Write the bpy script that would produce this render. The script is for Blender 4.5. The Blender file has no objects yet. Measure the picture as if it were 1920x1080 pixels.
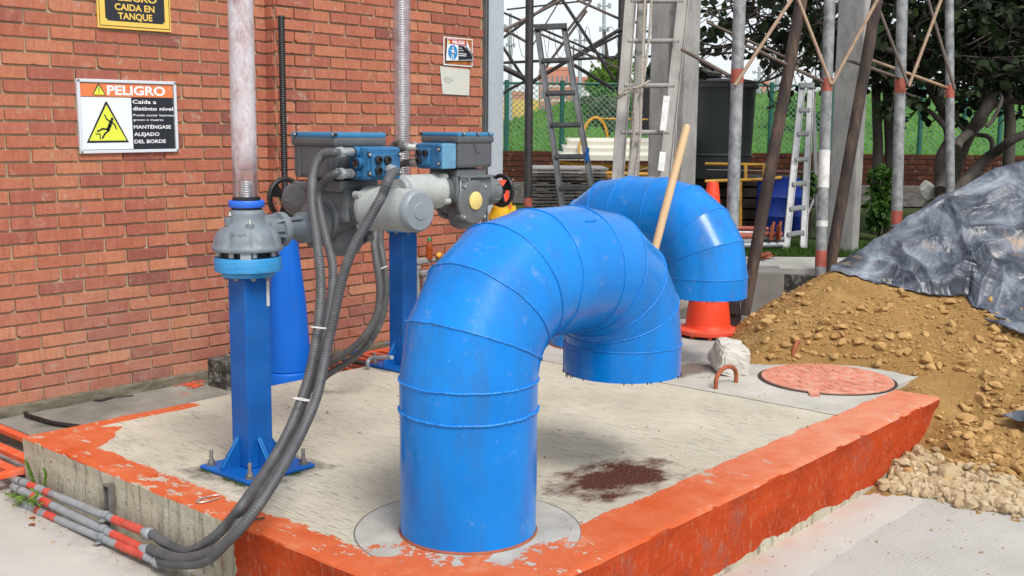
import bpy, bmesh, math, random
import numpy as np
from mathutils import Vector, Matrix, noise
random.seed(7); RND = random.Random(11)
PI = math.pi
# ------------------------------------------------------------------ camera
F_PX = 2056.07; YAW = .717602; PITCH = .144128; ROLL = .0090175
CAM = Vector((0, 0, 1.32))
fw = Vector((math.cos(YAW)*math.cos(PITCH), math.sin(YAW)*math.cos(PITCH), -math.sin(PITCH)))
_r = Vector((math.sin(YAW), -math.cos(YAW), 0)); _u = _r.cross(fw)
rt = _r*math.cos(ROLL) + _u*math.sin(ROLL); up = -_r*math.sin(ROLL) + _u*math.cos(ROLL)
scn = bpy.context.scene
COL = scn.collection
cd = bpy.data.cameras.new('camera'); cam = bpy.data.objects.new('camera', cd); COL.objects.link(cam)
M3 = Matrix((rt, up, -fw)).transposed().to_4x4(); M3.translation = CAM
cam.matrix_world = M3
cd.sensor_width = 36; cd.lens = F_PX/1920*36; cd.clip_end = 2000; cd.clip_start = .05
cd.dof.use_dof = True; cd.dof.focus_distance = 4.3; cd.dof.aperture_fstop = 13
scn.camera = cam
scn.render.resolution_x = 1024; scn.render.resolution_y = 576
# ------------------------------------------------------------------ light
SUN_EL = math.radians(52); SUN_AZ = math.radians(-112)      # azimuth of the sun measured from +X towards +Y
w = bpy.data.worlds.new('World'); scn.world = w; w.use_nodes = True
nt = w.node_tree; bg = nt.nodes['Background']
sky = nt.nodes.new('ShaderNodeTexSky'); sky.sky_type = 'NISHITA'; sky.sun_disc = False
sky.sun_elevation = SUN_EL; sky.sun_rotation = PI/2 - SUN_AZ; sky.air_density = 1; sky.dust_density = 4; sky.altitude = 2600
hs = nt.nodes.new('ShaderNodeHueSaturation'); hs.inputs['Saturation'].default_value = .22; hs.inputs['Value'].default_value = 1.0
nt.links.new(sky.outputs[0], hs.inputs['Color'])
# overcast sky: the zenith is about three times as bright as the horizon (CIE overcast distribution)
wt = nt.nodes.new('ShaderNodeTexCoord'); wz = nt.nodes.new('ShaderNodeSeparateXYZ'); nt.links.new(wt.outputs['Generated'], wz.inputs[0])
wr = nt.nodes.new('ShaderNodeMapRange'); wr.inputs[1].default_value = 0; wr.inputs[2].default_value = 1; wr.inputs[3].default_value = .50; wr.inputs[4].default_value = 1.75; nt.links.new(wz.outputs[2], wr.inputs[0])
vm = nt.nodes.new('ShaderNodeVectorMath'); vm.operation = 'SCALE'; nt.links.new(hs.outputs[0], vm.inputs[0]); nt.links.new(wr.outputs[0], vm.inputs['Scale']); nt.links.new(vm.outputs[0], bg.inputs[0])
bg.inputs[1].default_value = .15
ld = bpy.data.lights.new('sun', 'SUN'); ld.energy = 1.9; ld.angle = math.radians(20); ld.color = (1, .96, .9)
sun = bpy.data.objects.new('sun', ld); COL.objects.link(sun)
sd = Vector((math.cos(SUN_EL)*math.cos(SUN_AZ), math.cos(SUN_EL)*math.sin(SUN_AZ), math.sin(SUN_EL)))
sun.rotation_euler = sd.to_track_quat('Z', 'Y').to_euler(); sun.location = sd*20
scn.view_settings.view_transform = 'Standard'; scn.view_settings.look = 'None'
scn.view_settings.exposure = .72; scn.view_settings.gamma = 1

# ------------------------------------------------------------------ helpers
def ray(px, py): return (fw*F_PX + rt*(px-960) - up*(py-540)).normalized()
def P(px, py, x=None, y=None, z=None, d=None):
    """measured point of the survey: where the sight line meets a plane of the place"""
    v = ray(px, py)
    if x is not None: t = (x-CAM.x)/v.x
    elif y is not None: t = (y-CAM.y)/v.y
    elif z is not None: t = (z-CAM.z)/v.z
    else: t = d/v.dot(fw)
    return CAM + v*t
def V(*a): return Vector(a)
def hexc(r, g, b):
    f = lambda c: (c/255/12.92 if c/255 <= .04045 else ((c/255+.055)/1.055)**2.4)
    return (f(r), f(g), f(b), 1)

class MB:
    """collects shapes into one mesh; coordinates are world coordinates"""
    def __init__(s): s.v = []; s.f = []; s.sm = []; s.col = []; s.c = (1, 1, 1, 1); s.mi = []; s.m = 0
    def add(s, vs, fs, smooth=False):
        o = len(s.v); s.v += [tuple(p) for p in vs]
        for f in fs: s.f.append(tuple(i+o for i in f)); s.sm.append(smooth); s.col.append(s.c); s.mi.append(s.m)
    def box(s, c, size, rot=None, bev=0.0):
        hx, hy, hz = size[0]/2, size[1]/2, size[2]/2; R = rot if rot is not None else Matrix.Identity(3); c = Vector(c)
        b = min(bev, hx*.9, hy*.9, hz*.9)
        if b <= 0:
            vs = [c+R@Vector((x*hx, y*hy, z*hz)) for x in (-1, 1) for y in (-1, 1) for z in (-1, 1)]
            s.add(vs, [(0, 1, 3, 2), (4, 6, 7, 5), (0, 4, 5, 1), (2, 3, 7, 6), (0, 2, 6, 4), (1, 5, 7, 3)]); return
        bm = bmesh.new(); bmesh.ops.create_cube(bm, size=1)
        for v in bm.verts: v.co = Vector((v.co.x*2*hx, v.co.y*2*hy, v.co.z*2*hz))
        bmesh.ops.bevel(bm, geom=bm.edges[:], offset=b, segments=2, profile=.6, affect='EDGES')
        bm.verts.index_update()
        s.add([c+R@v.co for v in bm.verts], [[v.index for v in f.verts] for f in bm.faces], False); bm.free()
    def tube(s, pts, r, n=10, caps=True, smooth=True):
        pts = [Vector(p) for p in pts]; rs = r if isinstance(r, (list, tuple)) else [r]*len(pts)
        t0 = (pts[1]-pts[0]).normalized(); a = Vector((0, 0, 1)) if abs(t0.z) < .9 else Vector((1, 0, 0))
        u = t0.cross(a).normalized(); vs = []; L = len(pts)
        for i, p in enumerate(pts):
            t = (pts[min(i+1, L-1)]-pts[max(i-1, 0)])
            if t.length < 1e-9: t = t0
            t.normalize(); u = (u - t*u.dot(t)).normalized(); w_ = t.cross(u)
            for k in range(n):
                an = 2*PI*k/n; vs.append(p+(u*math.cos(an)+w_*math.sin(an))*rs[i])
        fs = [(i*n+k, i*n+(k+1) % n, (i+1)*n+(k+1) % n, (i+1)*n+k) for i in range(L-1) for k in range(n)]
        s.add(vs, fs, smooth)
        if caps:
            s.add([vs[k] for k in range(n)], [tuple(range(n-1, -1, -1))]); s.add([vs[(L-1)*n+k] for k in range(n)], [tuple(range(n))])
    def cyl(s, p0, p1, r0, r1=None, n=24, caps=True): s.tube([p0, p1], [r0, r0 if r1 is None else r1], n, caps)
    def lathe(s, prof, origin, axis=(0, 0, 1), n=40, smooth=True, caps=True):
        """prof: (radius, height) list along axis"""
        o = Vector(origin); ax = Vector(axis).normalized(); a = Vector((0, 0, 1)) if abs(ax.z) < .9 else Vector((1, 0, 0))
        u = ax.cross(a).normalized(); w_ = ax.cross(u); vs = []
        if smooth and len(prof) > 2:      # crisp edges: start a new smooth strip wherever the profile turns sharply
            for k in range(1, len(prof)-1):
                d0 = (prof[k][0]-prof[k-1][0], prof[k][1]-prof[k-1][1]); d1 = (prof[k+1][0]-prof[k][0], prof[k+1][1]-prof[k][1]); l0, l1 = math.hypot(*d0), math.hypot(*d1)
                if l0 > 1e-6 and l1 > 1e-6 and (d0[0]*d1[0]+d0[1]*d1[1])/(l0*l1) < .80:
                    s.lathe(prof[:k+1], origin, axis, n, True, False); s.lathe(prof[k:], origin, axis, n, True, False)
                    if caps:
                        for r, h in (prof[0], prof[-1]):
                            ring = [o+ax*h+(u*math.cos(2*PI*j/n)+w_*math.sin(2*PI*j/n))*r for j in range(n)]; s.add(ring, [tuple(range(n)) if (h, r) == (prof[-1][1], prof[-1][0]) else tuple(range(n-1, -1, -1))])
                    return
        for r, h in prof:
            for k in range(n): an = 2*PI*k/n; vs.append(o+ax*h+(u*math.cos(an)+w_*math.sin(an))*r)
        fs = [(i*n+k, i*n+(k+1) % n, (i+1)*n+(k+1) % n, (i+1)*n+k) for i in range(len(prof)-1) for k in range(n)]
        s.add(vs, fs, smooth)
        if caps:
            s.add(vs[:n], [tuple(range(n-1, -1, -1))]); s.add(vs[-n:], [tuple(range(n))])
    def prism(s, poly, vec, smooth=False):
        """poly: list of 3D points, extruded by vec"""
        poly = [Vector(p) for p in poly]; n = len(poly); vec = Vector(vec)
        s.add(poly+[p+vec for p in poly], [tuple(range(n-1, -1, -1)), tuple(range(n, 2*n))]+[(k, (k+1) % n, n+(k+1) % n, n+k) for k in range(n)], smooth)
    def build(s, name, mats, parent=None, loc=None, bevel=0):
        loc = Vector(parent.location) if parent is not None else (Vector(loc) if loc is not None else Vector((0, 0, 0)))
        if parent is not None and parent.parent is not None: loc = Vector(parent['origin'])
        elif parent is not None and 'origin' in parent.keys(): loc = Vector(parent['origin'])
        me = bpy.data.meshes.new(name)
        me.from_pydata([(p[0]-loc.x, p[1]-loc.y, p[2]-loc.z) for p in s.v], [], s.f); 
        me.polygons.foreach_set('use_smooth', s.sm); me.polygons.foreach_set('material_index', s.mi)
        if any(c != (1, 1, 1, 1) for c in s.col):
            ca = me.color_attributes.new('tone', 'FLOAT_COLOR', 'CORNER'); arr = []
            for f, c in zip(s.f, s.col): arr += list(c)*len(f)
            ca.data.foreach_set('color', arr)
        me.update()
        o = bpy.data.objects.new(name, me); COL.objects.link(o)
        for m in (mats if isinstance(mats, (list, tuple)) else [mats]): me.materials.append(m)
        if parent is not None: o.parent = parent
        else: o.location = loc
        ORIG[o.name] = loc
        if bevel:
            b = o.modifiers.new('bevel', 'BEVEL'); b.width = bevel; b.segments = 2; b.limit_method = 'ANGLE'
        return o
ORIG = {}
def sub(mb, name, mats, parent, bevel=0):
    """sub-part: child of a part whose mesh origin is known"""
    loc = ORIG[parent.name]
    o = mb.build(name, mats, None, loc, bevel); o.location = (0, 0, 0); o.parent = parent
    return o
def tag(o, label=None, cat=None, group=None, kind=None):
    if label: o['label'] = label
    if cat: o['category'] = cat
    if group: o['group'] = group
    if kind: o['kind'] = kind
    return o
def thing(name, label, cat, loc, group=None):
    o = bpy.data.objects.new(name, None); COL.objects.link(o); o.location = Vector(loc); o.empty_display_size = .1
    return tag(o, label, cat, group)
def kids(o): return [c for c in list(COL.objects) if c.parent == o]
def dup(root, loc, rotz=0, label=None):
    def cp(o, par):
        c = o.copy(); COL.objects.link(c)
        if par is not None: c.parent = par
        for k in kids(o): cp(k, c)
        return c
    r = cp(root, None); r.location = Vector(loc); r.rotation_euler = (0, 0, rotz)
    if label: r['label'] = label
    return r
def spline(pts, step=.01, closed=False):
    pts = [Vector(p) for p in pts]; q = [pts[0]*2-pts[1]]+pts+[pts[-1]*2-pts[-2]]; out = []
    for i in range(1, len(q)-2):
        a, b, c, d = q[i-1:i+3]; n = max(2, int((c-b).length/step))
        for k in range(n):
            t = k/n; out.append(.5*((2*b)+(c-a)*t+(2*a-5*b+4*c-d)*t*t+(3*b-a-3*c+d)*t**3))
    out.append(pts[-1]); return out
def nz(x, y=0, z=0): return noise.noise(Vector((x, y, z)))
def fbm(x, y, z=0, o=4):
    return noise.fractal(Vector((x, y, z)), 1.0, 2.0, o)

# ------------------------------------------------------------------ materials
class NT:
    def __init__(s, name):
        s.m = bpy.data.materials.new(name); s.m.use_nodes = True; s.t = s.m.node_tree; s.b = s.t.nodes['Principled BSDF']
        s.out = s.t.nodes['Material Output']
        s.tc = s.n('ShaderNodeTexCoord'); s.geo = s.n('ShaderNodeNewGeometry')
    def n(s, typ, **k):
        nd = s.t.nodes.new(typ)
        for a, b in k.items(): setattr(nd, a, b)
        return nd
    def l(s, a, b): s.t.links.new(a, b)
    def pos(s, scale=(1, 1, 1), rot=(0, 0, 0)):
        mp = s.n('ShaderNodeMapping'); mp.inputs['Scale'].default_value = scale; mp.inputs['Rotation'].default_value = rot
        s.l(s.tc.outputs['Object'], mp.inputs['Vector']); return mp.outputs[0]
    def noise(s, scale, detail=5, vec=None, rough=.55, dist=0):
        nd = s.n('ShaderNodeTexNoise'); nd.inputs['Scale'].default_value = scale; nd.inputs['Detail'].default_value = detail
        nd.inputs['Roughness'].default_value = rough; nd.inputs['Distortion'].default_value = dist
        s.l(vec if vec is not None else s.tc.outputs['Object'], nd.inputs['Vector']); return nd.outputs['Fac']
    def ramp(s, fac, stops, interp='LINEAR'):
        nd = s.n('ShaderNodeValToRGB'); nd.color_ramp.interpolation = interp; e = nd.color_ramp.elements
        while len(e) < len(stops): e.new(.5)
        for i, (p, c) in enumerate(stops):
            e[i].position = p; e[i].color = c if isinstance(c, tuple) else (c, c, c, 1)
        s.l(fac, nd.inputs[0]); return nd.outputs[0]
    def mix(s, fac, a, b, mode='MIX'):
        nd = s.n('ShaderNodeMix', data_type='RGBA', blend_type=mode)
        for i, v in ((0, fac), (6, a), (7, b)):
            if hasattr(v, 'links') or isinstance(v, bpy.types.NodeSocket): s.l(v, nd.inputs[i])
            else: nd.inputs[i].default_value = v
        return nd.outputs[2]
    def math(s, op, a, b=None, c=None, clamp=False):
        nd = s.n('ShaderNodeMath', operation=op, use_clamp=clamp)
        for i, v in enumerate((a, b, c)):
            if v is None: continue
            if isinstance(v, bpy.types.NodeSocket): s.l(v, nd.inputs[i])
            else: nd.inputs[i].default_value = v
        return nd.outputs[0]
    def sep(s, vec):
        nd = s.n('ShaderNodeSeparateXYZ'); s.l(vec, nd.inputs[0]); return nd.outputs
    def bump(s, h, strength=.3, dist=.01, prev=None):
        nd = s.n('ShaderNodeBump'); nd.inputs['Strength'].default_value = strength; nd.inputs['Distance'].default_value = dist
        s.l(h, nd.inputs['Height'])
        if prev is not None: s.l(prev, nd.inputs['Normal'])
        return nd.outputs[0]
    def set(s, base=None, rough=None, metal=None, normal=None, spec=None, coat=None, coat_r=None):
        I = s.b.inputs
        for key, v in (('Base Color', base), ('Roughness', rough), ('Metallic', metal), ('Normal', normal), ('Specular IOR Level', spec), ('Coat Weight', coat), ('Coat Roughness', coat_r)):
            if v is None: continue
            if isinstance(v, bpy.types.NodeSocket): s.l(v, I[key])
            else: I[key].default_value = v
        return s.m
def cl(c, k): return (c[0]*k, c[1]*k, c[2]*k, 1)
def plain(name, col, rough=.5, metal=0, var=.2, scale=12, bump=.15, bdist=.002, spec=None, dirt=None, dirt_amt=.5, dscale=6, stretch=(1, 1, 1), coat=None):
    """painted or raw surface with uneven tone, fine bump, and patches of dirt"""
    m = NT(name); v = m.pos(stretch); f = m.noise(scale, 6, v)
    c = m.ramp(f, [(.3, cl(col, 1-var)), (.7, cl(col, 1+var))])
    if dirt is not None:
        g = m.noise(dscale, 8, v, .7); k = m.ramp(g, [(.5, 0.), (.5+.22, dirt_amt)]); c = m.mix(k, c, dirt)
    r = m.ramp(m.noise(scale*2, 3, v), [(.3, max(rough-.08, .03)), (.7, min(rough+.1, 1))])
    return m.set(c, r, metal, m.bump(m.noise(scale*4, 5, v), bump, bdist), spec, coat)
M = {}
# blue gloss enamel of the pipes: brushed on, with runs, specks of white and dust
m = NT('blue_enamel')
v = m.pos(); big = m.noise(3, 4); fine = m.noise(60, 3, m.pos((1, 1, .12)))
c = m.ramp(big, [(.3, (.002, .16, .53, 1)), (.7, (.004, .215, .66, 1))])
sp = m.n('ShaderNodeTexVoronoi'); sp.inputs['Scale'].default_value = 36; m.l(v, sp.inputs['Vector'])
spk = m.ramp(sp.outputs['Distance'], [(.035, 1.), (.06, 0.)]); pk = m.ramp(m.noise(5, 3), [(.52, 0.), (.62, 1.)])
spk = m.math('MULTIPLY', spk, pk); c = m.mix(m.math('MULTIPLY', spk, .95), c, (.5, .6, .7, 1))
st = m.ramp(m.noise(9, 7, m.pos((1, 1, .22)), .75), [(.50, 0.), (.72, .65)]); c = m.mix(st, c, (.03, .12, .3, 1))
dz = m.ramp(m.noise(13, 9, None, .8), [(.58, 0.), (.72, .55)]); c = m.mix(dz, c, (.25, .3, .38, 1))
nb = m.bump(m.noise(2.2, 2), .5, .012); nb = m.bump(fine, .16, .003, nb)
M['pipe'] = m.set(c, m.ramp(m.noise(14, 5), [(.3, .2), (.7, .32)]), 0, nb, .26, .12, .08)
M['seam'] = plain('blue_weld_paint', (.008, .20, .62), .35, 0, .2, 40, .4, .002)
M['blue_post'] = plain('blue_post_paint', (.006, .10, .37), .42, 0, .2, 6, .2, .002, .25, (.05, .12, .22, 1), .35, 9)
M['blue_deep'] = plain('blue_shroud_paint', (.004, .12, .56), .42, 0, .12, 4, .15, .002, .25, (.02, .09, .3, 1), .4, 14, (1, 1, .3))
M['blue_light'] = plain('light_blue_flange_paint', (.03, .26, .55), .5, 0, .2, 18, .3, .002, None, (.12, .28, .4, 1), .5, 20, (1, 1, 6))
M['blue_ring'] = plain('royal_blue_ring', (.02, .13, .62), .45, 0, .1, 20)
M['blue_box'] = plain('blue_cast_housing', (.018, .125, .27), .5, 0, .15, 20, .3, .001, None, (.12, .22, .32, 1), .35, 10)
M['blue_lid'] = plain('blue_lid_paint', (.03, .19, .36), .42, 0, .1, 8, .2, .001)
M['blue_faded'] = plain('faded_blue_cover', (.12, .30, .45), .55, 0, .15, 12)
M['grey_box'] = plain('dark_grey_housing', (.085, .09, .098), .5, 0, .1, 14, .35, .001, None, (.14, .15, .16, 1), .3, 5)
M['grey_body'] = plain('grey_actuator_casting', (.115, .125, .13), .5, 0, .12, 14, .4, .001, None, (.2, .22, .23, 1), .4, 7)
M['grey_motor'] = plain('dusty_motor_shell', (.36, .385, .365), .62, 0, .14, 8, .3, .001, None, (.2, .2, .17, 1), .55, 9)
M['grey_cap'] = plain('motor_cap_paint', (.24, .27, .285), .45, 0, .08, 8)
M['grey_gear'] = plain('gearbox_grey_paint', (.17, .20, .225), .5, 0, .15, 12, .5, .002, None, (.1, .11, .12, 1), .45, 11)
M['yellow_cap'] = plain('cream_yellow_disc', (.72, .56, .2), .45, 0, .08, 12)
M['black'] = plain('black_plastic', (.012, .012, .013), .42, 0, .2, 20)
M['rubber_hose'] = plain('grey_black_conduit_hose', (.07, .072, .075), .5, 0, .2, 10, .2, .001, None, (.17, .17, .165, 1), .5, 16)
M['steel'] = plain('zinc_plated_steel', (.62, .61, .58), .35, .8, .2, 30)
M['dull_steel'] = plain('weathered_bolt_steel', (.22, .21, .2), .55, .6, .25, 30, .4, .001, None, (.2, .09, .04, 1), .4, 20)
M['galv'] = plain('galvanised_conduit', (.33, .36, .38), .5, .35, .2, 16, .3, .001, None, (.2, .2, .2, 1), .5, 8)
M['galv_pole'] = plain('weathered_galvanised_pole', (.23, .24, .245), .6, .1, .45, 14, .5, .002, None, (.06, .063, .065, 1), .9, 17)
M['dark_pole'] = plain('dark_rusty_pole', (.035, .032, .032), .6, .3, .35, 12, .5, .002, None, (.09, .06, .05, 1), .5, 10)
M['red_band'] = plain('faded_red_band', (.33, .07, .045), .6, 0, .25, 14, .3, .001, None, (.3, .2, .19, 1), .5, 12)
M['cond_red'] = plain('red_conduit_paint', (.5, .06, .035), .55, 0, .2, 18, .3, .001, None, (.42, .2, .17, 1), .45, 26)
M['white_paint'] = plain('worn_white_paint', (.6, .6, .57), .6, 0, .15, 14, .3, .001, None, (.25, .26, .26, 1), .7, 22)
M['tan_rust'] = plain('tan_primer_brace', (.36, .25, .17), .65, .1, .35, 14, .5, .002, None, (.16, .085, .05, 1), .8, 14)
M['brown_brace'] = plain('brown_rusty_brace', (.12, .09, .075), .65, .2, .4, 14, .5, .002, None, (.22, .18, .15, 1), .5, 12)
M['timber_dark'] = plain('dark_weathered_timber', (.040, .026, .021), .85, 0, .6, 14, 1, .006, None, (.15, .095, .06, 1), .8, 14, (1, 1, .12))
M['timber_grey'] = plain('grey_weathered_timber', (.3, .285, .26), .8, 0, .25, 10, .8, .003, None, (.14, .13, .12, 1), .7, 9, (1, 1, .2))
M['alu'] = plain('dull_aluminium', (.2, .2, .205), .5, .5, .25, 9, .4, .001, None, (.1, .1, .1, 1), .6, 9, (1, 1, .3))
M['alu_dark'] = plain('dark_ladder_metal', (.075, .078, .082), .5, .4, .35, 7, .5, .002, None, (.04, .036, .034, 1), .7, 9)
M['alu_white'] = plain('pale_ladder_metal', (.4, .41, .41), .5, .2, .25, 9, .4, .001, None, (.15, .15, .15, 1), .6, 9)
M['handle_wood'] = plain('smooth_pale_pole_wood', (.58, .4, .22), .55, 0, .15, 10, .3, .001, None, (.4, .26, .14, 1), .4, 7, (1, 1, .2))
M['conc_col'] = plain('precast_concrete', (.30, .295, .28), .88, 0, .25, 5, .8, .005, None, (.11, .105, .095, 1), .7, 8, (1, 1, .5))
M['conc_block'] = plain('grey_concrete_block', (.19, .18, .165), .9, 0, .2, 6, .6, .004, None, (.1, .095, .085, 1), .5, 9)
M['conc_moss'] = plain('mossy_black_concrete', (.05, .048, .038), .95, 0, .5, 14, 1, .008, None, (.4, .4, .38, 1), .9, 22)
M['steel_paint'] = plain('pale_blue_grey_column_paint', (.4, .45, .49), .5, 0, .05, 4, .2, .001, None, (.25, .27, .28, 1), .5, 40)
M['rail_grey'] = plain('grey_metal_profile', (.17, .18, .18), .5, .5, .15, 8)
M['cone'] = plain('fluorescent_orange_cone', (.83, .062, .016), .48, 0, .06, 6, .2, .002, None, (.6, .1, .05, 1), .3, 9)
M['cone_base'] = plain('cone_foot_orange', (.75, .07, .03), .55, 0, .1, 8, .3, .002, None, (.5, .2, .12, 1), .6, 14)
M['white_band'] = plain('reflective_white_band', (.75, .75, .74), .4, 0, .05, 8)
M['rust_bar'] = plain('rusty_rebar_hoop', (.32, .085, .035), .75, .1, .25, 20, .8, .002, None, (.16, .05, .03, 1), .6, 22)
M['stone_white'] = plain('broken_white_concrete', (.52, .49, .43), .9, 0, .14, 9, .8, .006, None, (.3, .29, .27, 1), .6, 9)
M['tank'] = plain('dark_tank_plastic', (.028, .035, .035), .5, 0, .15, 3)
M['tank_rim'] = plain('grey_tank_rim', (.07, .075, .078), .5, 0, .15, 3)
M['drum'] = plain('cobalt_drum_plastic', (.006, .035, .28), .45, 0, .15, 4, .2, .002)
M['yellow_pipe'] = plain('yellow_painted_pipe', (.58, .3, .03), .5, 0, .2, 14, .3, .001, None, (.2, .1, .03, 1), .5, 12)
M['sheet'] = plain('cream_roof_sheet', (.62, .6, .5), .5, 0, .07, 3)
M['board'] = plain('dirty_formwork_board', (.12, .11, .1), .85, 0, .5, 9, .9, .006, None, (.02, .02, .02, 1), .8, 14, (1, 1, 3))
M['board_top'] = plain('pale_board_face', (.38, .36, .34), .8, 0, .2, 7)
M['grate'] = plain('orange_grating_steel', (.66, .1, .032), .6, 0, .12, 14, .3, .001, None, (.6, .27, .2, 1), .6, 9)
M['cond_old'] = plain('old_lead_grey_conduit', (.27, .28, .275), .6, .2, .2, 14, .4, .001, None, (.16, .15, .14, 1), .5, 16)
M['bag'] = plain('white_sack', (.5, .49, .45), .8, 0, .15, 6, .8, .01)
M['rope'] = plain('grey_rope_fibre', (.33, .3, .25), .9, 0, .3, 60, 1, .003)
M['wire'] = plain('steel_wire', (.12, .125, .13), .5, .4, .2, 20)
M['green_wire'] = plain('green_coated_wire', (.11, .26, .17), .5, 0, .2, 9)
M['green_post'] = plain('green_fence_post', (.012, .1, .075), .5, 0, .2, 9)
M['bark'] = plain('grey_brown_bark', (.055, .045, .037), .9, 0, .4, 10, 1, .01, None, (.16, .14, .115, 1), .5, 8, (1, 1, .3))
M['hatch_ring'] = plain('dark_gap_dirt_and_shade', (.03, .028, .025), .95)  # also darkens the garden wall's joints for shade
M['zip'] = plain('white_cable_tie', (.62, .62, .6), .5, 0, .05)
M['jute'] = plain('machine_black_metal', (.03, .03, .03), .6, .2, .4, 10)
def flat(name, col, rough=.45): return plain(name, col, rough, 0, .03, 4, .05, .0005)
M['s_white'] = flat('sign_white', (.72, .77, .8)); M['s_black'] = flat('sign_black', (.012, .015, .022)); M['s_orange'] = flat('sign_orange', (.72, .19, .06))
M['s_yellow'] = flat('sign_yellow', (.68, .74, .06)); M['s_amber'] = flat('sign_amber', (.76, .50, .09)); M['s_blue'] = flat('sign_blue', (.02, .22, .5))
M['s_frame'] = flat('sign_frame_aluminium', (.6, .64, .68), .35); M['s_text'] = flat('sign_lettering_white', (.8, .8, .8))
M['s_red'] = flat('sign_red', (.45, .045, .03)); M['s_faint'] = flat('faint_print', (.3, .3, .28)); M['s_paleorange'] = flat('pale_orange_mark', (.8, .35, .2))
M['s_rust'] = plain('rusted_sign_plate', (.3, .09, .015), .7, 0, .6, 16, .4, .001)
M['s_brown'] = flat('sign_dark_brown', (.05, .025, .015)); M['paper'] = plain('weathered_paper_sheet', (.55, .56, .5), .8, 0, .08, 9, .3, .002, None, (.45, .38, .24, 1), .4, 9)
M['tape'] = plain('yellow_caution_tape', (.75, .45, .02), .45, 0, .15, 30); M['tape_red'] = flat('tape_red_print', (.6, .09, .02))

# brick: tone per brick in the "tone" attribute, kiln streaks, lime bloom
def brick_mat(name, k=1.0, bloom=True):
    m = NT(name); at = m.n('ShaderNodeAttribute'); at.attribute_name = 'tone'
    t = m.sep(at.outputs['Color'])
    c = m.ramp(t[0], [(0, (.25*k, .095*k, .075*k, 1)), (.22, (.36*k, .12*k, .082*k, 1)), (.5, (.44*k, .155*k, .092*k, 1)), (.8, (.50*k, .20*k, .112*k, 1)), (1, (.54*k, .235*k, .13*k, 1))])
    s1 = m.noise(20, 5, m.pos((3, 3, .35)), .7); c = m.mix(m.ramp(s1, [(.42, 0.), (.68, .35)]), c, (.2*k, .05*k, .04*k, 1))
    s2 = m.noise(13, 6, m.pos((2.4, 2.4, .5)), .65); c = m.mix(m.ramp(s2, [(.5, 0.), (.75, .5)]), c, (.46*k, .2*k, .14*k, 1))
    s3 = m.noise(2.2, 4, m.pos((2, 2, 2))); s3b = m.noise(17, 8, None, .8)
    chip = m.math('MULTIPLY', m.ramp(s3, [(.48, 0.), (.58, 1.)]), m.ramp(s3b, [(.565, 0.), (.61, .8)]))
    c = m.mix(chip, c, (.42, .33, .25, 1))
    s4 = m.n('ShaderNodeTexVoronoi'); s4.inputs['Scale'].default_value = 55; m.l(m.pos(), s4.inputs['Vector'])
    spk = m.math('MULTIPLY', m.ramp(s4.outputs['Distance'], [(.1, 1.), (.17, 0.)]), m.ramp(m.noise(4, 2), [(.5, 0.), (.6, .8)]))
    c = m.mix(spk, c, (.5, .4, .33, 1))
    pt = m.n('ShaderNodeTexVoronoi'); pt.inputs['Scale'].default_value = 80; m.l(m.pos(), pt.inputs['Vector'])
    pz = m.sep(m.tc.outputs['Object'])[2]
    pit = m.math('MULTIPLY', m.ramp(pt.outputs['Distance'], [(.14, 1.), (.2, 0.)]), m.ramp(m.noise(6, 2), [(.55, 0.), (.62, .8)]))
    c = m.mix(pit, c, (.06, .03, .025, 1))
    if bloom:   # lime bloom low on the wall
        lowm = m.ramp(pz, [(.0, 1.), (.62, 0.)])
        bl = m.math('MULTIPLY', lowm, m.ramp(m.noise(2.1, 4), [(.4, .2), (.68, .95)]))
        bl = m.math('MULTIPLY', bl, m.ramp(m.noise(15, 5, m.pos((1, 1, 3))), [(.3, .3), (.7, .8)]))
        c = m.mix(bl, c, (.42, .27, .21, 1))
    hb = m.noise(55, 6, m.pos((1, 1, 1.4)), .7)
    c = m.mix(m.ramp(m.noise(26, 7, None, .75), [(.35, .45), (.55, 0.)]), c, m.mix(.5, c, (.2*k, .06*k, .05*k, 1))); return m.set(c, .9, 0, m.bump(hb, .7, .004, m.bump(s1, .35, .005)), .08)
M['brick'] = brick_mat('fired_brick'); M['brick_b'] = brick_mat('weathered_pier_brick', 1.0)
M['brick_far'] = brick_mat('shaded_garden_brick', .18, False)  # brick colour cut down to hold the tree shade on the garden wall
m = NT('sand_mortar'); c = m.ramp(m.noise(9, 6), [(.3, (.33, .25, .155, 1)), (.7, (.45, .35, .235, 1))])
M['mortar'] = m.set(c, .95, 0, m.bump(m.noise(90, 5), .8, .003), .2)
m = NT('damp_plinth'); c = m.ramp(m.noise(7, 8, m.pos((1, 1, 3)), .7), [(.3, (.06, .058, .035, 1)), (.5, (.16, .14, .1, 1)), (.75, (.27, .24, .18, 1))])
M['plinth'] = m.set(c, .95, 0, m.bump(m.noise(40, 6), .8, .006), .2)

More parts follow.
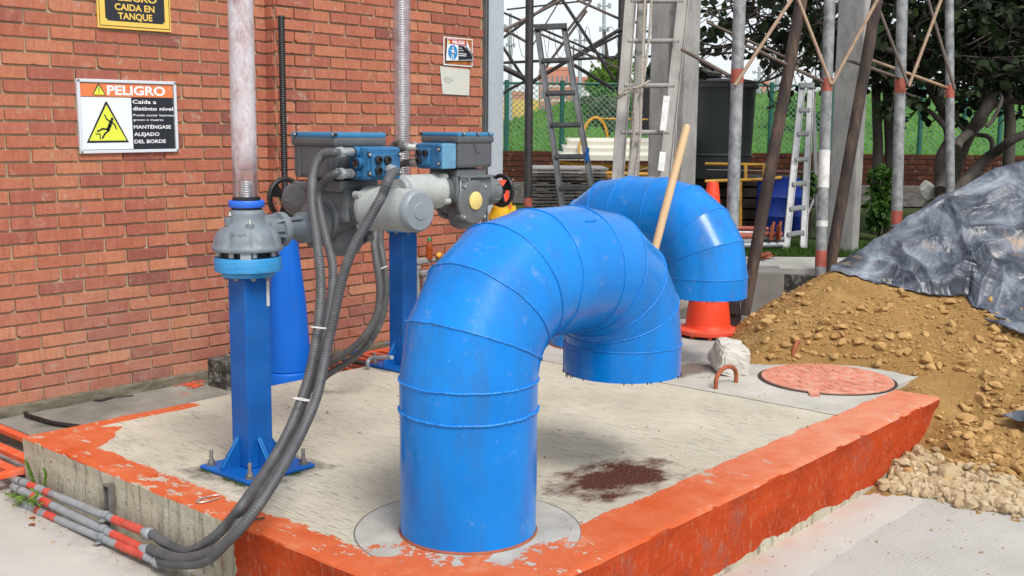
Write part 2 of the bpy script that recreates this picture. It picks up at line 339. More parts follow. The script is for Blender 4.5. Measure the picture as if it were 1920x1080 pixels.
# slab: broom-finished cream concrete, worn orange safety paint round the rim
def slab_mat():
    m = NT('painted_broomed_slab'); X, Y, Z = m.sep(m.tc.outputs['Object'])[0:3]
    N = m.sep(m.geo.outputs['True Normal'])
    g = m.math
    # broomed concrete
    grain = m.noise(9, 9, m.pos((12, .95, 1), (0, 0, .04)), .85); fine = m.noise(160, 2, m.pos((1, .05, 1)))
    c = m.ramp(m.noise(1.7, 5), [(.3, (.46, .415, .325, 1)), (.7, (.60, .55, .44, 1))])
    k = m.ramp(grain, [(.40, .85), (.49, 0.)]); k = g('MULTIPLY', k, m.ramp(m.noise(2.6, 5), [(.33, .35), (.58, 1.)])); c = m.mix(k, c, (.14, .13, .115, 1))
    c = m.mix(m.ramp(m.noise(3.1, 7, m.pos((1.6, .8, 1)), .7), [(.55, 0.), (.75, .5)]), c, (.25, .235, .205, 1))
    dots = m.n('ShaderNodeTexVoronoi'); dots.inputs['Scale'].default_value = 30; m.l(m.pos(), dots.inputs['Vector'])
    bd = g('MULTIPLY', m.ramp(dots.outputs['Distance'], [(.1, 1.), (.2, 0.)]), m.ramp(m.noise(3, 2), [(.6, 0.), (.66, .7)])); c = m.mix(bd, c, (.12, .2, .38, 1))
    # smoother cast panel round the manhole (x > 4.8)
    pan = m.ramp(m.noise(4, 6), [(.3, (.40, .38, .33, 1)), (.7, (.55, .52, .46, 1))]); isp = g('MULTIPLY', g('GREATER_THAN', X, 4.8), g('GREATER_THAN', Y, 2.14))
    c = m.mix(isp, c, pan)
    # cement collar round the near pipe
    dx = g('SUBTRACT', X, 2.545); dy = g('SUBTRACT', Y, 2.405); rr = g('SQRT', g('ADD', g('MULTIPLY', dx, dx), g('MULTIPLY', dy, dy)))
    frontside = g('ADD', g('ADD', dx, dy), g('MULTIPLY', g('SUBTRACT', m.noise(6, 8, None, .7), .5), .9)); col = g('LESS_THAN', rr, .375); cc = m.ramp(m.noise(7, 7), [(.3, (.36, .34, .30, 1)), (.7, (.52, .5, .45, 1))]); c = m.mix(col, c, cc)
    ring = g('MULTIPLY', g('LESS_THAN', g('ABSOLUTE', g('SUBTRACT', rr, .376)), .003), .8); c = m.mix(ring, c, (.1, .095, .09, 1))
    # spilled red-brown grit
    ex = g('DIVIDE', g('SUBTRACT', X, 3.33), .36); ey = g('DIVIDE', g('SUBTRACT', Y, 2.36), .2); er = g('SQRT', g('ADD', g('MULTIPLY', ex, ex), g('MULTIPLY', ey, ey)))
    er = g('ADD', er, g('MULTIPLY', g('SUBTRACT', m.noise(7, 8, m.pos((.9, 1.2, 1)), .7), .5), 2.2))
    spill = m.ramp(er, [(.55, 1.), (1.15, .0)]); grit = m.noise(260, 2); spill = g('MULTIPLY', spill, m.ramp(m.noise(170, 3, None, .7), [(.34, .6), (.46, 1.)])); c = m.mix(spill, c, (.075, .019, .012, 1))
    ex = g('DIVIDE', g('SUBTRACT', X, 5.15), .3); ey = g('DIVIDE', g('SUBTRACT', Y, 3.2), .16); e2 = g('SQRT', g('ADD', g('MULTIPLY', ex, ex), g('MULTIPLY', ey, ey)))
    e2 = g('ADD', e2, g('MULTIPLY', g('SUBTRACT', m.noise(9, 8), .5), 2)); c = m.mix(g('MULTIPLY', m.ramp(e2, [(.5, .9), (1, .0)]), m.ramp(grit, [(.42, .5), (.55, 1.)])), c, (.09, .035, .03, 1))
    # damp dirt round the anchor plate and the pipe foot
    px = g('DIVIDE', g('SUBTRACT', X, 2.465), .235); py = g('DIVIDE', g('SUBTRACT', Y, 3.46), .235)
    pr = g('ADD', g('MAXIMUM', g('ABSOLUTE', px), g('ABSOLUTE', py)), g('MULTIPLY', g('SUBTRACT', m.noise(14, 8, None, .7), .5), 1.4)); c = m.mix(m.ramp(pr, [(.7, .75), (1.05, 0.)]), c, (.13, .12, .10, 1))
    # orange paint masks
    warp = g('MULTIPLY', g('SUBTRACT', m.noise(5.5, 8, None, .68), .5), .16); warp2 = g('MULTIPLY', g('SUBTRACT', m.noise(34, 6, m.pos((2.2, .7, 1)), .7), .5), .07)
    wsum = g('ADD', warp, warp2)
    left = g('LESS_THAN', g('ADD', X, wsum), 2.055+.135)
    right = g('LESS_THAN', g('ADD', Y, g('MULTIPLY', wsum, .45)), 1.92+.235)
    back = g('MULTIPLY', g('GREATER_THAN', g('ADD', Y, g('MULTIPLY', wsum, .3)), 4.57-.10), g('LESS_THAN', g('ADD', X, warp), 2.86))
    blob = g('LESS_THAN', g('ADD', g('ADD', g('ABSOLUTE', g('SUBTRACT', X, 2.15)), g('ABSOLUTE', g('SUBTRACT', Y, 4.4))), g('MULTIPLY', wsum, .8)), .27)
    msk = g('MAXIMUM', g('MAXIMUM', left, right), g('MAXIMUM', back, blob))
    wear = m.noise(15, 9, m.pos((1.6, .55, 1), (0, 0, .25)), .72); wz = m.noise(1.3, 3)
    worn = m.ramp(g('ADD', g('ADD', wear, g('MULTIPLY', g('SUBTRACT', wz, .5), .4)), g('MULTIPLY', g('MULTIPLY', g('GREATER_THAN', X, 2.75), g('LESS_THAN', Y, 2.6)), -.07)), [(.565, 1.), (.60, 0.)])
    incol = g('LESS_THAN', frontside, -.20)      # paint flaked off the collar
    msk = g('MULTIPLY', msk, g('MAXIMUM', worn, g('GREATER_THAN', Z, 5))); flake = m.ramp(g('ADD', m.noise(8, 9, m.pos((1, 1, 1)), .72), g('MULTIPLY', rr, .45)), [(.60, 0.), (.62, 1.)]); msk = g('MAXIMUM', g('MULTIPLY', msk, g('GREATER_THAN', rr, .47)), g('MULTIPLY', g('MULTIPLY', g('MULTIPLY', g('LESS_THAN', rr, .475), g('MAXIMUM', incol, g('MULTIPLY', msk, g('GREATER_THAN', rr, .375)))), flake), 1.))
    oc = m.ramp(m.noise(4, 7, None, .7), [(.32, (.54, .085, .022, 1)), (.55, (.60, .14, .055, 1)), (.70, (.62, .26, .15, 1))])

    far = g('MULTIPLY', m.ramp(g('DIVIDE', X, 8.), [(.4, 0.), (.56, .8)]), m.ramp(m.noise(8, 6), [(.3, .5), (.6, 1.)])); oc = m.mix(far, oc, (.62, .27, .17, 1))
    top = m.mix(msk, c, oc)
    # joint grooves
    jl = g('MULTIPLY', g('LESS_THAN', g('ABSOLUTE', g('SUBTRACT', g('ADD', X, g('MULTIPLY', m.noise(6, 4), .02)), 4.8)), .006), g('GREATER_THAN', Y, 2.14)); top = m.mix(g('MULTIPLY', jl, .85), top, (.05, .045, .04, 1))
    # ---- side faces
    st = m.noise(4, 8, m.pos((5, 5, .9)), .72); sc = m.ramp(m.noise(5, 6), [(.3, (.42, .38, .28, 1)), (.7, (.56, .52, .41, 1))])
    sc = m.mix(m.ramp(st, [(.5, 0.), (.68, .9)]), sc, (.11, .105, .085, 1)); sc = m.mix(m.ramp(m.noise(40, 4), [(.66, 0.), (.7, .8)]), sc, (.05, .045, .04, 1))
    drip = m.noise(16, 5, m.pos((1, 1, .06)), .8); sc = m.mix(m.ramp(drip, [(.60, 0.), (.68, .5)]), sc, (.42, .12, .05, 1))
    so = m.ramp(m.noise(3.5, 7, m.pos((1, 1, 1.5)), .7), [(.3, (.30, .038, .012, 1)), (.6, (.47, .060, .014, 1)), (.8, (.46, .10, .038, 1))])
    so = m.mix(m.ramp(m.noise(2.4, 7, m.pos((1, 1, .8)), .75), [(.53, 0.), (.68, .7)]), so, (.17, .11, .09, 1))
    so = m.mix(m.ramp(m.noise(50, 5, m.pos((1, 1, .4)), .7), [(.55, 0.), (.68, .6)]), so, (.45, .2, .12, 1))
    zl = g('ADD', Z, g('MULTIPLY', g('SUBTRACT', m.noise(6, 6), .5), .09))
    facel = g('LESS_THAN', N[0], -.5)
    sidem_l = g('MAXIMUM', g('LESS_THAN', g('ADD', Y, g('MULTIPLY', g('SUBTRACT', m.noise(8, 6), .5), .12)), 3.03), g('GREATER_THAN', g('ADD', g('ADD', Z, g('MULTIPLY', g('SUBTRACT', m.noise(9, 7, None, .7), .5), .035)), g('MULTIPLY', g('SUBTRACT', m.noise(1.8, 2, m.pos((1, 1, .01))), .55), .10)), -.004))
    botr = g('ADD', -.262, g('MULTIPLY', m.ramp(m.noise(1.6, 2, m.pos((1, 1, 0))), [(.45, 0.), (.6, 1.)]), .03)); sidem_r = g('GREATER_THAN', zl, botr)
    sidem = g('ADD', g('MULTIPLY', facel, sidem_l), g('MULTIPLY', g('SUBTRACT', 1, facel), sidem_r), None, True)
    side = m.mix(sidem, sc, so)
    istop = g('GREATER_THAN', N[2], .5); base = m.mix(istop, side, top)
    bf = m.mix(g('MAXIMUM', isp, g('LESS_THAN', N[2], .5)), m.mix(.5, grain, fine), m.noise(45, 7, None, .7)); bmp = m.bump(bf, .9, .010); bmp = m.bump(msk, .35, .0015, bmp)
    return m.set(base, .9, 0, bmp, .1)
M['slab'] = slab_mat()
# lower pavement: tined concrete, pale, sandy
m = NT('tined_pavement'); X, Y, Z = m.sep(m.tc.outputs['Object'])[0:3]
c = m.ramp(m.noise(1.2, 7, None, .6), [(.3, (.36, .345, .31, 1)), (.7, (.50, .48, .435, 1))])
wv = m.n('ShaderNodeTexWave'); wv.wave_type = 'BANDS'; wv.bands_direction = 'X'; wv.inputs['Scale'].default_value = 16; wv.inputs['Distortion'].default_value = 1.2; wv.inputs['Detail'].default_value = 3; wv.inputs['Detail Scale'].default_value = 1.5
m.l(m.pos(), wv.inputs['Vector']); tin = m.math('MULTIPLY', m.ramp(wv.outputs['Fac'], [(.1, 1.), (.45, 0.)]), m.math('MULTIPLY', m.ramp(Y, [(0, 1.), (1, 1.)]), m.math('LESS_THAN', m.math('ADD', Y, m.math('MULTIPLY', m.noise(3, 4), .1)), 1.74)))
c = m.mix(m.math('MULTIPLY', tin, m.ramp(m.noise(4, 6), [(.3, .35), (.6, .8)])), c, (.24, .23, .205, 1))
c = m.mix(m.ramp(m.noise(6, 8, None, .72), [(.58, 0.), (.75, .5)]), c, (.34, .31, .26, 1)); c = m.mix(m.ramp(m.noise(120, 3), [(.68, 0.), (.74, .5)]), c, (.15, .13, .1, 1))
nearr = m.math('MULTIPLY', m.ramp(m.math('SUBTRACT', 1.92, Y), [(0, 1.), (.16, 0.)]), m.math('LESS_THAN', Y, 1.93)); c = m.mix(m.math('MULTIPLY', nearr, m.ramp(m.noise(9, 6), [(.35, .1), (.7, .75)])), c, (.5, .3, .23, 1))
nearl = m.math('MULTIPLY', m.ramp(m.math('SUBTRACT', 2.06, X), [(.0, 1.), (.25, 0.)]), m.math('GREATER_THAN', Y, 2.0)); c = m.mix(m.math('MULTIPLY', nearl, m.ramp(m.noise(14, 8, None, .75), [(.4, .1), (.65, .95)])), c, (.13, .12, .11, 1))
M['pave'] = m.set(c, .9, 0, m.bump(m.noise(70, 6), .4, .003, m.bump(m.math('SUBTRACT', 1, tin), .3, .004)), .3)
m = NT('grey_yard_concrete'); c = m.ramp(m.noise(3.2, 8, None, .65), [(.3, (.13, .125, .105, 1)), (.55, (.25, .235, .2, 1)), (.75, (.36, .345, .3, 1))])
c = m.mix(m.ramp(m.noise(5, 6), [(.66, 0.), (.72, .7)]), c, (.45, .13, .07, 1)); M['yard'] = m.set(c, .92, 0, m.bump(m.noise(60, 6), .5, .004), .3)
m = NT('raised_pavement'); c = m.ramp(m.noise(4, 7, None, .65), [(.3, (.32, .31, .28, 1)), (.7, (.46, .45, .41, 1))]); M['kerb'] = m.set(c, .92, 0, m.bump(m.noise(60, 6), .4, .004), .3)
m = NT('dark_weedy_soil'); c = m.ramp(m.noise(6, 8, None, .7), [(.3, (.03, .03, .018, 1)), (.5, (.05, .075, .02, 1)), (.7, (.09, .085, .055, 1))]); M['soil'] = m.set(c, .98, 0, m.bump(m.noise(30, 6), 1, .03), .1)
m = NT('meadow_turf'); c = m.ramp(m.noise(1.1, 8, m.pos((1, 1, 1)), .7), [(.3, (.05, .13, .015, 1)), (.5, (.1, .235, .03, 1)), (.72, (.19, .34, .06, 1))])
c = m.mix(m.ramp(m.noise(14, 5, m.pos((1, 1, .25)), .8), [(.4, .55), (.65, 0.)]), c, (.04, .10, .015, 1)); M['turf'] = m.set(c, .95, 0, m.bump(m.noise(9, 8), .9, .12), .1)
m = NT('clay_soil'); c = m.ramp(m.noise(4, 8, None, .68), [(.3, (.30, .17, .058, 1)), (.55, (.43, .255, .092, 1)), (.78, (.53, .34, .145, 1))])
c = m.mix(m.ramp(m.noise(1.1, 3), [(.45, 0.), (.65, .5)]), c, (.40, .22, .075, 1)); bb = m.noise(95, 5, None, .7)
M['clay'] = m.set(c, .97, 0, m.bump(bb, 1, .012, m.bump(m.noise(26, 6, None, .65), 1, .03)), .15)
def stone_mat(name, a, b):
    m = NT(name); at = m.n('ShaderNodeAttribute'); at.attribute_name = 'tone'; t = m.sep(at.outputs['Color'])
    c = m.mix(t[0], a, b); c = m.mix(m.ramp(m.noise(18, 5), [(.4, 0.), (.7, .5)]), c, cl(b, 1.15)); return m.set(c, .95, 0, m.bump(m.noise(60, 5), .7, .004), .2)
M['clod'] = stone_mat('clay_clods', (.27, .15, .052, 1), (.46, .29, .12, 1)); M['gravel'] = stone_mat('dusty_river_stone', (.25, .15, .065, 1), (.45, .36, .23, 1))
m = NT('black_silage_sheet'); X, Y, Z = m.sep(m.tc.outputs['Object'])[0:3]
dust = m.noise(2.4, 10, None, .68, .9); c = m.ramp(dust, [(.40, (.022, .029, .042, 1)), (.50, (.085, .10, .13, 1)), (.66, (.27, .30, .345, 1))])
c = m.mix(m.ramp(m.noise(5, 8, None, .75), [(.6, 0.), (.72, .7)]), c, (.03, .035, .045, 1)); c = m.mix(m.math('MULTIPLY', m.ramp(m.noise(3, 8, None, .7), [(.56, 0.), (.64, .85)]), m.ramp(m.noise(1.2, 2), [(.48, 0.), (.55, 1.)])), c, (.36, .23, .13, 1))
M['tarp'] = m.set(c, m.ramp(dust, [(.42, .34), (.6, .62)]), 0, m.bump(m.math('ABSOLUTE', m.math('SUBTRACT', m.noise(2.6, 3, None, .5, 1.2), .5)), .8, .07, m.bump(m.math('ABSOLUTE', m.math('SUBTRACT', m.noise(6, 3, None, .5, 1.), .5)), .35, .025)), .5)
m = NT('manhole_cover_paint'); vv = m.n('ShaderNodeTexVoronoi'); vv.inputs['Scale'].default_value = 21; m.l(m.pos(), vv.inputs['Vector'])
c = m.ramp(m.noise(14, 6), [(.35, (.48, .16, .10, 1)), (.65, (.58, .30, .22, 1))]); M['hatch'] = m.set(c, .8, 0, m.bump(m.noise(60, 4), .4, .003), .3)
M['hatch_rib'] = plain('manhole_rib_paint', (.58, .20, .12), .7, 0, .15, 14)
# clear acrylic tube, dusty and pink-stained inside
def tube_mat(name, z0, z1, amt, fr):
    m = NT(name); Z = m.sep(m.tc.outputs['Object'])[2]
    tr = m.n('ShaderNodeBsdfTransparent'); tr.inputs[0].default_value = (.93, .93, .95, 1)
    df = m.n('ShaderNodeBsdfDiffuse'); gl = m.n('ShaderNodeBsdfGlossy'); gl.inputs['Roughness'].default_value = .12
    cc = m.ramp(m.noise(16, 8, m.pos((1, 1, .5)), .75), [(.48, (.82, .76, .78, 1)), (.62, (.6, .45, .44, 1)), (.7, (.35, .22, .2, 1))]); m.l(cc, df.inputs[0])
    k = m.ramp(m.math('ADD', m.math('DIVIDE', m.math('SUBTRACT', Z, z0), z1-z0), m.math('MULTIPLY', m.math('SUBTRACT', m.noise(9, 8, m.pos((1, 1, .5)), .7), .5), .6)), [(.0, amt*.12), (.35, amt)])
    k = m.math('ADD', k, m.math('MULTIPLY', m.ramp(m.noise(30, 6, None, .7), [(.55, 0.), (.65, 1.)]), .12), None, True)
    mx = m.n('ShaderNodeMixShader'); m.l(k, mx.inputs[0]); m.l(tr.outputs[0], mx.inputs[1]); m.l(df.outputs[0], mx.inputs[2])
    lw = m.n('ShaderNodeLayerWeight'); lw.inputs[0].default_value = .35; m2 = m.n('ShaderNodeMixShader'); m.l(m.math('MULTIPLY', lw.outputs['Fresnel'], fr, None, True), m2.inputs[0]); m.l(mx.outputs[0], m2.inputs[1]); m.l(gl.outputs[0], m2.inputs[2])
    m.l(m2.outputs[0], m.out.inputs[0]); return m.m
M['tube_a'] = tube_mat('dusty_clear_tube', .1, .42, .5, .5); M['tube_b'] = tube_mat('clean_clear_tube', 0, 1, .1, .3)
m = NT('amber_bottle'); m.b.inputs['Transmission Weight'].default_value = .6; M['amber'] = m.set((.55, .12, .02, 1), .12)
m = NT('clear_bottle'); m.b.inputs['Transmission Weight'].default_value = .8; M['clear'] = m.set((.8, .82, .8, 1), .1)
M['cap_green'] = flat('green_cap', (.0, .25, .08)); M['fruit'] = plain('ripe_orange_fruit', (.75, .33, .03), .5, 0, .2, 14, .2, .001, None, (.12, .06, .02, 1), .8, 9); M['cap_red'] = flat('red_cap', (.6, .01, .01))
def leaf_mat(name, a, b, tr=.3):
    m = NT(name); at = m.n('ShaderNodeAttribute'); at.attribute_name = 'tone'; t = m.sep(at.outputs['Color']); c = m.mix(t[0], a, b)
    m.set(c, .55, 0, None, .15); ts = m.n('ShaderNodeBsdfTranslucent'); m.l(c, ts.inputs[0]); mx = m.n('ShaderNodeMixShader'); mx.inputs[0].default_value = tr
    m.l(m.b.outputs[0], mx.inputs[1]); m.l(ts.outputs[0], mx.inputs[2]); m.l(mx.outputs[0], m.out.inputs[0]); return m.m
M['leaf_dark'] = leaf_mat('dark_glossy_leaf', (.008, .014, .007, 1), (.028, .05, .016, 1), .12); M['leaf_light'] = leaf_mat('fresh_green_leaf', (.1, .2, .03, 1), (.22, .36, .06, 1)); M['leaf_mid'] = leaf_mat('mid_green_leaf', (.03, .08, .015, 1), (.08, .17, .03, 1))
M['leaf_grey'] = leaf_mat('dry_grey_foliage', (.1, .1, .06, 1), (.25, .22, .17, 1))
def bld_mat(name, a, b):
    m = NT(name); c = m.ramp(m.noise(.25, 4), [(.35, a), (.65, b)]); return m.set(c, .9)
M['bld_red'] = bld_mat('distant_brick_render', (.42, .17, .11, 1), (.5, .24, .16, 1)); M['bld_white'] = bld_mat('distant_pale_render', (.5, .47, .44, 1), (.6, .57, .53, 1)); M['bld_glass'] = plain('distant_window_glass', (.14, .17, .2), .3)
M['bld_yellow'] = bld_mat('distant_yellow_wall', (.55, .36, .08, 1), (.62, .42, .12, 1))

# ------------------------------------------------------------------ the setting
def grid_mesh(mb, xs, ys, hf, smooth=True):
    vs = [(x, y, hf(x, y)) for y in ys for x in xs]; nx = len(xs)
    mb.add(vs, [(j*nx+i, j*nx+i+1, (j+1)*nx+i+1, (j+1)*nx+i) for j in range(len(ys)-1) for i in range(nx-1)], smooth)
def sm(a, b, x): t = max(0, min(1, (x-a)/(b-a))); return t*t*(3-2*t)
mb = MB()
xs = [-400, -60, -10, -2]+[-1+i*.1 for i in range(100)]+[10, 14, 30, 90, 600]; ys = [-400, -60, -10, -4]+[-2+i*.1 for i in range(76)]+[6, 12, 40, 150, 600]
grid_mesh(mb, xs, ys, lambda x, y: -.29+.055*sm(2.3, 3.3, y)*(1-sm(2.3, 3.2, x)))
tag(mb.build('pavement', M['pave']), kind='structure')
# the concrete slab, its rims slightly crumbled
mb = MB()
X0, X1, Y0, Y1 = 2.055, 5.49, 1.92, 4.57
xs = list(np.linspace(X0, X1, 230)); ys = list(np.linspace(Y0, Y1, 170))
def edge_j(s, k): return .004*fbm(s*7, k, 0, 4)+.006*max(0, nz(s*2.3, k+9)-.25)
def slab_top(x, y):
    e = min(x-X0, y-Y0, Y1-y); z = -.005*math.exp(-(e/.006)) if e < .03 else 0
    return z + .0012*fbm(x*3, y*3, 2, 3)
vs = []
for y in ys:
    for x in xs:
        xx, yy = x, y
        if x == xs[0]: xx += edge_j(y, 1)+.003
        if y == ys[0]: yy += edge_j(x, 2)+.003
        vs.append((xx, yy, slab_top(x, y)))
n = len(xs); mb.add(vs, [(j*n+i, j*n+i+1, (j+1)*n+i+1, (j+1)*n+i) for j in range(len(ys)-1) for i in range(n-1)], True)
def side(idx, nrm):
    rows = []
    for k, dz in enumerate((0, -.006, -.05, -.14, -.22, -.36)):
        row = []
        for i in idx:
            p = vs[i]; s_ = p[0]+p[1]; o = (.004 if k == 1 else 0.0)+.002*fbm(s_*5, dz*9, k, 3)
            row.append((p[0]+nrm[0]*o, p[1]+nrm[1]*o, p[2]+dz))
        rows.append(row)
    L = len(idx); mb.add([p for r_ in rows for p in r_], [(k*L+i, k*L+i+1, (k+1)*L+i+1, (k+1)*L+i) for k in range(len(rows)-1) for i in range(L-1)], False)
ny = len(ys)
side([i for i in range(n)], (0, -1)); side([j*n for j in range(ny)][::-1], (-1, 0)); side([(ny-1)*n+i for i in range(n)][::-1], (0, 1)); side([j*n+n-1 for j in range(ny)], (1, 0))
tag(mb.build('raised_slab', M['slab']), kind='structure')
mb = MB(); mb.box((5.1, 5.08, -.2), (5.56, 1.04, .1))     # yard floor between slab and wall, top -.15
tag(mb.build('yard_floor', M['yard']), kind='structure')
mb = MB(); mb.box((8.6, 8.7, -.16), (6.2, 13, .3)); tag(mb.build('apron', M['kerb']), kind='structure')      # x 5.5..11.7, y 2.2..15.2, top -.01
# raised pavement and weedy ground beyond it, square to the back wall
WL = P(945, 272, d=14.5); WR = P(1900, 295, d=14.5); WD = (WR-WL); WD.z = 0; WD.normalize(); WN = V(-WD.y, WD.x, 0)
if WN.dot(fw) < 0: WN = -WN
def bk(px, d, z): p = P(px, 500, d=d); p.z = z; return p
def slabpoly(name, mat, pts, zt, th):
    mb = MB(); mb.prism([(p.x, p.y, zt) for p in pts], (0, 0, -th)); return tag(mb.build(name, mat), kind='structure')
slabpoly('kerb_pavement', M['kerb'], [bk(1200, 8.0, 0), bk(2700, 8.0, 0), bk(2700, 8.75, 0), bk(1200, 8.75, 0)], .33, .5)
slabpoly('weedy_ground', M['soil'], [bk(500, 8.75, 0), bk(2700, 8.75, 0), bk(2700, 15.5, 0), bk(500, 15.5, 0)], .325, .6)
# grassy hill beyond the garden wall
mb = MB(); O = P(960, 300, d=15.2); O.z = 0
def hill(u, v):
    h = .55 + (1.0+.22*math.exp(-((u-1.3)/1.0)**2)+.45*sm(2, 5, u))*sm(.2, 5.5, v)*sm(-3.6, 1.0, u) + .10*fbm(u*.8, v*.8, 3, 4)+.05*fbm(u*4, v*4, 1, 3)
    return h
us = [-40, -20, -12]+[-8+i*.22 for i in range(110)]+[20, 30, 60]; vv_ = [i*.18 for i in range(36)]+[8, 12, 20, 40, 120, 400]
vs = []
for v_ in vv_:
    for u_ in us: p = O+WD*u_+WN*v_; vs.append((p.x, p.y, hill(max(min(u_, 14), -8), v_) if v_ < 7 else hill(max(min(u_, 14), -8), 6.3)-(v_-6.3)*.02))
n = len(us); mb.add(vs, [(j*n+i, j*n+i+1, (j+1)*n+i+1, (j+1)*n+i) for j in range(len(vv_)-1) for i in range(n-1)], True)
tag(mb.build('grass_hill', M['turf']), kind='structure')
# tufts of grass on the hill
mb = MB(); R2 = random.Random(5)
for k in range(16000):
    u_ = R2.uniform(-4, 11); v_ = R2.uniform(.1, 6); p = O+WD*u_+WN*v_; z = hill(u_, v_); h = R2.uniform(.04, .11); a = R2.uniform(0, PI); t = R2.random(); mb.c = (t, t, t, 1)
    d_ = V(math.cos(a), math.sin(a), 0)*.02; q = V(p.x, p.y, z-.01); l_ = V(R2.uniform(-.03, .03), R2.uniform(-.03, .03), h)
    mb.add([q-d_, q+d_, q+l_], [(0, 1, 2)])
tag(mb.build('meadow_grass', M['leaf_light']), 'bright green grass covering the hill behind the fence', 'grass', kind='stuff')

# ------------------------------------------------------------------ brick walls
def bricks(mb, org, ux, nrm, L, zs0, zs1, first, h=.0685, l=.25, proud=.0095, R=None, gap=.0115, sag=0, tonek=0):
    """courses of real bricks in front of a recessed mortar bed"""
    R = R or random.Random(3); ux = Vector(ux); nrm = Vector(nrm); org = Vector(org); c = 0; z = zs0
    while z < zs1-.01:
        off = first + (l/2 if c % 2 else 0); k = math.floor((0-off)/l)
        x = off+k*l
        while x < L:
            a = max(x+gap/2+R.uniform(-.002, .002), 0); b = min(x+l-gap/2+R.uniform(-.002, .002), L)
            if b-a > .02:
                t = min(1, max(0, R.gauss(.56, .20))) if R.random() > .035 else R.uniform(0, .2)
                t = min(1, max(0, t+tonek)); mb.c = (t, R.random(), 0, 1); mb.m = 0
                zb = z+gap/2+R.uniform(-.0012, .0012); zt = z+h-gap/2+R.uniform(-.0012, .0012); p = proud+R.uniform(-.0015, .0025)
                # outline with softened, sometimes broken corners
                cs = []; cr = [R.choice((.003, .004, .005, .006, .012, .02)) if R.random() < .35 else R.uniform(.002, .005) for _ in range(4)]
                cs += [(a, zb+cr[0]*.6), (a+cr[0], zb)]
                if R.random() < .3:
                    q = R.uniform(.2, .8); ww = R.uniform(.008, .02); dd = R.uniform(.002, .005)
                    cs += [(a+(b-a)*q-ww, zb), (a+(b-a)*q-ww*.3, zb+dd), (a+(b-a)*q+ww*.6, zb+dd*.7), (a+(b-a)*q+ww, zb)]
                cs += [(b-cr[1], zb), (b, zb+cr[1]*.6), (b, zt-cr[2]*.6), (b-cr[2], zt), (a+cr[3], zt), (a, zt-cr[3]*.6)]
                tilt = R.uniform(-.0012, .0012); tz = R.uniform(-.0015, .0015); cx = (a+b)/2; cz = (zb+zt)/2; bw = .0018
                fr = [org+ux*(cx+(u-cx)*(1-bw/(b-a)*2))+V(0, 0, cz+(w_-cz)*(1-bw/(zt-zb)*2))+nrm*(p+tilt*(u-cx)/(.12)+tz*(w_-cz)/.03) for u, w_ in cs]
                md = [org+ux*u+V(0, 0, w_)+nrm*(p-.0022) for u, w_ in cs]; bk_ = [org+ux*u+V(0, 0, w_)-nrm*.006 for u, w_ in cs]
                n = len(cs); o = fr+md+bk_
                mb.add(o, [tuple(range(n))]+[(k2, n+k2, n+(k2+1) % n, (k2+1) % n) for k2 in range(n)]+[(n+k2, 2*n+k2, 2*n+(k2+1) % n, n+(k2+1) % n) for k2 in range(n)])
            x += l
        z += h; c += 1
    mb.c = (.5, 0, 0, 1)
WY = 5.5; PY = 5.40
mb = MB(); bricks(mb, (.6, WY, 0), (1, 0, 0), (0, -1, 0), 4.048-.6, -.102, 2.75, (2.595-.6) % .25, R=random.Random(4))
mb.m = 1; mb.box((2.33, WY+.102, 1.3), (3.46, .2, 2.9))
wa = mb.build('brick_wall', [M['brick'], M['mortar']]); tag(wa, 'long red brick wall on the left carrying the PELIGRO signs', 'wall')
mb = MB(); mb.box((2.33, WY-.012, -.14), (3.46, .04, .09), bev=.01); p_ = mb.build('plinth', M['plinth'], wa)
mb = MB()
bricks(mb, (4.05, PY-.008, 0), (1, 0, 0), (0, -1, 0), .238, -.102, 2.75, .125, R=random.Random(5))
bricks(mb, (4.292, PY, 0), (1, 0, 0), (0, -1, 0), 5.84-4.292, -.102, 2.75, (5.201-4.292) % .25, R=random.Random(6), tonek=-.04)
bricks(mb, (4.05, PY+.098, 0), (0, -1, 0), (-1, 0, 0), .1, -.102, 2.75, .08, l=.25, R=random.Random(8), tonek=-.12)
mb.m = 1; mb.box((4.95, PY+.15, 1.3), (1.79, .294, 2.9))
wb = mb.build('brick_pier_wall', [M['brick'], M['mortar']]); tag(wb, 'projecting red brick wall behind the grey valve actuators, ending at the steel column', 'wall')
mb = MB(); mb.box((4.94, PY-.014, -.135), (1.8, .05, .075), bev=.01); mb.build('plinth', M['plinth'], wb)
# steel column at the end of the wall
t = thing('steel_column', 'pale blue grey steel column at the end of the brick wall', 'column', (5.97, 5.42, -.15))
mb = MB(); mb.box((5.985, 5.50, 1.35), (.175, .2, 3.1), bev=.004); mb.build('shaft', M['steel_paint'], t)
mb = MB(); mb.box((5.872, 5.425, 1.35), (.05, .07, 3.1)); mb.box((5.858, 5.385, 1.35), (.012, .02, 3.1)); mb.box((5.882, 5.385, 1.35), (.008, .016, 3.1)); mb.build('edge_profile', M['rail_grey'], t)

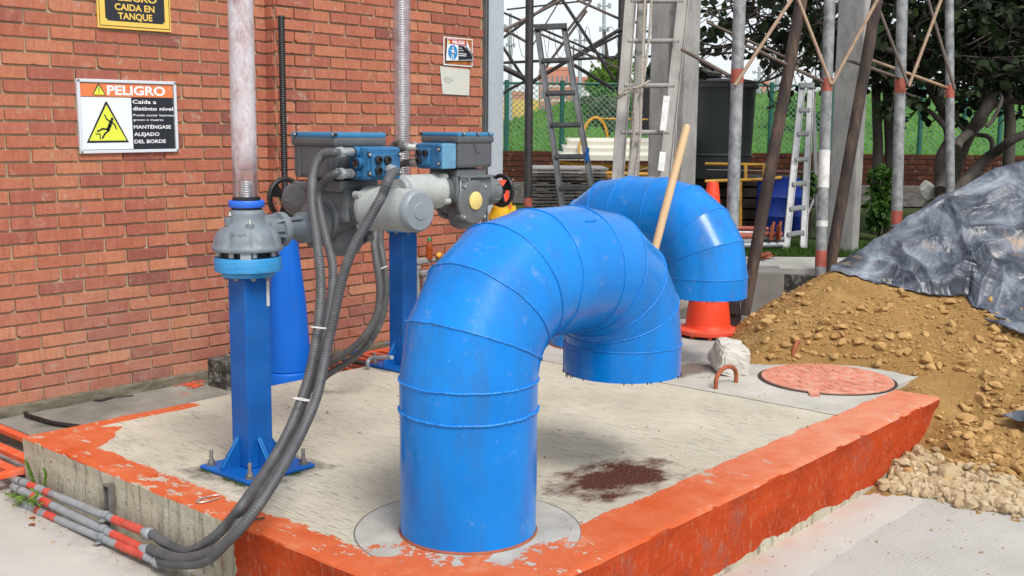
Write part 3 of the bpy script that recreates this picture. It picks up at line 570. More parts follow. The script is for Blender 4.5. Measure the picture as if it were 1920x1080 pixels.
# ------------------------------------------------------------------ lettering
_fc = {}
def glyphs(s, bold=.0):
    key = (s, bold)
    if key in _fc: return _fc[key]
    cu = bpy.data.curves.new('txt', 'FONT'); cu.body = s; cu.offset = bold; cu.resolution_u = 3; cu.fill_mode = 'FRONT'
    o = bpy.data.objects.new('txt', cu); COL.objects.link(o); dg = bpy.context.evaluated_depsgraph_get(); me = o.evaluated_get(dg).to_mesh()
    v = [tuple(q.co) for q in me.vertices]; f = [tuple(p.vertices) for p in me.polygons]; o.evaluated_get(dg).to_mesh_clear()
    COL.objects.unlink(o); bpy.data.objects.remove(o); bpy.data.curves.remove(cu); _fc[key] = (v, f); return _fc[key]
class Face:
    """a flat sheet on a wall: local u (right), v (up) in metres from its lower left corner, n outwards"""
    def __init__(s, o, ux, uz, n): s.o, s.ux, s.uz, s.n = Vector(o), Vector(ux).normalized(), Vector(uz).normalized(), Vector(n).normalized()
    def p(s, u, v, n=0): return s.o+s.ux*u+s.uz*v+s.n*n
    def poly(s, mb, pts, n0, n1): mb.prism([s.p(u, v, n0) for u, v in pts], s.n*(n1-n0))
    def rect(s, mb, u0, v0, u1, v1, n0, n1): s.poly(mb, [(u0, v0), (u1, v0), (u1, v1), (u0, v1)], n0, n1)
    def text(s, mb, txt, u0, v0, w_, h, n, bold=.02):
        v, f = glyphs(txt, bold); xs_ = [a[0] for a in v]; ys_ = [a[1] for a in v]; cap = .70
        x0, x1 = min(xs_), max(xs_); k = w_/(x1-x0); ky = h/cap
        mb.add([s.p(u0+(a[0]-x0)*k, v0+a[1]*ky, n) for a in v], f)
    def line(s, mb, pts, wd, n0, n1):
        for (a, b), (c, d) in zip(pts[:-1], pts[1:]):
            L = math.hypot(c-a, d-b); px, py = -(d-b)/L*wd/2, (c-a)/L*wd/2; ex, ey = (c-a)/L*wd*.3, (d-b)/L*wd*.3
            s.poly(mb, [(a-px-ex, b-py-ey), (c-px+ex, d-py+ey), (c+px+ex, d+py+ey), (a+px-ex, b+py-ey)], n0, n1)
    def disc(s, mb, u, v, r, n0, n1, n=24, ry=None): s.poly(mb, [(u+r*math.cos(2*PI*k/n), v+(ry or r)*math.sin(2*PI*k/n)) for k in range(n)], n0, n1)
def rtri(cx, y0, w_, h, r=.0):
    return [(cx-w_/2, y0), (cx+w_/2, y0), (cx+w_/2-.004, y0+.008) if r else (cx+w_/2, y0), (cx+.004, y0+h), (cx-.004, y0+h), (cx-w_/2+.004, y0+.008) if r else (cx-w_/2, y0)] if r else [(cx-w_/2, y0), (cx+w_/2, y0), (cx, y0+h)]
# large fall sign
W_, H_ = .578, .385; t = thing('warning_sign', 'large white framed PELIGRO sign showing a figure falling off an edge', 'sign', (2.848, WY-.02, 1.172))
fc = Face((2.848, WY-.012, 1.172), (1, 0, .009), (-.009, 0, 1), (0, -1, 0))
mb = MB(); fc.rect(mb, .006, .006, W_-.006, H_-.006, .0, .008); mb.build('panel', M['s_white'], t)
mb = MB()
for a in ((0, 0, W_, .016), (0, H_-.016, W_, H_), (0, .016, .016, H_-.016), (W_-.016, .016, W_, H_-.016)): fc.rect(mb, a[0], a[1], a[2], a[3], -.004, .016)
fr = mb.build('frame', M['s_frame'], t, bevel=.002)
mb = MB()
for u, v in ((.008, .008), (W_-.008, .008), (.008, H_-.008), (W_-.008, H_-.008)): mb.cyl(fc.p(u, v, .016), fc.p(u, v, .0185), .006, n=10)
sub(mb, 'corner_screw', M['dull_steel'], fr)
mb = MB(); fc.rect(mb, .020, .296, W_-.020, .364, .008, .0092); mb.build('orange_band', M['s_orange'], t)
mb = MB(); fc.rect(mb, .305, .020, W_-.020, .2935, .008, .0092)
for a in ((.018, .2935, W_-.018, .2958), (.0165, .0165, .0185, .367), (.0165, .0165, W_-.0165, .0195), (W_-.0185, .0165, W_-.0165, .367), (.0165, .364, W_-.0165, .3665)): fc.rect(mb, *a, .008, .0094)
mb.build('black_field', M['s_black'], t)
mb = MB(); fc.text(mb, 'PELIGRO', .168, .3075, .343, .047, .0098, .03); mb.build('heading', M['s_text'], t)
mb = MB()
fc.text(mb, 'Caída a', .312, .262, .142, .0195, .0098, .018); fc.text(mb, 'distinto nivel', .312, .226, .244, .0195, .0098, .018)
fc.text(mb, 'Puede causar lesiones', .312, .195, .246, .0115, .0098, .008); fc.text(mb, 'graves o muerte', .312, .170, .180, .0115, .0098, .008)
fc.text(mb, 'MANTÉNGASE', .312, .128, .226, .0185, .0098, .018); fc.text(mb, 'ALEJADO', .312, .089, .152, .0185, .0098, .018); fc.text(mb, 'DEL BORDE', .312, .050, .190, .0185, .0098, .018)
mb.build('lettering', M['s_text'], t)
mb = MB(); fc.rect(mb, .527, .338, .547, .340, .0092, .0096); fc.rect(mb, .530, .343, .535, .352, .0092, .0096); fc.rect(mb, .538, .343, .543, .352, .0092, .0096); mb.build('small_mark', M['s_paleorange'], t)
mb = MB(); fc.poly(mb, rtri(.160, .055, .240, .215, 1), .008, .0092); fc.poly(mb, rtri(.122, .302, .077, .059, 1), .0092, .0100); tb = mb.build('triangle_border', M['s_black'], t)
mb = MB(); fc.poly(mb, rtri(.160, .066, .212, .187), .0092, .0098); fc.poly(mb, rtri(.122, .3055, .064, .049), .01, .0106); mb.build('triangle_field', M['s_yellow'], t)
mb = MB(); n0, n1 = .0098, .0104     # the falling figure and the ledge
fc.disc(mb, .188, .178, .0088, n0, n1); fc.line(mb, [(.182, .165), (.172, .142), (.162, .122)], .019, n0, n1); fc.line(mb, [(.178, .164), (.158, .178), (.147, .200)], .0075, n0, n1)
fc.line(mb, [(.186, .162), (.203, .146), (.210, .126)], .0075, n0, n1); fc.line(mb, [(.165, .124), (.132, .128), (.103, .114)], .0095, n0, n1); fc.line(mb, [(.164, .118), (.142, .100), (.128, .078)], .0095, n0, n1)
fc.line(mb, [(.092, .101), (.116, .101), (.116, .074)], .0055, n0, n1)
fc.rect(mb, .1195, .3235, .1245, .343, .0106, .011); fc.disc(mb, .122, .316, .0028, .0106, .011); mb.build('falling_figure', M['s_black'], t)
# black and amber tank sign
t = thing('tank_sign', 'black and yellow PELIGRO CAIDA EN TANQUE sign cut off by the top of the picture', 'sign', (2.979, WY-.02, 1.82))
fc = Face((2.979, WY-.012, 1.823), (1, 0, .012), (-.012, 0, 1), (0, -1, 0)); W_, H_ = .428, .30
mb = MB(); fc.rect(mb, 0, 0, W_, H_, 0, .012); mb.build('panel', M['s_amber'], t, bevel=.002)
mb = MB()
for a in ((0.008, .012, W_-.008, .016), (.008, H_-.012, W_-.008, H_-.008), (.008, .016, .0115, H_-.012), (W_-.0115, .016, W_-.008, H_-.012)): fc.rect(mb, *a, .012, .0128)
fc.rect(mb, .052, .040, W_-.048, H_-.03, .012, .0128); fc.rect(mb, .042, .050, W_-.038, H_-.04, .012, .0127); mb.build('black_field', M['s_black'], t)
mb = MB(); fc.text(mb, 'PELIGRO', .083, .148, .262, .034, .0134, .025); fc.text(mb, 'CAIDA EN', .097, .0985, .232, .033, .0134, .025); fc.text(mb, 'TANQUE', .114, .0525, .200, .033, .0134, .025); mb.build('lettering', M['s_amber'], t)
# small peeling sign
t = thing('peeling_sign', 'small peeling PELIGRO sign with a blue disc and rusty backing plate', 'sign', (5.44, PY-.02, 1.745))
fc = Face((5.437, PY-.012, 1.748), (1, 0, .0), (0, 0, 1), (0, -1, 0)); W_, H_ = .288, .19
mb = MB(); fc.rect(mb, 0, 0, W_, H_, 0, .004); mb.build('backing_plate', M['s_white'], t)
mb = MB(); fc.rect(mb, .008, .008, W_-.008, H_-.006, .004, .0048); mb.build('rust', M['s_rust'], t)
mb = MB(); fc.poly(mb, [(.018, .03), (.288, .046), (.288, .07), (.225, .172), (.032, .182)], .009, .010); mb.build('sheet', M['s_white'], t)
mb = MB(); fc.poly(mb, [(.012, .03), (.02, .03), (.034, .182), (.026, .182)], .005, .0095); fc.poly(mb, [(.018, .024), (.288, .04), (.288, .046), (.018, .030)], .005, .0095); mb.build('shadow_edge', M['s_brown'], t)
mb = MB(); fc.poly(mb, [(.038, .145), (.232, .139), (.215, .172), (.038, .178)], .010, .0106); mb.build('red_band', M['s_red'], t)
mb = MB(); fc.poly(mb, [(.138, .040), (.282, .050), (.282, .068), (.195, .137), (.138, .141)], .010, .0106); mb.build('black_field', M['s_black'], t)
mb = MB(); fc.disc(mb, .083, .089, .046, .010, .0106, ry=.05); mb.build('blue_disc', M['s_blue'], t)
mb = MB(); fc.text(mb, 'PELIGR', .08, .149, .125, .019, .011, .04); fc.text(mb, 'Tenga', .142, .118, .035, .009, .011); fc.text(mb, 'su arnes', .142, .103, .045, .009, .011)
for k, (a, b) in enumerate(((.142, .22), (.142, .215))): fc.rect(mb, a, .082-.013*k, b, .087-.013*k, .0106, .011)
mb.build('white_print', M['s_text'], t); mb = MB(); n0, n1 = .0106, .0112; fc.disc(mb, .083, .119, .007, n0, n1); fc.line(mb, [(.083, .112), (.083, .082)], .016, n0, n1); fc.line(mb, [(.08, .108), (.066, .098), (.058, .104)], .005, n0, n1); fc.line(mb, [(.088, .108), (.1, .094), (.108, .086)], .005, n0, n1)
fc.line(mb, [(.080, .084), (.072, .066), (.070, .046)], .007, n0, n1); fc.line(mb, [(.086, .084), (.090, .066), (.086, .046)], .007, n0, n1); mb.build('white_figure', M['s_text'], t)
mb = MB(); fc.poly(mb, [(.036, .149), (.060, .150), (.048, .168)], .0106, .0112); mb.build('small_triangle', M['s_yellow'], t)
mb = MB(); a = [fc.p(.222, .174, .012), fc.p(.286, .07, .012), fc.p(.262, .09, .03), fc.p(.192, .134, .035), fc.p(.21, .16, .024)]; mb.prism(a, fc.n*.001); mb.build('curled_corner', M['s_white'], t)
# paper notice
t = thing('paper_notice', 'plain faded paper notice stuck below the peeling sign', 'notice', (5.42, PY-.02, 1.55))
fc = Face((5.40, PY-.014, 1.55), (1, 0, 0), (0, 0, 1), (0, -1, 0))
mb = MB(); fc.poly(mb, [(.03, .002), (.294, .0), (.296, .178), (.002, .188), (.014, .10)], 0, .0015); mb.build('sheet', M['paper'], t)
mb = MB(); fc.text(mb, 'ESTE ES UN', .045, .108, .075, .009, .002); fc.text(mb, 'ESPACIO LIBRE', .036, .094, .095, .009, .002); fc.text(mb, 'DE HUMO', .052, .080, .06, .009, .002); mb.build('faint_print', M['s_faint'], t)

# ------------------------------------------------------------------ blue gooseneck pipes
def pipe_path(base, ang, R=.31, zs=.515, st=.24, drop=.115):
    d = V(math.cos(ang), math.sin(ang), 0); c0 = V(base[0], base[1], 0); uz = V(0, 0, 1); cen = c0+uz*zs+d*R; nodes = [(c0, uz)]
    # mitre joints: nodes are the joint planes of the lobster-back bend
    nodes.append((c0+uz*zs, uz))
    for a in (22.5, 45, 67.5, 90):
        a = math.radians(a); nodes.append((cen+(-d*math.cos(a)+uz*math.sin(a))*R, d*math.sin(a)+uz*math.cos(a)))
    cen2 = cen+d*st
    for a in (90, 112.5, 135, 157.5, 180):
        a = math.radians(a); nodes.append((cen2+(-d*math.cos(a)+uz*math.sin(a))*R, d*math.sin(a)+uz*math.cos(a)))
    p, t_ = nodes[-1]; nodes.append((p+t_*drop, t_)); return nodes, d
def goose(base, ang, label, seed, collar=True):
    nodes, d = pipe_path(base, ang); rad = .2265; sd_ = d.cross(V(0, 0, 1)); t = thing('gooseneck_pipe', label, 'pipe', (base[0], base[1], 0), 'blue gooseneck vent pipes on the slab')
    NN = 96; mb = MB(); rings = []
    for i, (p, tn) in enumerate(nodes):
        # joint plane is an ellipse: stretched in the bend plane by 1/cos(11.25 deg)
        bis = tn; inpl = sd_.cross(bis).normalized(); k = 1/math.cos(math.radians(11.25)) if 2 <= i <= len(nodes)-3 and i not in (5, 6) else 1.0
        rings.append([p+(sd_*math.cos(2*PI*j/NN)+inpl*math.sin(2*PI*j/NN)*k)*rad for j in range(NN)])
    for i in range(len(rings)-1):       # each sheet-metal gore with slightly dented skin
        rows = []; ns = 10
        for s_ in range(ns+1):
            f = s_/ns; row = []
            for j in range(NN):
                q = rings[i][j].lerp(rings[i+1][j], f); c = nodes[i][0].lerp(nodes[i+1][0], f); o = (q-c).normalized(); q = q+o*(.0012*nz(q.x*6+seed, q.y*6, q.z*6)-.0008)
                row.append(q)
            rows.append(row)
        vs = [q for r_ in rows for q in r_]
        mb.add(vs, [(a*NN+j, a*NN+(j+1) % NN, (a+1)*NN+(j+1) % NN, (a+1)*NN+j) for a in range(ns) for j in range(NN)], True)
    # inner skin at the open mouth
    p, tn = nodes[-1]; r2 = [p+(sd_*math.cos(2*PI*j/NN)+sd_.cross(tn).normalized()*math.sin(2*PI*j/NN))*(rad-.008) for j in range(NN)]; r3 = [q-tn*.10 for q in r2]
    mb.add(rings[-1]+r2+r3, [(j, (j+1) % NN, NN+(j+1) % NN, NN+j) for j in range(NN)]+[(NN+j, NN+(j+1) % NN, 2*NN+(j+1) % NN, 2*NN+j) for j in range(NN)], True)
    body = mb.build('pipe_body', M['pipe'], t)
    def bead(ring, cen, r0, sd2, name='weld_seam', j0=0, j1=None):
        mb = MB(); pts = []; rs = []; R2 = random.Random(sd2); n = len(ring)
        L = [ring[j % n].lerp(ring[(j+1) % n], f) for j in range(n) for f in (0, .25, .5, .75)]
        for k, q in enumerate(L):
            o = (q-cen).normalized(); w_ = .0035*nz(k*.05, sd2, 3)+.0012*nz(k*.4, sd2, 5); q2 = q+nrm_*w_; pts.append(q2+o*.0005); rs.append(r0*(1+.45*nz(k*.55, sd2)+.3*R2.uniform(-1, 1)))
        pts.append(pts[0]); rs.append(rs[0]); mb.tube(pts, rs, 7, False); sub(mb, name, M['seam'], body)
    for i in range(1, len(nodes)-1):
        nrm_ = nodes[i][1]; r0 = {1: .0038, 2: .0034, 3: .0034}.get(i, .0023); bead(rings[i], nodes[i][0], r0, seed+i)
    nrm_ = V(0, 0, 1); z_ = .415; bead([V(q.x, q.y, z_+.004*nz(q.x*4, q.y*4)) for q in rings[0]], V(base[0], base[1], z_), .0048, seed+30)
    # lengthwise seams on alternate gores
    mb = MB(); R2 = random.Random(seed)
    for i in range(1, len(rings)-1):
        j = (int(NN*.60)+(i % 2)*7+R2.randrange(-2, 3)) % NN; pts = [rings[i][j].lerp(rings[i+1][j], f/14) for f in range(15)]; mb.tube(pts, [.0016*(1+.5*nz(k*.8, i)) for k in range(15)], 6, False)
    a = rings[5][int(NN*.8) % NN].lerp(rings[6][int(NN*.8) % NN], .05)
    sub(mb, 'lengthwise_seam', M['pipe'], body)
    # hanging drips of paint at the cut mouth
    mb = MB(); R2 = random.Random(seed+5)
    for k in range(46):
        j = R2.randrange(NN); q = rings[-1][j]; h = R2.choice((.004, .005, .006, .008, .014)); mb.tube([q+V(0, 0, .003), q-V(0, 0, h*.6), q-V(0, 0, h)], [.0026, .002, .001], 5)
    mb.build('torn_edge', M['black'], t)
    if collar:
        mb = MB(); mb.lathe([(rad+.001, .0), (rad+.004, .002), (rad+.002, .006), (rad+.0003, .009)], (base[0], base[1], 0), n=72, caps=False); mb.build('rusty_foot', M['rust_bar'], t)
        mb = MB(); q = rings[5]; j = int(NN*.07); nrm_ = nodes[5][1]
    return t, rings, nodes
g1, rings1, nodes1 = goose((2.545, 2.405), 0.0, 'nearest large blue gooseneck pipe standing at the front corner of the slab', 3)
g2, rings2, nodes2 = goose((5.35, 4.05), math.radians(-92), 'farther blue gooseneck pipe, its mouth hanging in front of the orange cone', 40)
mb = MB(); d_ = rings1[5]; a = V(3.0, 2.405, 0)      # short weld mark on the crown of the near pipe
crown = [V(2.985+.03*k, 2.405-.2265*math.sin(an_), .825+.2265*math.cos(an_)+.001) for k, an_ in enumerate((.62, .63, .62))]
mb.tube(spline(crown, .004), .0032, 7); mb.build('weld_mark', M['pipe'], g1)

# ------------------------------------------------------------------ valve pedestals (square posts on anchor plates)
def hexnut(mb, c, r, h, axis=(0, 0, 1)): mb.lathe([(r*.92, 0), (r, h*.12), (r, h*.88), (r*.92, h)], c, axis, 6, False)
def bolt(par, x, y, z, name='anchor_bolt', r=.0075, h=.06):
    mb = MB(); mb.cyl((x, y, z), (x, y, z+.003), r*2.5, n=16); hexnut(mb, (x, y, z+.003), r*1.75, r*1.5); hexnut(mb, (x, y, z+.003+r*1.5), r*1.7, r*.8); mb.tube([(x, y, z), (x, y, z+h-.002), (x, y, z+h)], [r, r, r*.8], 10)
    return mb.build(name, M['dull_steel'], par)
def pedestal(cx, cy, top, label, bolts):
    t = thing('valve_pedestal', label, 'pedestal', (cx, cy, 0), 'blue square valve pedestals on the slab')
    mb = MB(); mb.box((cx+.01, cy-.015, .0095), (.315, .315, .015), bev=.006); pl = mb.build('anchor_plate', M['blue_light'] if False else M['blue_post'], t)
    mb = MB(); mb.box((cx, cy, (top+.017)/2), (.111, .111, top-.017), bev=.007); mb.build('post', M['blue_post'], t)
    for a, b in ((-1, 0), (1, 0), (0, -1), (0, 1)):
        o = V(cx+a*.0555, cy+b*.0555, .017); d_ = V(a, b, 0); s_ = V(-b, a, 0)*.004; off = s_.normalized()*(-.012)
        mb = MB(); mb.prism([o-s_+off, o+d_*.085-s_+off, o+d_*.085+V(0, 0, .016)-s_+off, o+V(0, 0, .125)-s_+off], s_*2); mb.build('gusset', M['blue_post'], t)
        mb = MB(); e0 = o+d_*.078+V(0, 0, .014)+off; e1 = o+V(0, 0, .117)+off+d_*.004; n_ = (e1-e0).normalized().cross(s_).normalized(); mb.prism([e0-s_*1.9, e1-s_*1.9, e1+s_*1.9, e0+s_*1.9], n_*.0016*(1 if n_.dot(d_) > 0 else -1)); sub(mb, 'weld_edge', M['blue_light'], [k for k in kids(t) if k.name.startswith('gusset')][-1])
    for a, b in bolts: bolt(t, cx+.01+a*.125, cy-.015+b*.125, .017)
    return t
A1 = V(2.455, 3.475, 0); A2 = V(4.135, 4.41, 0)
ped1 = pedestal(A1.x, A1.y, .758, 'blue square pedestal under the near grey gearbox and clear stem tube', ((-1, 1), (1, -1), (-1, -1), (1, 1)))
ped2 = pedestal(A2.x, A2.y, .758, 'blue square pedestal in front of the wall under the farther valve', ((-1, 1), (1, -1), (-1, -1), (1, 1)))
# moss round the plate
mb = MB(); R2 = random.Random(2)
for k in range(900):
    s_ = R2.choice(((-1, 0), (0, -1))); u_ = R2.uniform(-1, 1)
    if nz(u_*2.2+s_[0]*5, 3.3) < .05: continue
    q = V(A1.x+.01, A1.y-.015, 0)+V(s_[0]*.160+(abs(s_[1]))*u_*.157, s_[1]*.160+abs(s_[0])*u_*.157, R2.uniform(0, .004))+V(s_[0]*R2.uniform(0, .012), s_[1]*R2.uniform(0, .012), 0)
    a_ = R2.uniform(0, 6.28); h = R2.uniform(.002, .006); tt = R2.random(); mb.c = (tt, tt, tt, 1); mb.add([q, q+V(math.cos(a_), math.sin(a_), 0)*.004, q+V(math.cos(a_+1)*.004, math.sin(a_+1)*.004, h)], [(0, 1, 2)])
tag(mb.build('moss', M['leaf_mid']), 'thin green moss growing along the edge of the near anchor plate', 'moss', kind='stuff')
mb = MB(); mb.c = (.5, .5, .5, 1)
# sticker on the right face of the near post
fc = Face((A1.x+.035, A1.y-.0556, .70), (1, 0, 0), (0, 0, 1), (0, -1, 0)); mb = MB(); fc.rect(mb, .006, -.058, .0185, .04, 0, .0012); mb.build('sticker', M['white_paint'], ped1)

def gearbox(t, ax, zf, full=True):
    """bevel gearbox: flange, bolt gap, ribbed bell, top collar, input neck toward +X"""
    c = V(ax.x, ax.y, zf)
    mb = MB(); mb.lathe([(.055, -.075), (.096, -.075), (.099, -.07), (.099, -.058), (.118, -.056), (.1245, -.052), (.1255, -.044), (.1255, -.006), (.123, 0), (.05, 0)], c, n=64, caps=False); fl = mb.build('base_flange', M['blue_light'], t)
    for k in range(8): mb = MB(); an = PI/8+k*PI/4; q = c+V(math.cos(an), math.sin(an), 0)*.083; hexnut(mb, q+V(0, 0, -.085), .0105, .011); sub(mb, 'flange_nut', M['dull_steel'], fl)
    mb = MB(); mb.lathe([(.06, 0), (.096, .0), (.096, .024), (.06, .024)], c, n=40, caps=False); mb.build('spacer_disc', M['black'], t)
    for k in range(8): mb = MB(); an = PI/8+k*PI/4; hexnut(mb, c+V(math.cos(an), math.sin(an), 0)*.109+V(0, 0, .004), .011, .02); mb.build('gap_bolt', M['galv'], t)
    mb = MB(); an = -2.25; q = c+V(math.cos(an), math.sin(an), 0)*.112; mb.box(q+V(0, 0, .012), (.02, .04, .03), Matrix.Rotation(an, 3, 'Z'), bev=.004); mb.build('cast_lug', M['galv'], t)
    # bell with eight scallops cast between the bolt bosses
    NN = 96; prof = [(.130, .024), (.1325, .028), (.1325, .040), (.127, .044), (.126, .058), (.121, .078), (.108, .098), (.088, .112), (.074, .124), (.067, .138), (.064, .158), (.063, .176), (.055, .178)]; vs = []
    for r, h in prof:
        for j in range(NN):
            an = 2*PI*j/NN; ph = ((an-PI/8+1.2)/(PI/4)) % 1; dip = math.exp(-((ph-.5)/.13)**2)*max(0, 1-abs(h-.070)/.036)*.016
            rr = r-dip; vs.append(c+V(math.cos(an)*rr, math.sin(an)*rr, h))
    mb = MB(); mb.add(vs, [(i*NN+j, i*NN+(j+1) % NN, (i+1)*NN+(j+1) % NN, (i+1)*NN+j) for i in range(len(prof)-1) for j in range(NN)], True)
    # input neck, ribbed, with flange toward the actuator
    mb.lathe([(.040, .13), (.042, .20), (.050, .215), (.062, .22), (.062, .262)], c+V(.03, 0, .092), (1, 0, 0), 32); mb.box(c+V(.21, 0, .13), (.10, .07, .008), bev=.002)
    nx = c+V(.03, 0, .092); mb.lathe([(.060, 0), (.058, .05), (.052, .09), (.050, .105)], nx, (1, 0, 0), 40); mb.lathe([(.050, .105), (.066, .108), (.068, .114), (.068, .134), (.064, .138), (.02, .138)], nx, (1, 0, 0), 48)
    for k in range(6): an = k*PI/3+.3; mb.prism([nx+V(.06, math.cos(an)*.052, math.sin(an)*.052), nx+V(.11, math.cos(an)*.05, math.sin(an)*.05), nx+V(.11, math.cos(an)*.066, math.sin(an)*.066)], V(0, -math.sin(an), math.cos(an))*.008)
    mb.box(nx+V(.06, 0, .052), (.075, .05, .014), bev=.004); mb.box(nx+V(.055, -.03, .0), (.1, .06, .005), bev=.001)
    bell = mb.build('gearbox_bell', M['grey_gear'], t)
    if full:
        mb = MB()
        for an, rr, h in ((-2.05, .076, .128), (2.9, .072, .150), (-.6, .075, .128)):
            q = c+V(math.cos(an)*rr, math.sin(an)*rr, h); mb.lathe([(.013, -.03), (.016, -.006), (.0155, 0), (.006, 0)], q, n=20)
        for k in range(4): q = c+V(.05+.022*(k % 2), .02-.03*(k//2), .156); hexnut(mb, q, .006, .006)
        sub(mb, 'cast_boss', M['grey_gear'], bell)
        mb = MB()
        for an, rr, h in ((-2.05, .076, .128), (2.9, .066, .155)):
            q = c+V(math.cos(an)*rr, math.sin(an)*rr, h); hexnut(mb, q, .0075, .006); mb.lathe([(.0045, .006), (.005, .010), (.003, .014)], q, n=10)
        sub(mb, 'grease_nipple', M['steel'], bell)
        # raised foundry letters wrapped on the shoulder, facing the camera
        v, f = glyphs('TANDA', .02); xs_ = [a[0] for a in v]; x0, x1 = min(xs_), max(xs_); mb = MB(); vs2 = []
        for a in v:
            u = (a[0]-x0)/(x1-x0); an = -2.82+u*.62; r = .1175-a[1]*.020; vs2.append(c+V(math.cos(an)*r, math.sin(an)*r, .0885+a[1]*.017))
        mb.add(vs2, f); sub(mb, 'foundry_lettering', M['rail_grey'], bell)
    mb = MB(); mb.lathe([(.03, .176), (.056, .176), (.056, .186), (.03, .186)], c, n=40, caps=False); mb.build('collar_seal', M['black'], t)
    mb = MB(); mb.lathe([(.03, .186), (.064, .186), (.0665, .190), (.0665, .208), (.064, .212), (.03, .212)], c, n=56, caps=False); mb.build('blue_collar_ring', M['blue_ring'], t)
    mb = MB(); mb.lathe([(.03, .212), (.052, .212), (.052, .224), (.047, .226), (.03, .226)], c, n=40, caps=False); mb.build('tube_socket', M['black'], t)
v1 = thing('valve_gearbox', 'light grey bell-shaped gearbox with a light blue flange on the near pedestal', 'gearbox', (A1.x, A1.y, .758)); gearbox(v1, A1, .833)
v2 = thing('valve_gearbox', 'farther bell-shaped grey gearbox mostly hidden behind the dusty motor', 'gearbox', (A2.x, A2.y, .758)); gearbox(v2, A2, .833, False)
def screw(mb, a, b, r, pitch=.0062):
    pts = []; rs = []; a = Vector(a); b = Vector(b); n = int((b-a).length/pitch)
    for k in range(n):
        for f, q in ((0, .90), (.35, 1.), (.65, 1.), (.95, .9)): pts.append(a.lerp(b, (k+f)/n)); rs.append(r*q)
    mb.tube(pts, rs, 20)
ta = thing('stem_tube', 'clear pink-stained stem tube rising from the near gearbox', 'tube', (A1.x, A1.y, 1.045), 'clear acrylic stem cover tubes')
mb = MB(); mb.lathe([(.0465, 1.059), (.0465, 2.7), (.0435, 2.7), (.0435, 1.059)], (A1.x-.004, A1.y, 0), n=48); mb.build('tube_wall', M['tube_a'], ta)
s_ = MB(); screw(s_, (A1.x, A1.y, 1.046), (A1.x, A1.y, 1.118), .0235, .0085); o = s_.build('threaded_stem', M['steel'], None); tag(o, 'short threaded steel stem end inside the pink-stained tube', 'valve stem')
tb_ = thing('stem_tube', 'clean clear stem tube enclosing the full-length thread by the wall', 'tube', (A2.x, A2.y, 1.045), 'clear acrylic stem cover tubes')
mb = MB(); mb.lathe([(.047, 1.059), (.047, 2.75), (.0445, 2.75), (.0445, 1.059)], (A2.x, A2.y, 0), n=48); mb.build('tube_wall', M['tube_b'], tb_)
s_ = MB(); screw(s_, (A2.x, A2.y, 1.046), (A2.x, A2.y, 2.73), .028, .0125); o = s_.build('threaded_stem', M['steel'], None); tag(o, 'tall threaded steel stem inside the clean clear tube', 'valve stem')

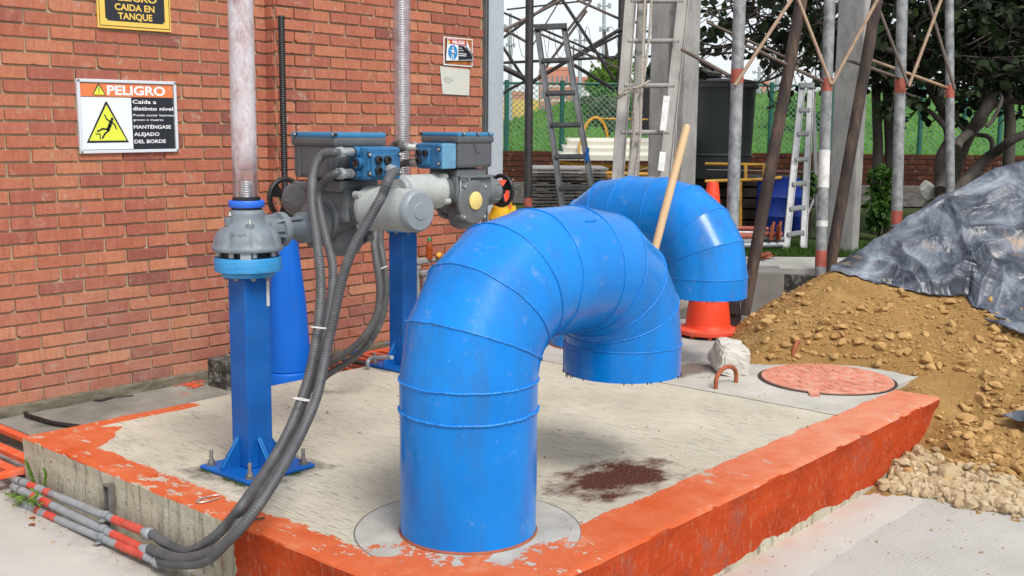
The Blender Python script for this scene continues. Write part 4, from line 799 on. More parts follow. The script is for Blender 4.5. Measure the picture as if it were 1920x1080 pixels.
# ------------------------------------------------------------------ electric actuators
def loc(c, rz):
    R = Matrix.Rotation(rz, 3, 'Z'); return lambda x, y, z: V(*c)+R@V(x, y, z)
class XMB(MB):
    """mesh builder with a local frame: shapes are given in the actuator's own axes"""
    def __init__(s, c, rz): super().__init__(); s.o = Vector(c); s.R = Matrix.Rotation(rz, 3, 'Z')
    def build(s, *a, **k):
        s.v = [tuple(s.o+s.R@Vector(p)) for p in s.v]; return super().build(*a, **k)
def actuator(c, rz, label, first):
    """own axes: output flange -x, cover disc +x, motor -y, handwheel +y, electronics box on top"""
    c = Vector(c); t = thing('electric_actuator', label, 'actuator', c, 'grey and blue electric valve actuators'); X_ = lambda: XMB(c, rz)
    mb = X_()
    mb.lathe([(.084, -.10), (.090, -.096), (.090, .07), (.08, .09)], (0, -.03, -.02), (1, 0, 0), 48)
    mb.lathe([(.055, -.15), (.06, -.12), (.085, -.10)], (0, -.01, -.045), (1, 0, 0), 40)
    mb.lathe([(.03, -.132), (.088, -.130), (.092, -.127), (.092, -.110), (.086, -.106), (.05, -.104)], (0, -.01, -.050), (1, 0, 0), 56)
    mb.box((.0, -.035, .030), (.185, .27, .135), bev=.022); mb.box((-.01, -.05, .108), (.20, .22, .045), bev=.01); mb.box((0, -.03, .092), (.225, .25, .014), bev=.004)
    mb.lathe([(.03, -.182), (.045, -.178), (.066, -.162), (.080, -.135), (.084, -.10), (.086, -.09), (.086, -.06), (.07, -.02)], (0.01, -.03, .0), (0, 0, 1), 44)
    mb.lathe([(.074, -.10), (.078, -.17), (.088, -.205), (.090, -.212)], (0, 0, .022), (0, 1, 0), 44)
    for k in range(3): an = -1.2+k*.9; mb.prism([(.01+math.cos(an)*.05, -.03+math.sin(an)*.05, -.17), (.01+math.cos(an)*.10, -.03+math.sin(an)*.10, -.06), (.01+math.cos(an)*.05, -.03+math.sin(an)*.05, -.06)], (-math.sin(an)*.008, math.cos(an)*.008, 0))
    body = mb.build('casting', M['grey_body'], t)
    dy = -.015 if first else -.05; dz = -.035; R0 = .113
    mb = X_(); mb.lathe([(R0-.012, .075), (R0-.004, .085), (R0, .088), (R0, .100), (R0-.005, .106), (R0-.02, .109), (.049, .1105)], (0, dy, dz), (1, 0, 0), 60)
    for k in range(4): an = k*PI/2+.75; mb.lathe([(.018, .07), (.018, .104), (.014, .108)], (0, dy+math.cos(an)*(R0-.004), dz+math.sin(an)*(R0-.004)), (1, 0, 0), 14)
    mb.build('round_cover', M['grey_body'], t)
    mb = X_(); mb.lathe([(.0, .1105), (.042, .1105), (.0465, .113), (.0465, .118), (.043, .1205), (0, .121)], (0, dy, dz+.005), (1, 0, 0), 44, caps=False); mb.box((.1215, dy, dz+.007), (.002, .018, .002)); mb.build('yellow_disc', M['yellow_cap'], t)
    mb = X_()
    for k in range(4): an = k*PI/2+.75; mb.lathe([(.0075, 0), (.0075, .006), (.004, .007)], (.108, dy+math.cos(an)*(R0-.004), dz+math.sin(an)*(R0-.004)), (1, 0, 0), 8)
    mb.build('cover_bolt', M['steel'], t)
    mb = X_(); mb.lathe([(.088, -.212), (.0905, -.214), (.0915, -.222), (.0915, -.240), (.087, -.246), (.084, -.30), (.081, -.46)], (0, 0, .024), (0, 1, 0), 56)
    for k in range(4): an = k*PI/2+.95; mb.lathe([(.016, -.20), (.016, -.238)], (math.cos(an)*.088, 0, .024+math.sin(an)*.088), (0, 1, 0), 14)
    mb.build('motor_shell', M['grey_motor'], t)
    mb = X_(); mb.lathe([(.0813, -.458), (.0813, -.474), (.078, -.484), (.071, -.490), (.034, -.4915), (.032, -.4945), (0, -.495)], (0, 0, .024), (0, 1, 0), 56, caps=False); mb.build('motor_end_cap', M['grey_cap'], t)
    mb = X_()
    for k in range(4): an = k*PI/2+.95; mb.lathe([(.007, 0), (.007, -.006), (.004, -.007)], (math.cos(an)*.088, -.238, .024+math.sin(an)*.088), (0, 1, 0), 8)
    mb.build('motor_bolt', M['steel'], t)
    hy = .335 if first else .275; cz = .035 if first else .005
    mb = X_(); mb.lathe([(.05, .05), (.058, .10), (.066, .12), (.072, hy-.15), (.074, hy-.10), (.068, hy-.065), (.05, hy-.05)], (0, 0, cz), (0, 1, 0), 44)
    for k in range(5): an = k*2*PI/5+.5; mb.prism([(math.cos(an)*.070, hy-.14, cz+math.sin(an)*.07), (math.cos(an)*.079, hy-.10, cz+math.sin(an)*.079), (math.cos(an)*.066, hy-.06, cz+math.sin(an)*.066)], (-math.sin(an)*.016, 0, math.cos(an)*.016))
    mb.build('gear_housing', M['grey_body'], t)
    mb = X_(); ring = [(math.cos(a)*.080, hy, cz+math.sin(a)*.080) for a in np.linspace(0, 2*PI, 41)]; mb.tube(ring, .0115, 12, False); mb.lathe([(.03, hy-.05), (.028, hy), (.022, hy+.012)], (0, 0, cz), (0, 1, 0), 20)
    for k in range(3):
        a0 = k*2*PI/3+.5; mb.prism([(math.cos(a0-.45)*.026, hy-.006, cz+math.sin(a0-.45)*.026), (math.cos(a0-.42)*.078, hy-.006, cz+math.sin(a0-.42)*.078), (math.cos(a0+.42)*.078, hy-.006, cz+math.sin(a0+.42)*.078), (math.cos(a0+.45)*.026, hy-.006, cz+math.sin(a0+.45)*.026)], (0, .012, 0))
    mb.build('handwheel', M['black'], t)
    bx0, bx1, by0, by1, z0, z1 = -.155, .115, -.18, .09, .137, .317; cx, cy = (bx0+bx1)/2, (by0+by1)/2
    mb = X_(); mb.box((cx, cy, (z0+z1-.045)/2), (bx1-bx0-.014, by1-by0-.014, z1-.045-z0), bev=.016); mb.box((cx, cy, z1-.037), (bx1-bx0, by1-by0, .036), bev=.012)
    mb.prism([(bx1-.008, cy+.02+math.cos(a)*.028, z1-.062-math.sin(a)*.042) for a in np.linspace(0, PI, 14)], (.005, 0, 0)); mb.prism([(cx+.02+math.cos(a)*.028, by1-.008, z1-.062-math.sin(a)*.042) for a in np.linspace(0, PI, 14)], (0, .005, 0))
    mb.box((cx, by1+.004, z0+.07), (.19, .022, .10), bev=.008); mb.box((bx0+.004, by1-.05, z0+.06), (.008, .012, .12), bev=.003); mb.box((bx0+.004, by0+.03, z0+.06), (.008, .012, .12), bev=.003)
    mb.box((cx, cy, z0-.006), (.14, .14, .02), bev=.004); eb = mb.build('electronics_box', M['grey_box'], t)
    mb = X_(); mb.box((cx, cy, z1-.012), (bx1-bx0-.002, by1-by0-.002, .022), bev=.009); mb.build('blue_lid', M['blue_lid'], t)
    scr = [(bx0+.004, by1-.035), (bx0+.006, by0+.006), (bx1-.004, by0+.04), (bx1-.004, by1-.035), (bx1-.004, cy+.01)]
    mb = X_()
    for q in scr: mb.box((q[0], q[1], z1-.010), (.018, .020, .012), bev=.003)
    mb.build('screw_recess', M['black'], t)
    mb = X_()
    for q in scr: mb.lathe([(.006, 0), (.006, .008)], (q[0]+(-.006 if q[0] < 0 else .006), q[1], z1-.013), (0, 0, 1), 10)
    mb.build('lid_screw', M['steel'], t)
    # terminal box on the -y end: glands point to -x, cover faces -y
    tx0, tx1, ty0, ty1, tz0, tz1 = -.08, .094, -.275, -.172, .133, .262
    mb = X_(); mb.box(((tx0+tx1)/2, (ty0+ty1)/2, (tz0+tz1)/2), (tx1-tx0, ty1-ty0, tz1-tz0), bev=.014)
    for z_ in (.240, .160): mb.lathe([(.0235, 0), (.022, -.024)], (tx0+.006, -.222, z_), (1, 0, 0), 24)
    mb.lathe([(.019, 0), (.022, -.006), (.022, -.030)], (tx0+.006, -.245, .200), (1, 0, 0), 24); bx = mb.build('terminal_box', M['blue_box'], t)
    mb = X_(); mb.box(((tx0+tx1)/2, ty0-.002, (tz0+tz1)/2), (tx1-tx0-.006, .014, tz1-tz0-.010), bev=.006); mb.box((-.020, ty0-.014, .192), (.094, .022, .088), bev=.010)
    for r0 in (.026, .016): mb.tube([(.062+math.cos(a)*r0, ty0-.009, .205+math.sin(a)*r0) for a in np.linspace(.2, PI-.2, 12)], .002, 6)
    mb.tube([(.030, ty0-.009, .248), (.085, ty0-.009, .248), (.087, ty0-.009, .20)], .0016, 6); sub(mb, 'cover', M['blue_box'], bx)
    mb = X_(); mb.box((tx1-.004, (ty0+ty1)/2, (tz0+tz1)/2), (.014, ty1-ty0-.006, tz1-tz0-.004), bev=.006); sub(mb, 'faded_side', M['blue_faded'] if not first else M['blue_box'], bx)
    for xx, zz in ((-.040, .212), (.006, .212), (-.040, .172)):
        mb = X_(); mb.lathe([(.0175, 0), (.0175, .010), (.012, .013), (.010, .013), (.009, .006), (0, .006)], (xx, ty0-.024, zz), (0, -1, 0), 12, caps=False); sub(mb, 'blanking_plug', M['black'], bx)
    mb = X_(); mb.lathe([(.0185, 0), (.0185, -.008), (.012, -.010), (0, -.004)], (tx0-.022, -.245, .200), (1, 0, 0), 12, caps=False); sub(mb, 'blanking_plug', M['black'], bx)
    for xx, zz in ((-.070, .232), (-.070, .160), (.086, .232), (.086, .162)):
        mb = X_(); mb.box((xx, ty0-.008, zz), (.014, .008, .020), bev=.002); sub(mb, 'screw_recess', M['black'], bx); mb = X_(); mb.lathe([(.0062, 0), (.0062, .007), (.004, .008)], (xx, ty0-.0085, zz), (0, -1, 0), 10); sub(mb, 'box_screw', M['steel'], bx)
    return t, (lambda x, y, z: c+Matrix.Rotation(rz, 3, 'Z')@V(x, y, z)), (lambda x, y, z: Matrix.Rotation(rz, 3, 'Z')@V(x, y, z))
C1 = V(2.885, 3.47, .985); C2 = V(4.15, 3.945, .985)
act1, L1, D1 = actuator(C1, 0, 'nearer grey actuator with long dusty motor and blue terminal box', True)
act2, L2, D2 = actuator(C2, -PI/2, 'farther grey actuator with cream yellow disc by the steel column', False)
def gland(t, p, d, L=.055, r=.021):
    mb = MB(); d = Vector(d).normalized(); p = Vector(p); mb.lathe([(r*.9, 0), (r, .004), (r, L*.72), (r*1.04, L*.74)], p, d, 24); g = mb.build('cable_gland', M['steel'], t)
    mb = MB(); mb.lathe([(r*1.15, 0), (r*1.22, .003), (r*1.22, .016), (r*1.05, .018)], p+d*L*.74, d, 8, False); mb.lathe([(r*1.1, 0), (r*1.12, .012), (r*.95, .02)], p+d*(L*.74+.018), d, 24); sub(mb, 'gland_nut', M['galv'], g)
    mb = MB(); mb.lathe([(r*1.12, -.012), (r*1.12, .002)], p, d, 20); sub(mb, 'gland_seal', M['black'], g)
    return p+d*(L*.74+.03)
gA = gland(act1, L1(-.100, -.222, .240), (-1, 0, 0), .065, .0185); gB = gland(act1, L1(-.100, -.222, .160), (-1, 0, 0), .065, .0185); gC = gland(act1, L1(.012, -.292, .176), (0, -1, -.1), .014, .0175)
gD = gland(act2, L2(-.100, -.222, .240), D2(-1, 0, 0), .05, .019); gE = gland(act2, L2(-.100, -.222, .160), D2(-1, 0, 0), .05, .019); gF = gland(act2, L2(-.105, -.245, .238), D2(-1, -.3, 0), .06, .017)
q = P(869, 345, y=C2.y-.097); mb = MB(); mb.box(q, (.046, .004, .075)); dp = mb.build('data_plate', M['s_frame'], act2)
mb = MB()
for k in range(9): mb.box(q+V(.002*nz(k*3.3), -.003, .034-.008*k), (.036+.008*nz(k*1.7), .002, .0035 if k % 3 else .006))
sub(mb, 'plate_print', M['s_black'], dp)
mb = MB(); mb.box(q+V(.042, 0, .025), (.014, .003, .020)); mb.build('small_sticker', M['s_white'], act2)

# ------------------------------------------------------------------ corrugated cable hoses
def hose(name, pts, r, label, grp, pitch=.0105, n=14, ties=()):
    sp_ = spline(pts, .003); L = [0]
    for a, b in zip(sp_[:-1], sp_[1:]): L.append(L[-1]+(b-a).length)
    out = []; rs = []; s_ = 0; j = 0; step = pitch/4
    while s_ < L[-1]:
        while L[j+1] < s_: j += 1
        f = (s_-L[j])/max(L[j+1]-L[j], 1e-6); out.append(sp_[j].lerp(sp_[j+1], f)); ph = len(out) % 4; rs.append(r*(1 if ph in (0, 1) else .945)); s_ += step
    mb = MB(); mb.tube(out, rs, n, True); o = mb.build(name, M['rubber_hose'], None, out[0]); tag(o, label, 'hose', grp)
    return o, out
G = 'corrugated cable hoses of the actuators'
r_ = .0180
hoseA, pA = hose('cable_hose', [gA+V(.02, 0, 0), gA-V(.012, 0, 0), P(604, 291, d=4.16), P(588, 322, d=4.15), P(585, 380, d=4.1), P(594, 450, d=4.05), P(601, 520, d=4.02), P(599, 590, d=3.98), P(585, 680, d=3.93), P(563, 755, d=3.88), P(530, 830, d=3.8), P(487, 900, d=3.66), P(452, 950, d=3.5), P(430, 978, x=1.995), P(395, 1012, x=1.965), P(350, 1034, x=1.97), P(310, 1018, x=1.99), P(285, 1000, x=2.0)], r_, 'upper front cable hose from the top gland down to the highest red-banded conduit', G)
hoseB, pB = hose('cable_hose', [gB+V(.02, 0, 0), gB-V(.012, 0, 0), P(606, 345, d=4.2), P(597, 375, d=4.22), P(610, 440, d=4.18), P(624, 500, d=4.12), P(620, 560, d=4.08), P(604, 640, d=4.0), P(578, 730, d=3.95), P(545, 815, d=3.86), P(505, 890, d=3.72), P(466, 948, x=2.02), P(430, 1010, x=1.93), P(385, 1052, x=1.92), P(330, 1058, x=1.93), P(293, 1048, x=1.96)], .0172, 'cable hose from the lower gland, running behind the other two', G)
hoseC, pC = hose('cable_hose', [gC+V(0, .02, .0), gC+V(0, -.008, -.004), P(731, 332, d=3.86), P(716, 368, d=3.84), P(690, 415, d=3.83), P(660, 470, d=3.83), P(640, 530, d=3.85), P(625, 600, d=3.86), P(612, 660, d=3.86), P(595, 740, d=3.8), P(566, 810, d=3.72), P(528, 880, d=3.58), P(487, 945, x=2.0), P(440, 1003, x=1.93), P(392, 1036, x=1.92), P(340, 1047, x=1.935), P(300, 1036, x=1.95), P(281, 1028, x=1.965)], r_, 'front cable hose leaving the terminal box face and crossing the motor', G)
hoseD, pD = hose('cable_hose', [gE-V(0,.02,0), gE+V(0,.02,0), P(738, 315, d=5.75), P(722, 350, d=5.6), P(703, 440, d=5.35), P(704, 480, d=5.3), P(712, 540, d=5.3), P(706, 590, d=5.3), P(680, 635, d=5.3), P(640, 668, d=5.35), P(605, 690, d=5.45), P(585, 712, d=5.5), P(575, 735, z=-.1)], r_, 'left one of the two hoses hanging against the wall', G)
hoseE, pE = hose('cable_hose', [gD-V(0,.02,0), gD+V(0,.02,0), P(736, 290, d=5.85), P(728, 350, d=5.7), P(713, 440, d=5.45), P(717, 480, d=5.38), P(724, 540, d=5.38), P(716, 595, d=5.38), P(690, 645, d=5.38), P(650, 680, d=5.4), P(615, 702, d=5.45), P(597, 722, d=5.5), P(585, 745, z=-.12)], r_, 'right one of the two hoses hanging against the wall', G)
hoseF, pF = hose('cable_hose', [gF-V(0, .01, 0), gF+V(-.01, .02, 0), P(752, 268, d=5.65), P(738, 272, d=5.7), P(728, 300, d=5.7), P(716, 360, d=5.6), P(702, 440, d=5.5)], .017, 'short dark hose looping from the far terminal box behind the near one', G)
def tie(par, px, py, d, wpx, tilt=0):
    a = P(px-wpx/2, py-tilt, d=d); b = P(px+wpx/2, py+tilt, d=d); m_ = (a+b)/2; ax = (b-a).normalized(); up_ = V(0, 0, 1); fr_ = -fw; mb = MB(); R_ = (b-a).length/2
    ring = [m_+ax*math.cos(an)*R_+fr_*math.sin(an)*.019-up_*.0*an for an in np.linspace(0, 2*PI, 33)]; mb.tube(ring, .0026, 6, False); mb.box(P(px-2, py, d=d-.020), (.009, .009, .008), bev=.002)
    loc_ = ORIG[par.name]; o = mb.build('cable_tie', M['zip'], None, loc_); o.parent = par; o.location = (0, 0, 0)
tie(hoseC, 602, 615, 3.93, 37, 2); tie(hoseC, 566, 749, 3.84, 33, 3); tie(hoseE, 714, 504, 5.33, 24, -5)

# ------------------------------------------------------------------ conduits clamped to the slab's left face
def conduit(pts, label, red):
    t = thing('striped_conduit', label, 'conduit', pts[0], 'grey conduits with red bands along the slab')
    pts = pts[:-1]+[pts[-2].lerp(pts[-1], f) for f in (.03, .06, .5)]+[pts[-1]]; sp_ = spline(pts, .02); a, b = pts[-5], pts[-1]; mb = MB(); mb.tube(sp_, .0152, 16); mb.build('tube', M['galv'], t)
    d_ = (b-a).normalized(); mb = MB(); mb.lathe([(.0165, -.002), (.0215, 0), (.0215, .024), (.0185, .028)], b-d_*.015, d_, 24); mb.build('end_coupling', M['galv'], t)
    for f0, f1 in red:
        mb = MB(); mb.tube([a.lerp(b, f0), a.lerp(b, f1)], .0162, 16, False); mb.build('red_band', M['cond_red'], t)
    for f in (.04, .17): mb = MB(); q = a.lerp(b, f); mb.tube([q, q+d_*.05], [.0175, .0168], 16, True); mb.build('coupling', M['galv'], t)
    return t
def cp(px, py, x): return P(px, py, x=x)
conduit([cp(96, 893, 2.22)+V(-.02, .1, 0), cp(62, 893, 2.12), cp(30, 899, 2.03), cp(34, 901, 2.0), cp(281, 1001, 2.0)], 'topmost red-banded grey conduit on the slab face', ((.10, .20), (.235, .28), (.76, .96)))
conduit([cp(40, 903, 2.08), cp(25, 912, 1.99), cp(32, 916, 1.97), cp(277, 1033, 1.97)], 'middle red-banded grey conduit on the slab face', ((.14, .30), (.76, .96)))
conduit([cp(35, 942, 2.02), cp(28, 940, 1.97), cp(38, 944, 1.955), cp(298, 1054, 1.955)], 'lowest red-banded grey conduit near the ground', ((.14, .30), (.74, .92)))
t = thing('conduit_bracket', 'rusty slotted strut bracket holding the conduits to the slab', 'bracket', cp(208, 960, 2.05)); q = cp(208, 938, 2.045)
mb = MB(); mb.box(q+V(-.008, .018, -.03), (.022, .004, .19)); mb.box(q+V(-.008, -.018, -.03), (.022, .004, .19)); mb.box(q+V(-.001, 0, -.03), (.004, .036, .19)); mb.box(q+V(-.012, 0, .063), (.02, .036, .004)); mb.build('strut', M['dull_steel'], t)
for (px, py, x) in ((201, 968.5, 2.0), (196, 994.5, 1.97), (193, 1010, 1.955)):
    q = cp(px, py, x); mb = MB(); ring = [q+V(math.cos(a)*.0175, 0, math.sin(a)*.0175) for a in np.linspace(-.6, PI+.8, 18)]
    for k in range(17): mb.prism([ring[k]+V(0, -.014, 0), ring[k+1]+V(0, -.014, 0), ring[k+1]+V(0, .014, 0), ring[k]+V(0, .014, 0)], V(0, 0, .0025))
    mb.box(q+V(-.022, 0, -.010), (.018, .022, .003)); mb.build('pipe_clamp', M['steel'] if False else M['galv'], t)

# ------------------------------------------------------------------ behind the near post
bc = P(541, 697, z=-.05); D3 = (bc-CAM).dot(fw)
t = thing('stem_shroud', 'tapered blue shroud with flanged rim and tall black slotted stem, behind the near pedestal', 'shroud', (bc.x, bc.y, -.13))
mb = MB(); rb = 43*D3/2056; zt = P(541, 430, d=D3).z; mb.lathe([(rb, -.03), (rb*.985, .0), (rb*.80, .36), (rb*.46, zt), (rb*.3, zt+.003)], (bc.x, bc.y, 0), n=56); mb.build('cone_body', M['blue_deep'], t)
mb = MB(); mb.lathe([(rb*1.04, -.14), (rb*1.05, -.135), (rb*1.05, -.045), (rb*1.03, -.04), (rb*.9, -.03)], (bc.x, bc.y, 0), n=56); mb.build('base_flange', M['blue_deep'], t)
mb = MB(); pts = []; rs = []; z = zt-.02; ztop = P(541, 42, d=D3).z
while z < ztop: pts += [(bc.x, bc.y, z), (bc.x, bc.y, z+.006), (bc.x, bc.y, z+.007), (bc.x, bc.y, z+.011)]; rs += [.0185, .0185, .0168, .0168]; z += .012
mb.tube(pts, rs, 20); mb.build('black_stem', M['black'], t)
q = P(426, 715, z=-.1); mb = MB(); mb.box((q.x+.22, q.y+.08, -.075), (.46, .2, .17), bev=.012)
bm_ = mb.build('mossy_block', M['conc_moss']); tag(bm_, 'blackened mossy concrete block behind the near pedestal', 'block')
sm_ = bm_.modifiers.new('s', 'SUBSURF'); sm_.levels = 3; sm_.render_levels = 3; sm_.subdivision_type = 'SIMPLE'
tx = bpy.data.textures.new('rough', 'CLOUDS'); tx.noise_scale = .05; dm = bm_.modifiers.new('d', 'DISPLACE'); dm.texture = tx; dm.strength = .02
# gratings over the drain
def grating(x0, x1, y0, y1, z, label, cross, step=.095, wd=.028):
    t = thing('drain_grating', label, 'grating', ((x0+x1)/2, (y0+y1)/2, z-.03)); mb = MB()
    mb.box(((x0+x1)/2, y0+.02, z-.012), (x1-x0, .04, .024), bev=.003); mb.box(((x0+x1)/2, y1-.02, z-.012), (x1-x0, .04, .024), bev=.003); mb.box((x0+.02, (y0+y1)/2, z-.0122), (.04, y1-y0-.082, .024), bev=.003); mb.box((x1-.02, (y0+y1)/2, z-.0122), (.04, y1-y0-.082, .024), bev=.003); mb.build('frame', M['grate'], t)
    mb = MB()
    if cross == 'y':
        x = x0+.04+step*.7
        while x < x1-.05: mb.box((x, (y0+y1)/2, z-.013), (wd, y1-y0-.08, .022)); x += step
    else:
        y = y0+.04+step*.7
        while y < y1-.05: mb.box(((x0+x1)/2, y, z-.013), (x1-x0-.08, wd, .022)); y += step
    mb.build('bars', M['grate'], t)
mb = MB(); mb.box((1.6, 5.0, -.30), (1.44, 1.0, .02)); tag(mb.build('drain_bottom', M['hatch_ring']), kind='structure')
grating(1.2, 2.315, 4.58, 5.455, -.15, 'orange steel drain grating at the left corner of the slab', 'y', .118, .048)
grating(4.02, 5.25, 4.98, 5.37, -.135, 'orange steel drain grating against the wall by the far pedestal', 'y', .085, .03)
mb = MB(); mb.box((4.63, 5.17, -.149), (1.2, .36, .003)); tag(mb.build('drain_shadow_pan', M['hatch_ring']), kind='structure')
# black hose end on the yard floor, dry leaf litter, orange paint flake
mb = MB(); mb.tube(spline([P(48, 775, z=-.135), P(52, 779, z=-.135), P(75, 786, z=-.135), P(104, 794, z=-.135), P(150, 800, z=-.14)], .01), .011, 10); tag(mb.build('black_hose', M['black']), 'short black hose end lying on the yard floor by the brick wall', 'hose')
mb = MB(); mb.tube(spline([P(175, 752, z=-.146), P(205, 746, z=-.140), P(250, 741, z=-.143)], .01), [.004]*1 if False else .004, 6); mb.tube(spline([P(170, 750, z=-.146), P(190, 750, z=-.14), P(212, 744, z=-.143)], .01), .006, 6); tag(mb.build('dry_twig', M['bark']), 'dry brown twig lying along the foot of the brick wall', 'twig')
mb = MB(); R2 = random.Random(3)
for k in range(60):
    q = P(360+R2.gauss(0, 12), 721+R2.gauss(0, 3.5), z=-.1475); a = R2.uniform(0, 6.3); mb.prism([q+V(math.cos(a+b)*.012*R2.uniform(.4, 1), math.sin(a+b)*.02*R2.uniform(.4, 1), R2.uniform(0, .003)) for b in (0, 1.5, 3, 4.5)], V(0, 0, .002))
tag(mb.build('paint_flakes', M['grate']), 'scatter of orange paint flakes on the grey yard floor', 'paint flakes', kind='stuff')
# conduits on the wall behind the far pedestal
for k, (py, pz, xx, lab) in enumerate(((490, 0, 787, 'upper'), (512, 0, 800, 'middle'), (531, 0, 815, 'lower'))):
    q = P(xx, py, y=5.27-.03*k); t = thing('wall_conduit', lab+' grey conduit with a cast elbow box low on the brick wall', 'conduit', (q.x, q.y, -.15), 'grey conduits low on the wall')
    mb = MB(); mb.tube([q+V(.03, 0, 0), q+V(1.1, 0, 0)], .0165, 14); mb.build('run', M['cond_old'], t)
    mb = MB(); mb.box(q+V(.01, 0, 0), (.14, .045, .042), bev=.016); mb.box(q+V(.01, -.024, 0), (.10, .006, .026), bev=.003); eb_ = mb.build('elbow_box', M['cond_old'], t)
    mb = MB(); mb.tube([q+V(-.02, 0, -.015), V(q.x-.02, q.y, -.15)], .016, 14); mb.lathe([(.022, 0), (.022, -.03)], q+V(-.02, 0, -.02), (0, 0, 1), 12); mb.build('drop', M['cond_old'], t)
q = P(805, 487, y=5.25); t = thing('drink_bottle', 'amber drink bottle with green cap standing on the wall conduit', 'bottle', q)
mb = MB(); mb.lathe([(.001, .0), (.021, .002), (.0235, .01), (.023, .05), (.0215, .06), (.0235, .07), (.0235, .085), (.018, .112), (.0105, .125), (.0105, .131)], q, n=28, caps=False); mb.build('bottle_body', M['amber'], t)
mb = MB(); mb.lathe([(.0215, .084), (.0215, .0865), (.0178, .106), (.0108, .120), (.0105, .128)], q+V(0, 0, .001), n=24, caps=False); mb.build('clear_neck', M['clear'], t)
mb = MB(); mb.lathe([(.013, .128), (.0135, .130), (.0135, .145), (.012, .147), (0, .147)], q, n=24, caps=False); mb.build('cap', M['cap_green'], t)
q = P(823, 479, y=5.24); mb = MB(); mb.lathe([(.004, -.022), (.018, -.016), (.0215, 0), (.019, .012), (.010, .021), (.0, .023)], q, (.7, -.2, .5), 24, caps=False); tag(mb.build('orange_fruit', M['fruit'], None, q), 'bitten orange fruit lying beside the amber bottle', 'fruit')
q = P(884, 447, y=5.2); t = thing('clear_bottle', 'clear bottle with a red cap half hidden behind the near gooseneck pipe', 'bottle', q+V(0, 0, -.13))
mb = MB(); mb.lathe([(.02, -.13), (.022, -.12), (.022, -.04), (.010, -.01), (.010, 0)], q, n=24); mb.build('bottle_body', M['clear'], t); mb = MB(); mb.lathe([(.013, -.004), (.013, .014), (0, .015)], q, n=20, caps=False); mb.build('cap', M['cap_red'], t)
# looped cable and black strap at the far pedestal
mb = MB(); mb.tube(spline([P(690, 690, z=.01), P(690, 678, z=.05), P(700, 671, z=.06), P(735, 670, d=5.9)], .008), .011, 12); tag(mb.build('bent_conduit', M['galv']), 'short bent grey conduit stub by the far pedestal', 'conduit')
mb = MB(); mb.tube(spline([P(600, 668, d=5.95), P(640, 672, z=-.10), P(690, 683, z=-.10), P(730, 690, z=-.06)], .01), .014, 10); tag(mb.build('floor_cable', M['rubber_hose']), 'dark cable lying across the orange grating', 'cable')
mb = MB(); mb.tube(spline([P(650, 664, z=-.12), P(700, 650, z=-.12), P(728, 644, z=-.11)], .01), .010, 10); tag(mb.build('floor_cable', M['blue_post']), 'thin blue cable along the foot of the wall', 'cable')
# ------------------------------------------------------------------ manhole, rebar hoops, broken concrete
hc = P(1550, 712, z=0); t = thing('manhole_cover', 'round faded orange manhole cover set in the slab', 'manhole cover', (hc.x, hc.y, 0)); hr = .345
mb = MB(); mb.lathe([(hr+.018, .0025), (hr+.001, .003)], (hc.x, hc.y, 0), n=72, caps=False); mb.build('gap', M['hatch_ring'], t)
mb = MB(); mb.lathe([(hr, .0), (hr, .009), (hr-.004, .013), (0, .0132)], (hc.x, hc.y, 0), n=72, caps=False); mb.box((hc.x-hr+.0, hc.y-.09, .005), (.13, .05, .011), Matrix.Rotation(.6, 3, 'Z')); cv = mb.build('lid', M['hatch'], t)
mb = MB(); R2 = random.Random(9)
for ring_, n_, ln in ((.07, 10, .07), (.14, 14, .06), (.20, 20, .055), (.26, 26, .05), (.305, 30, .045)):
    for k in range(n_):
        a = 2*PI*k/n_+R2.uniform(-.08, .08); th = a+R2.choice((0, .9, -.9, 1.5, .4)); c_ = V(hc.x+math.cos(a)*ring_, hc.y+math.sin(a)*ring_, .0145); mb.box(c_, (ln, .009, .004), Matrix.Rotation(th, 3, 'Z'), bev=.0015)
sub(mb, 'raised_pattern', M['hatch_rib'], cv)
mb = MB(); a, b = P(1342, 729, z=0), P(1380, 717, z=0); ax = (b-a); m_ = (a+b)/2; L = ax.length/2; ax.normalize(); pts = [a+V(0, 0, -.02), a+V(0, 0, .03)]+[m_-ax*math.cos(s)*L+V(0, 0, .035+math.sin(s)*.065) for s in np.linspace(.1, PI-.1, 14)]+[b+V(0, 0, .03), b+V(0, 0, -.02)]
mb.tube(spline(pts, .01), .0115, 14); tag(mb.build('lifting_hoop', M['rust_bar'], None, m_), 'rusty rebar lifting hoop on the slab in front of the broken concrete', 'lifting hoop', 'rusty rebar lifting hoops')
mb = MB(); q = P(1486, 676, z=0); mb.tube(spline([q+V(0, 0, -.02), q+V(.0, 0, .04), q+V(.03, .0, .085), q+V(.08, .01, .10), q+V(.13, .03, .07)], .01), .0125, 14); tag(mb.build('lifting_hoop', M['rust_bar'], None, q), 'rusty rebar lifting hoop half buried at the foot of the clay heap', 'lifting hoop', 'rusty rebar lifting hoops')
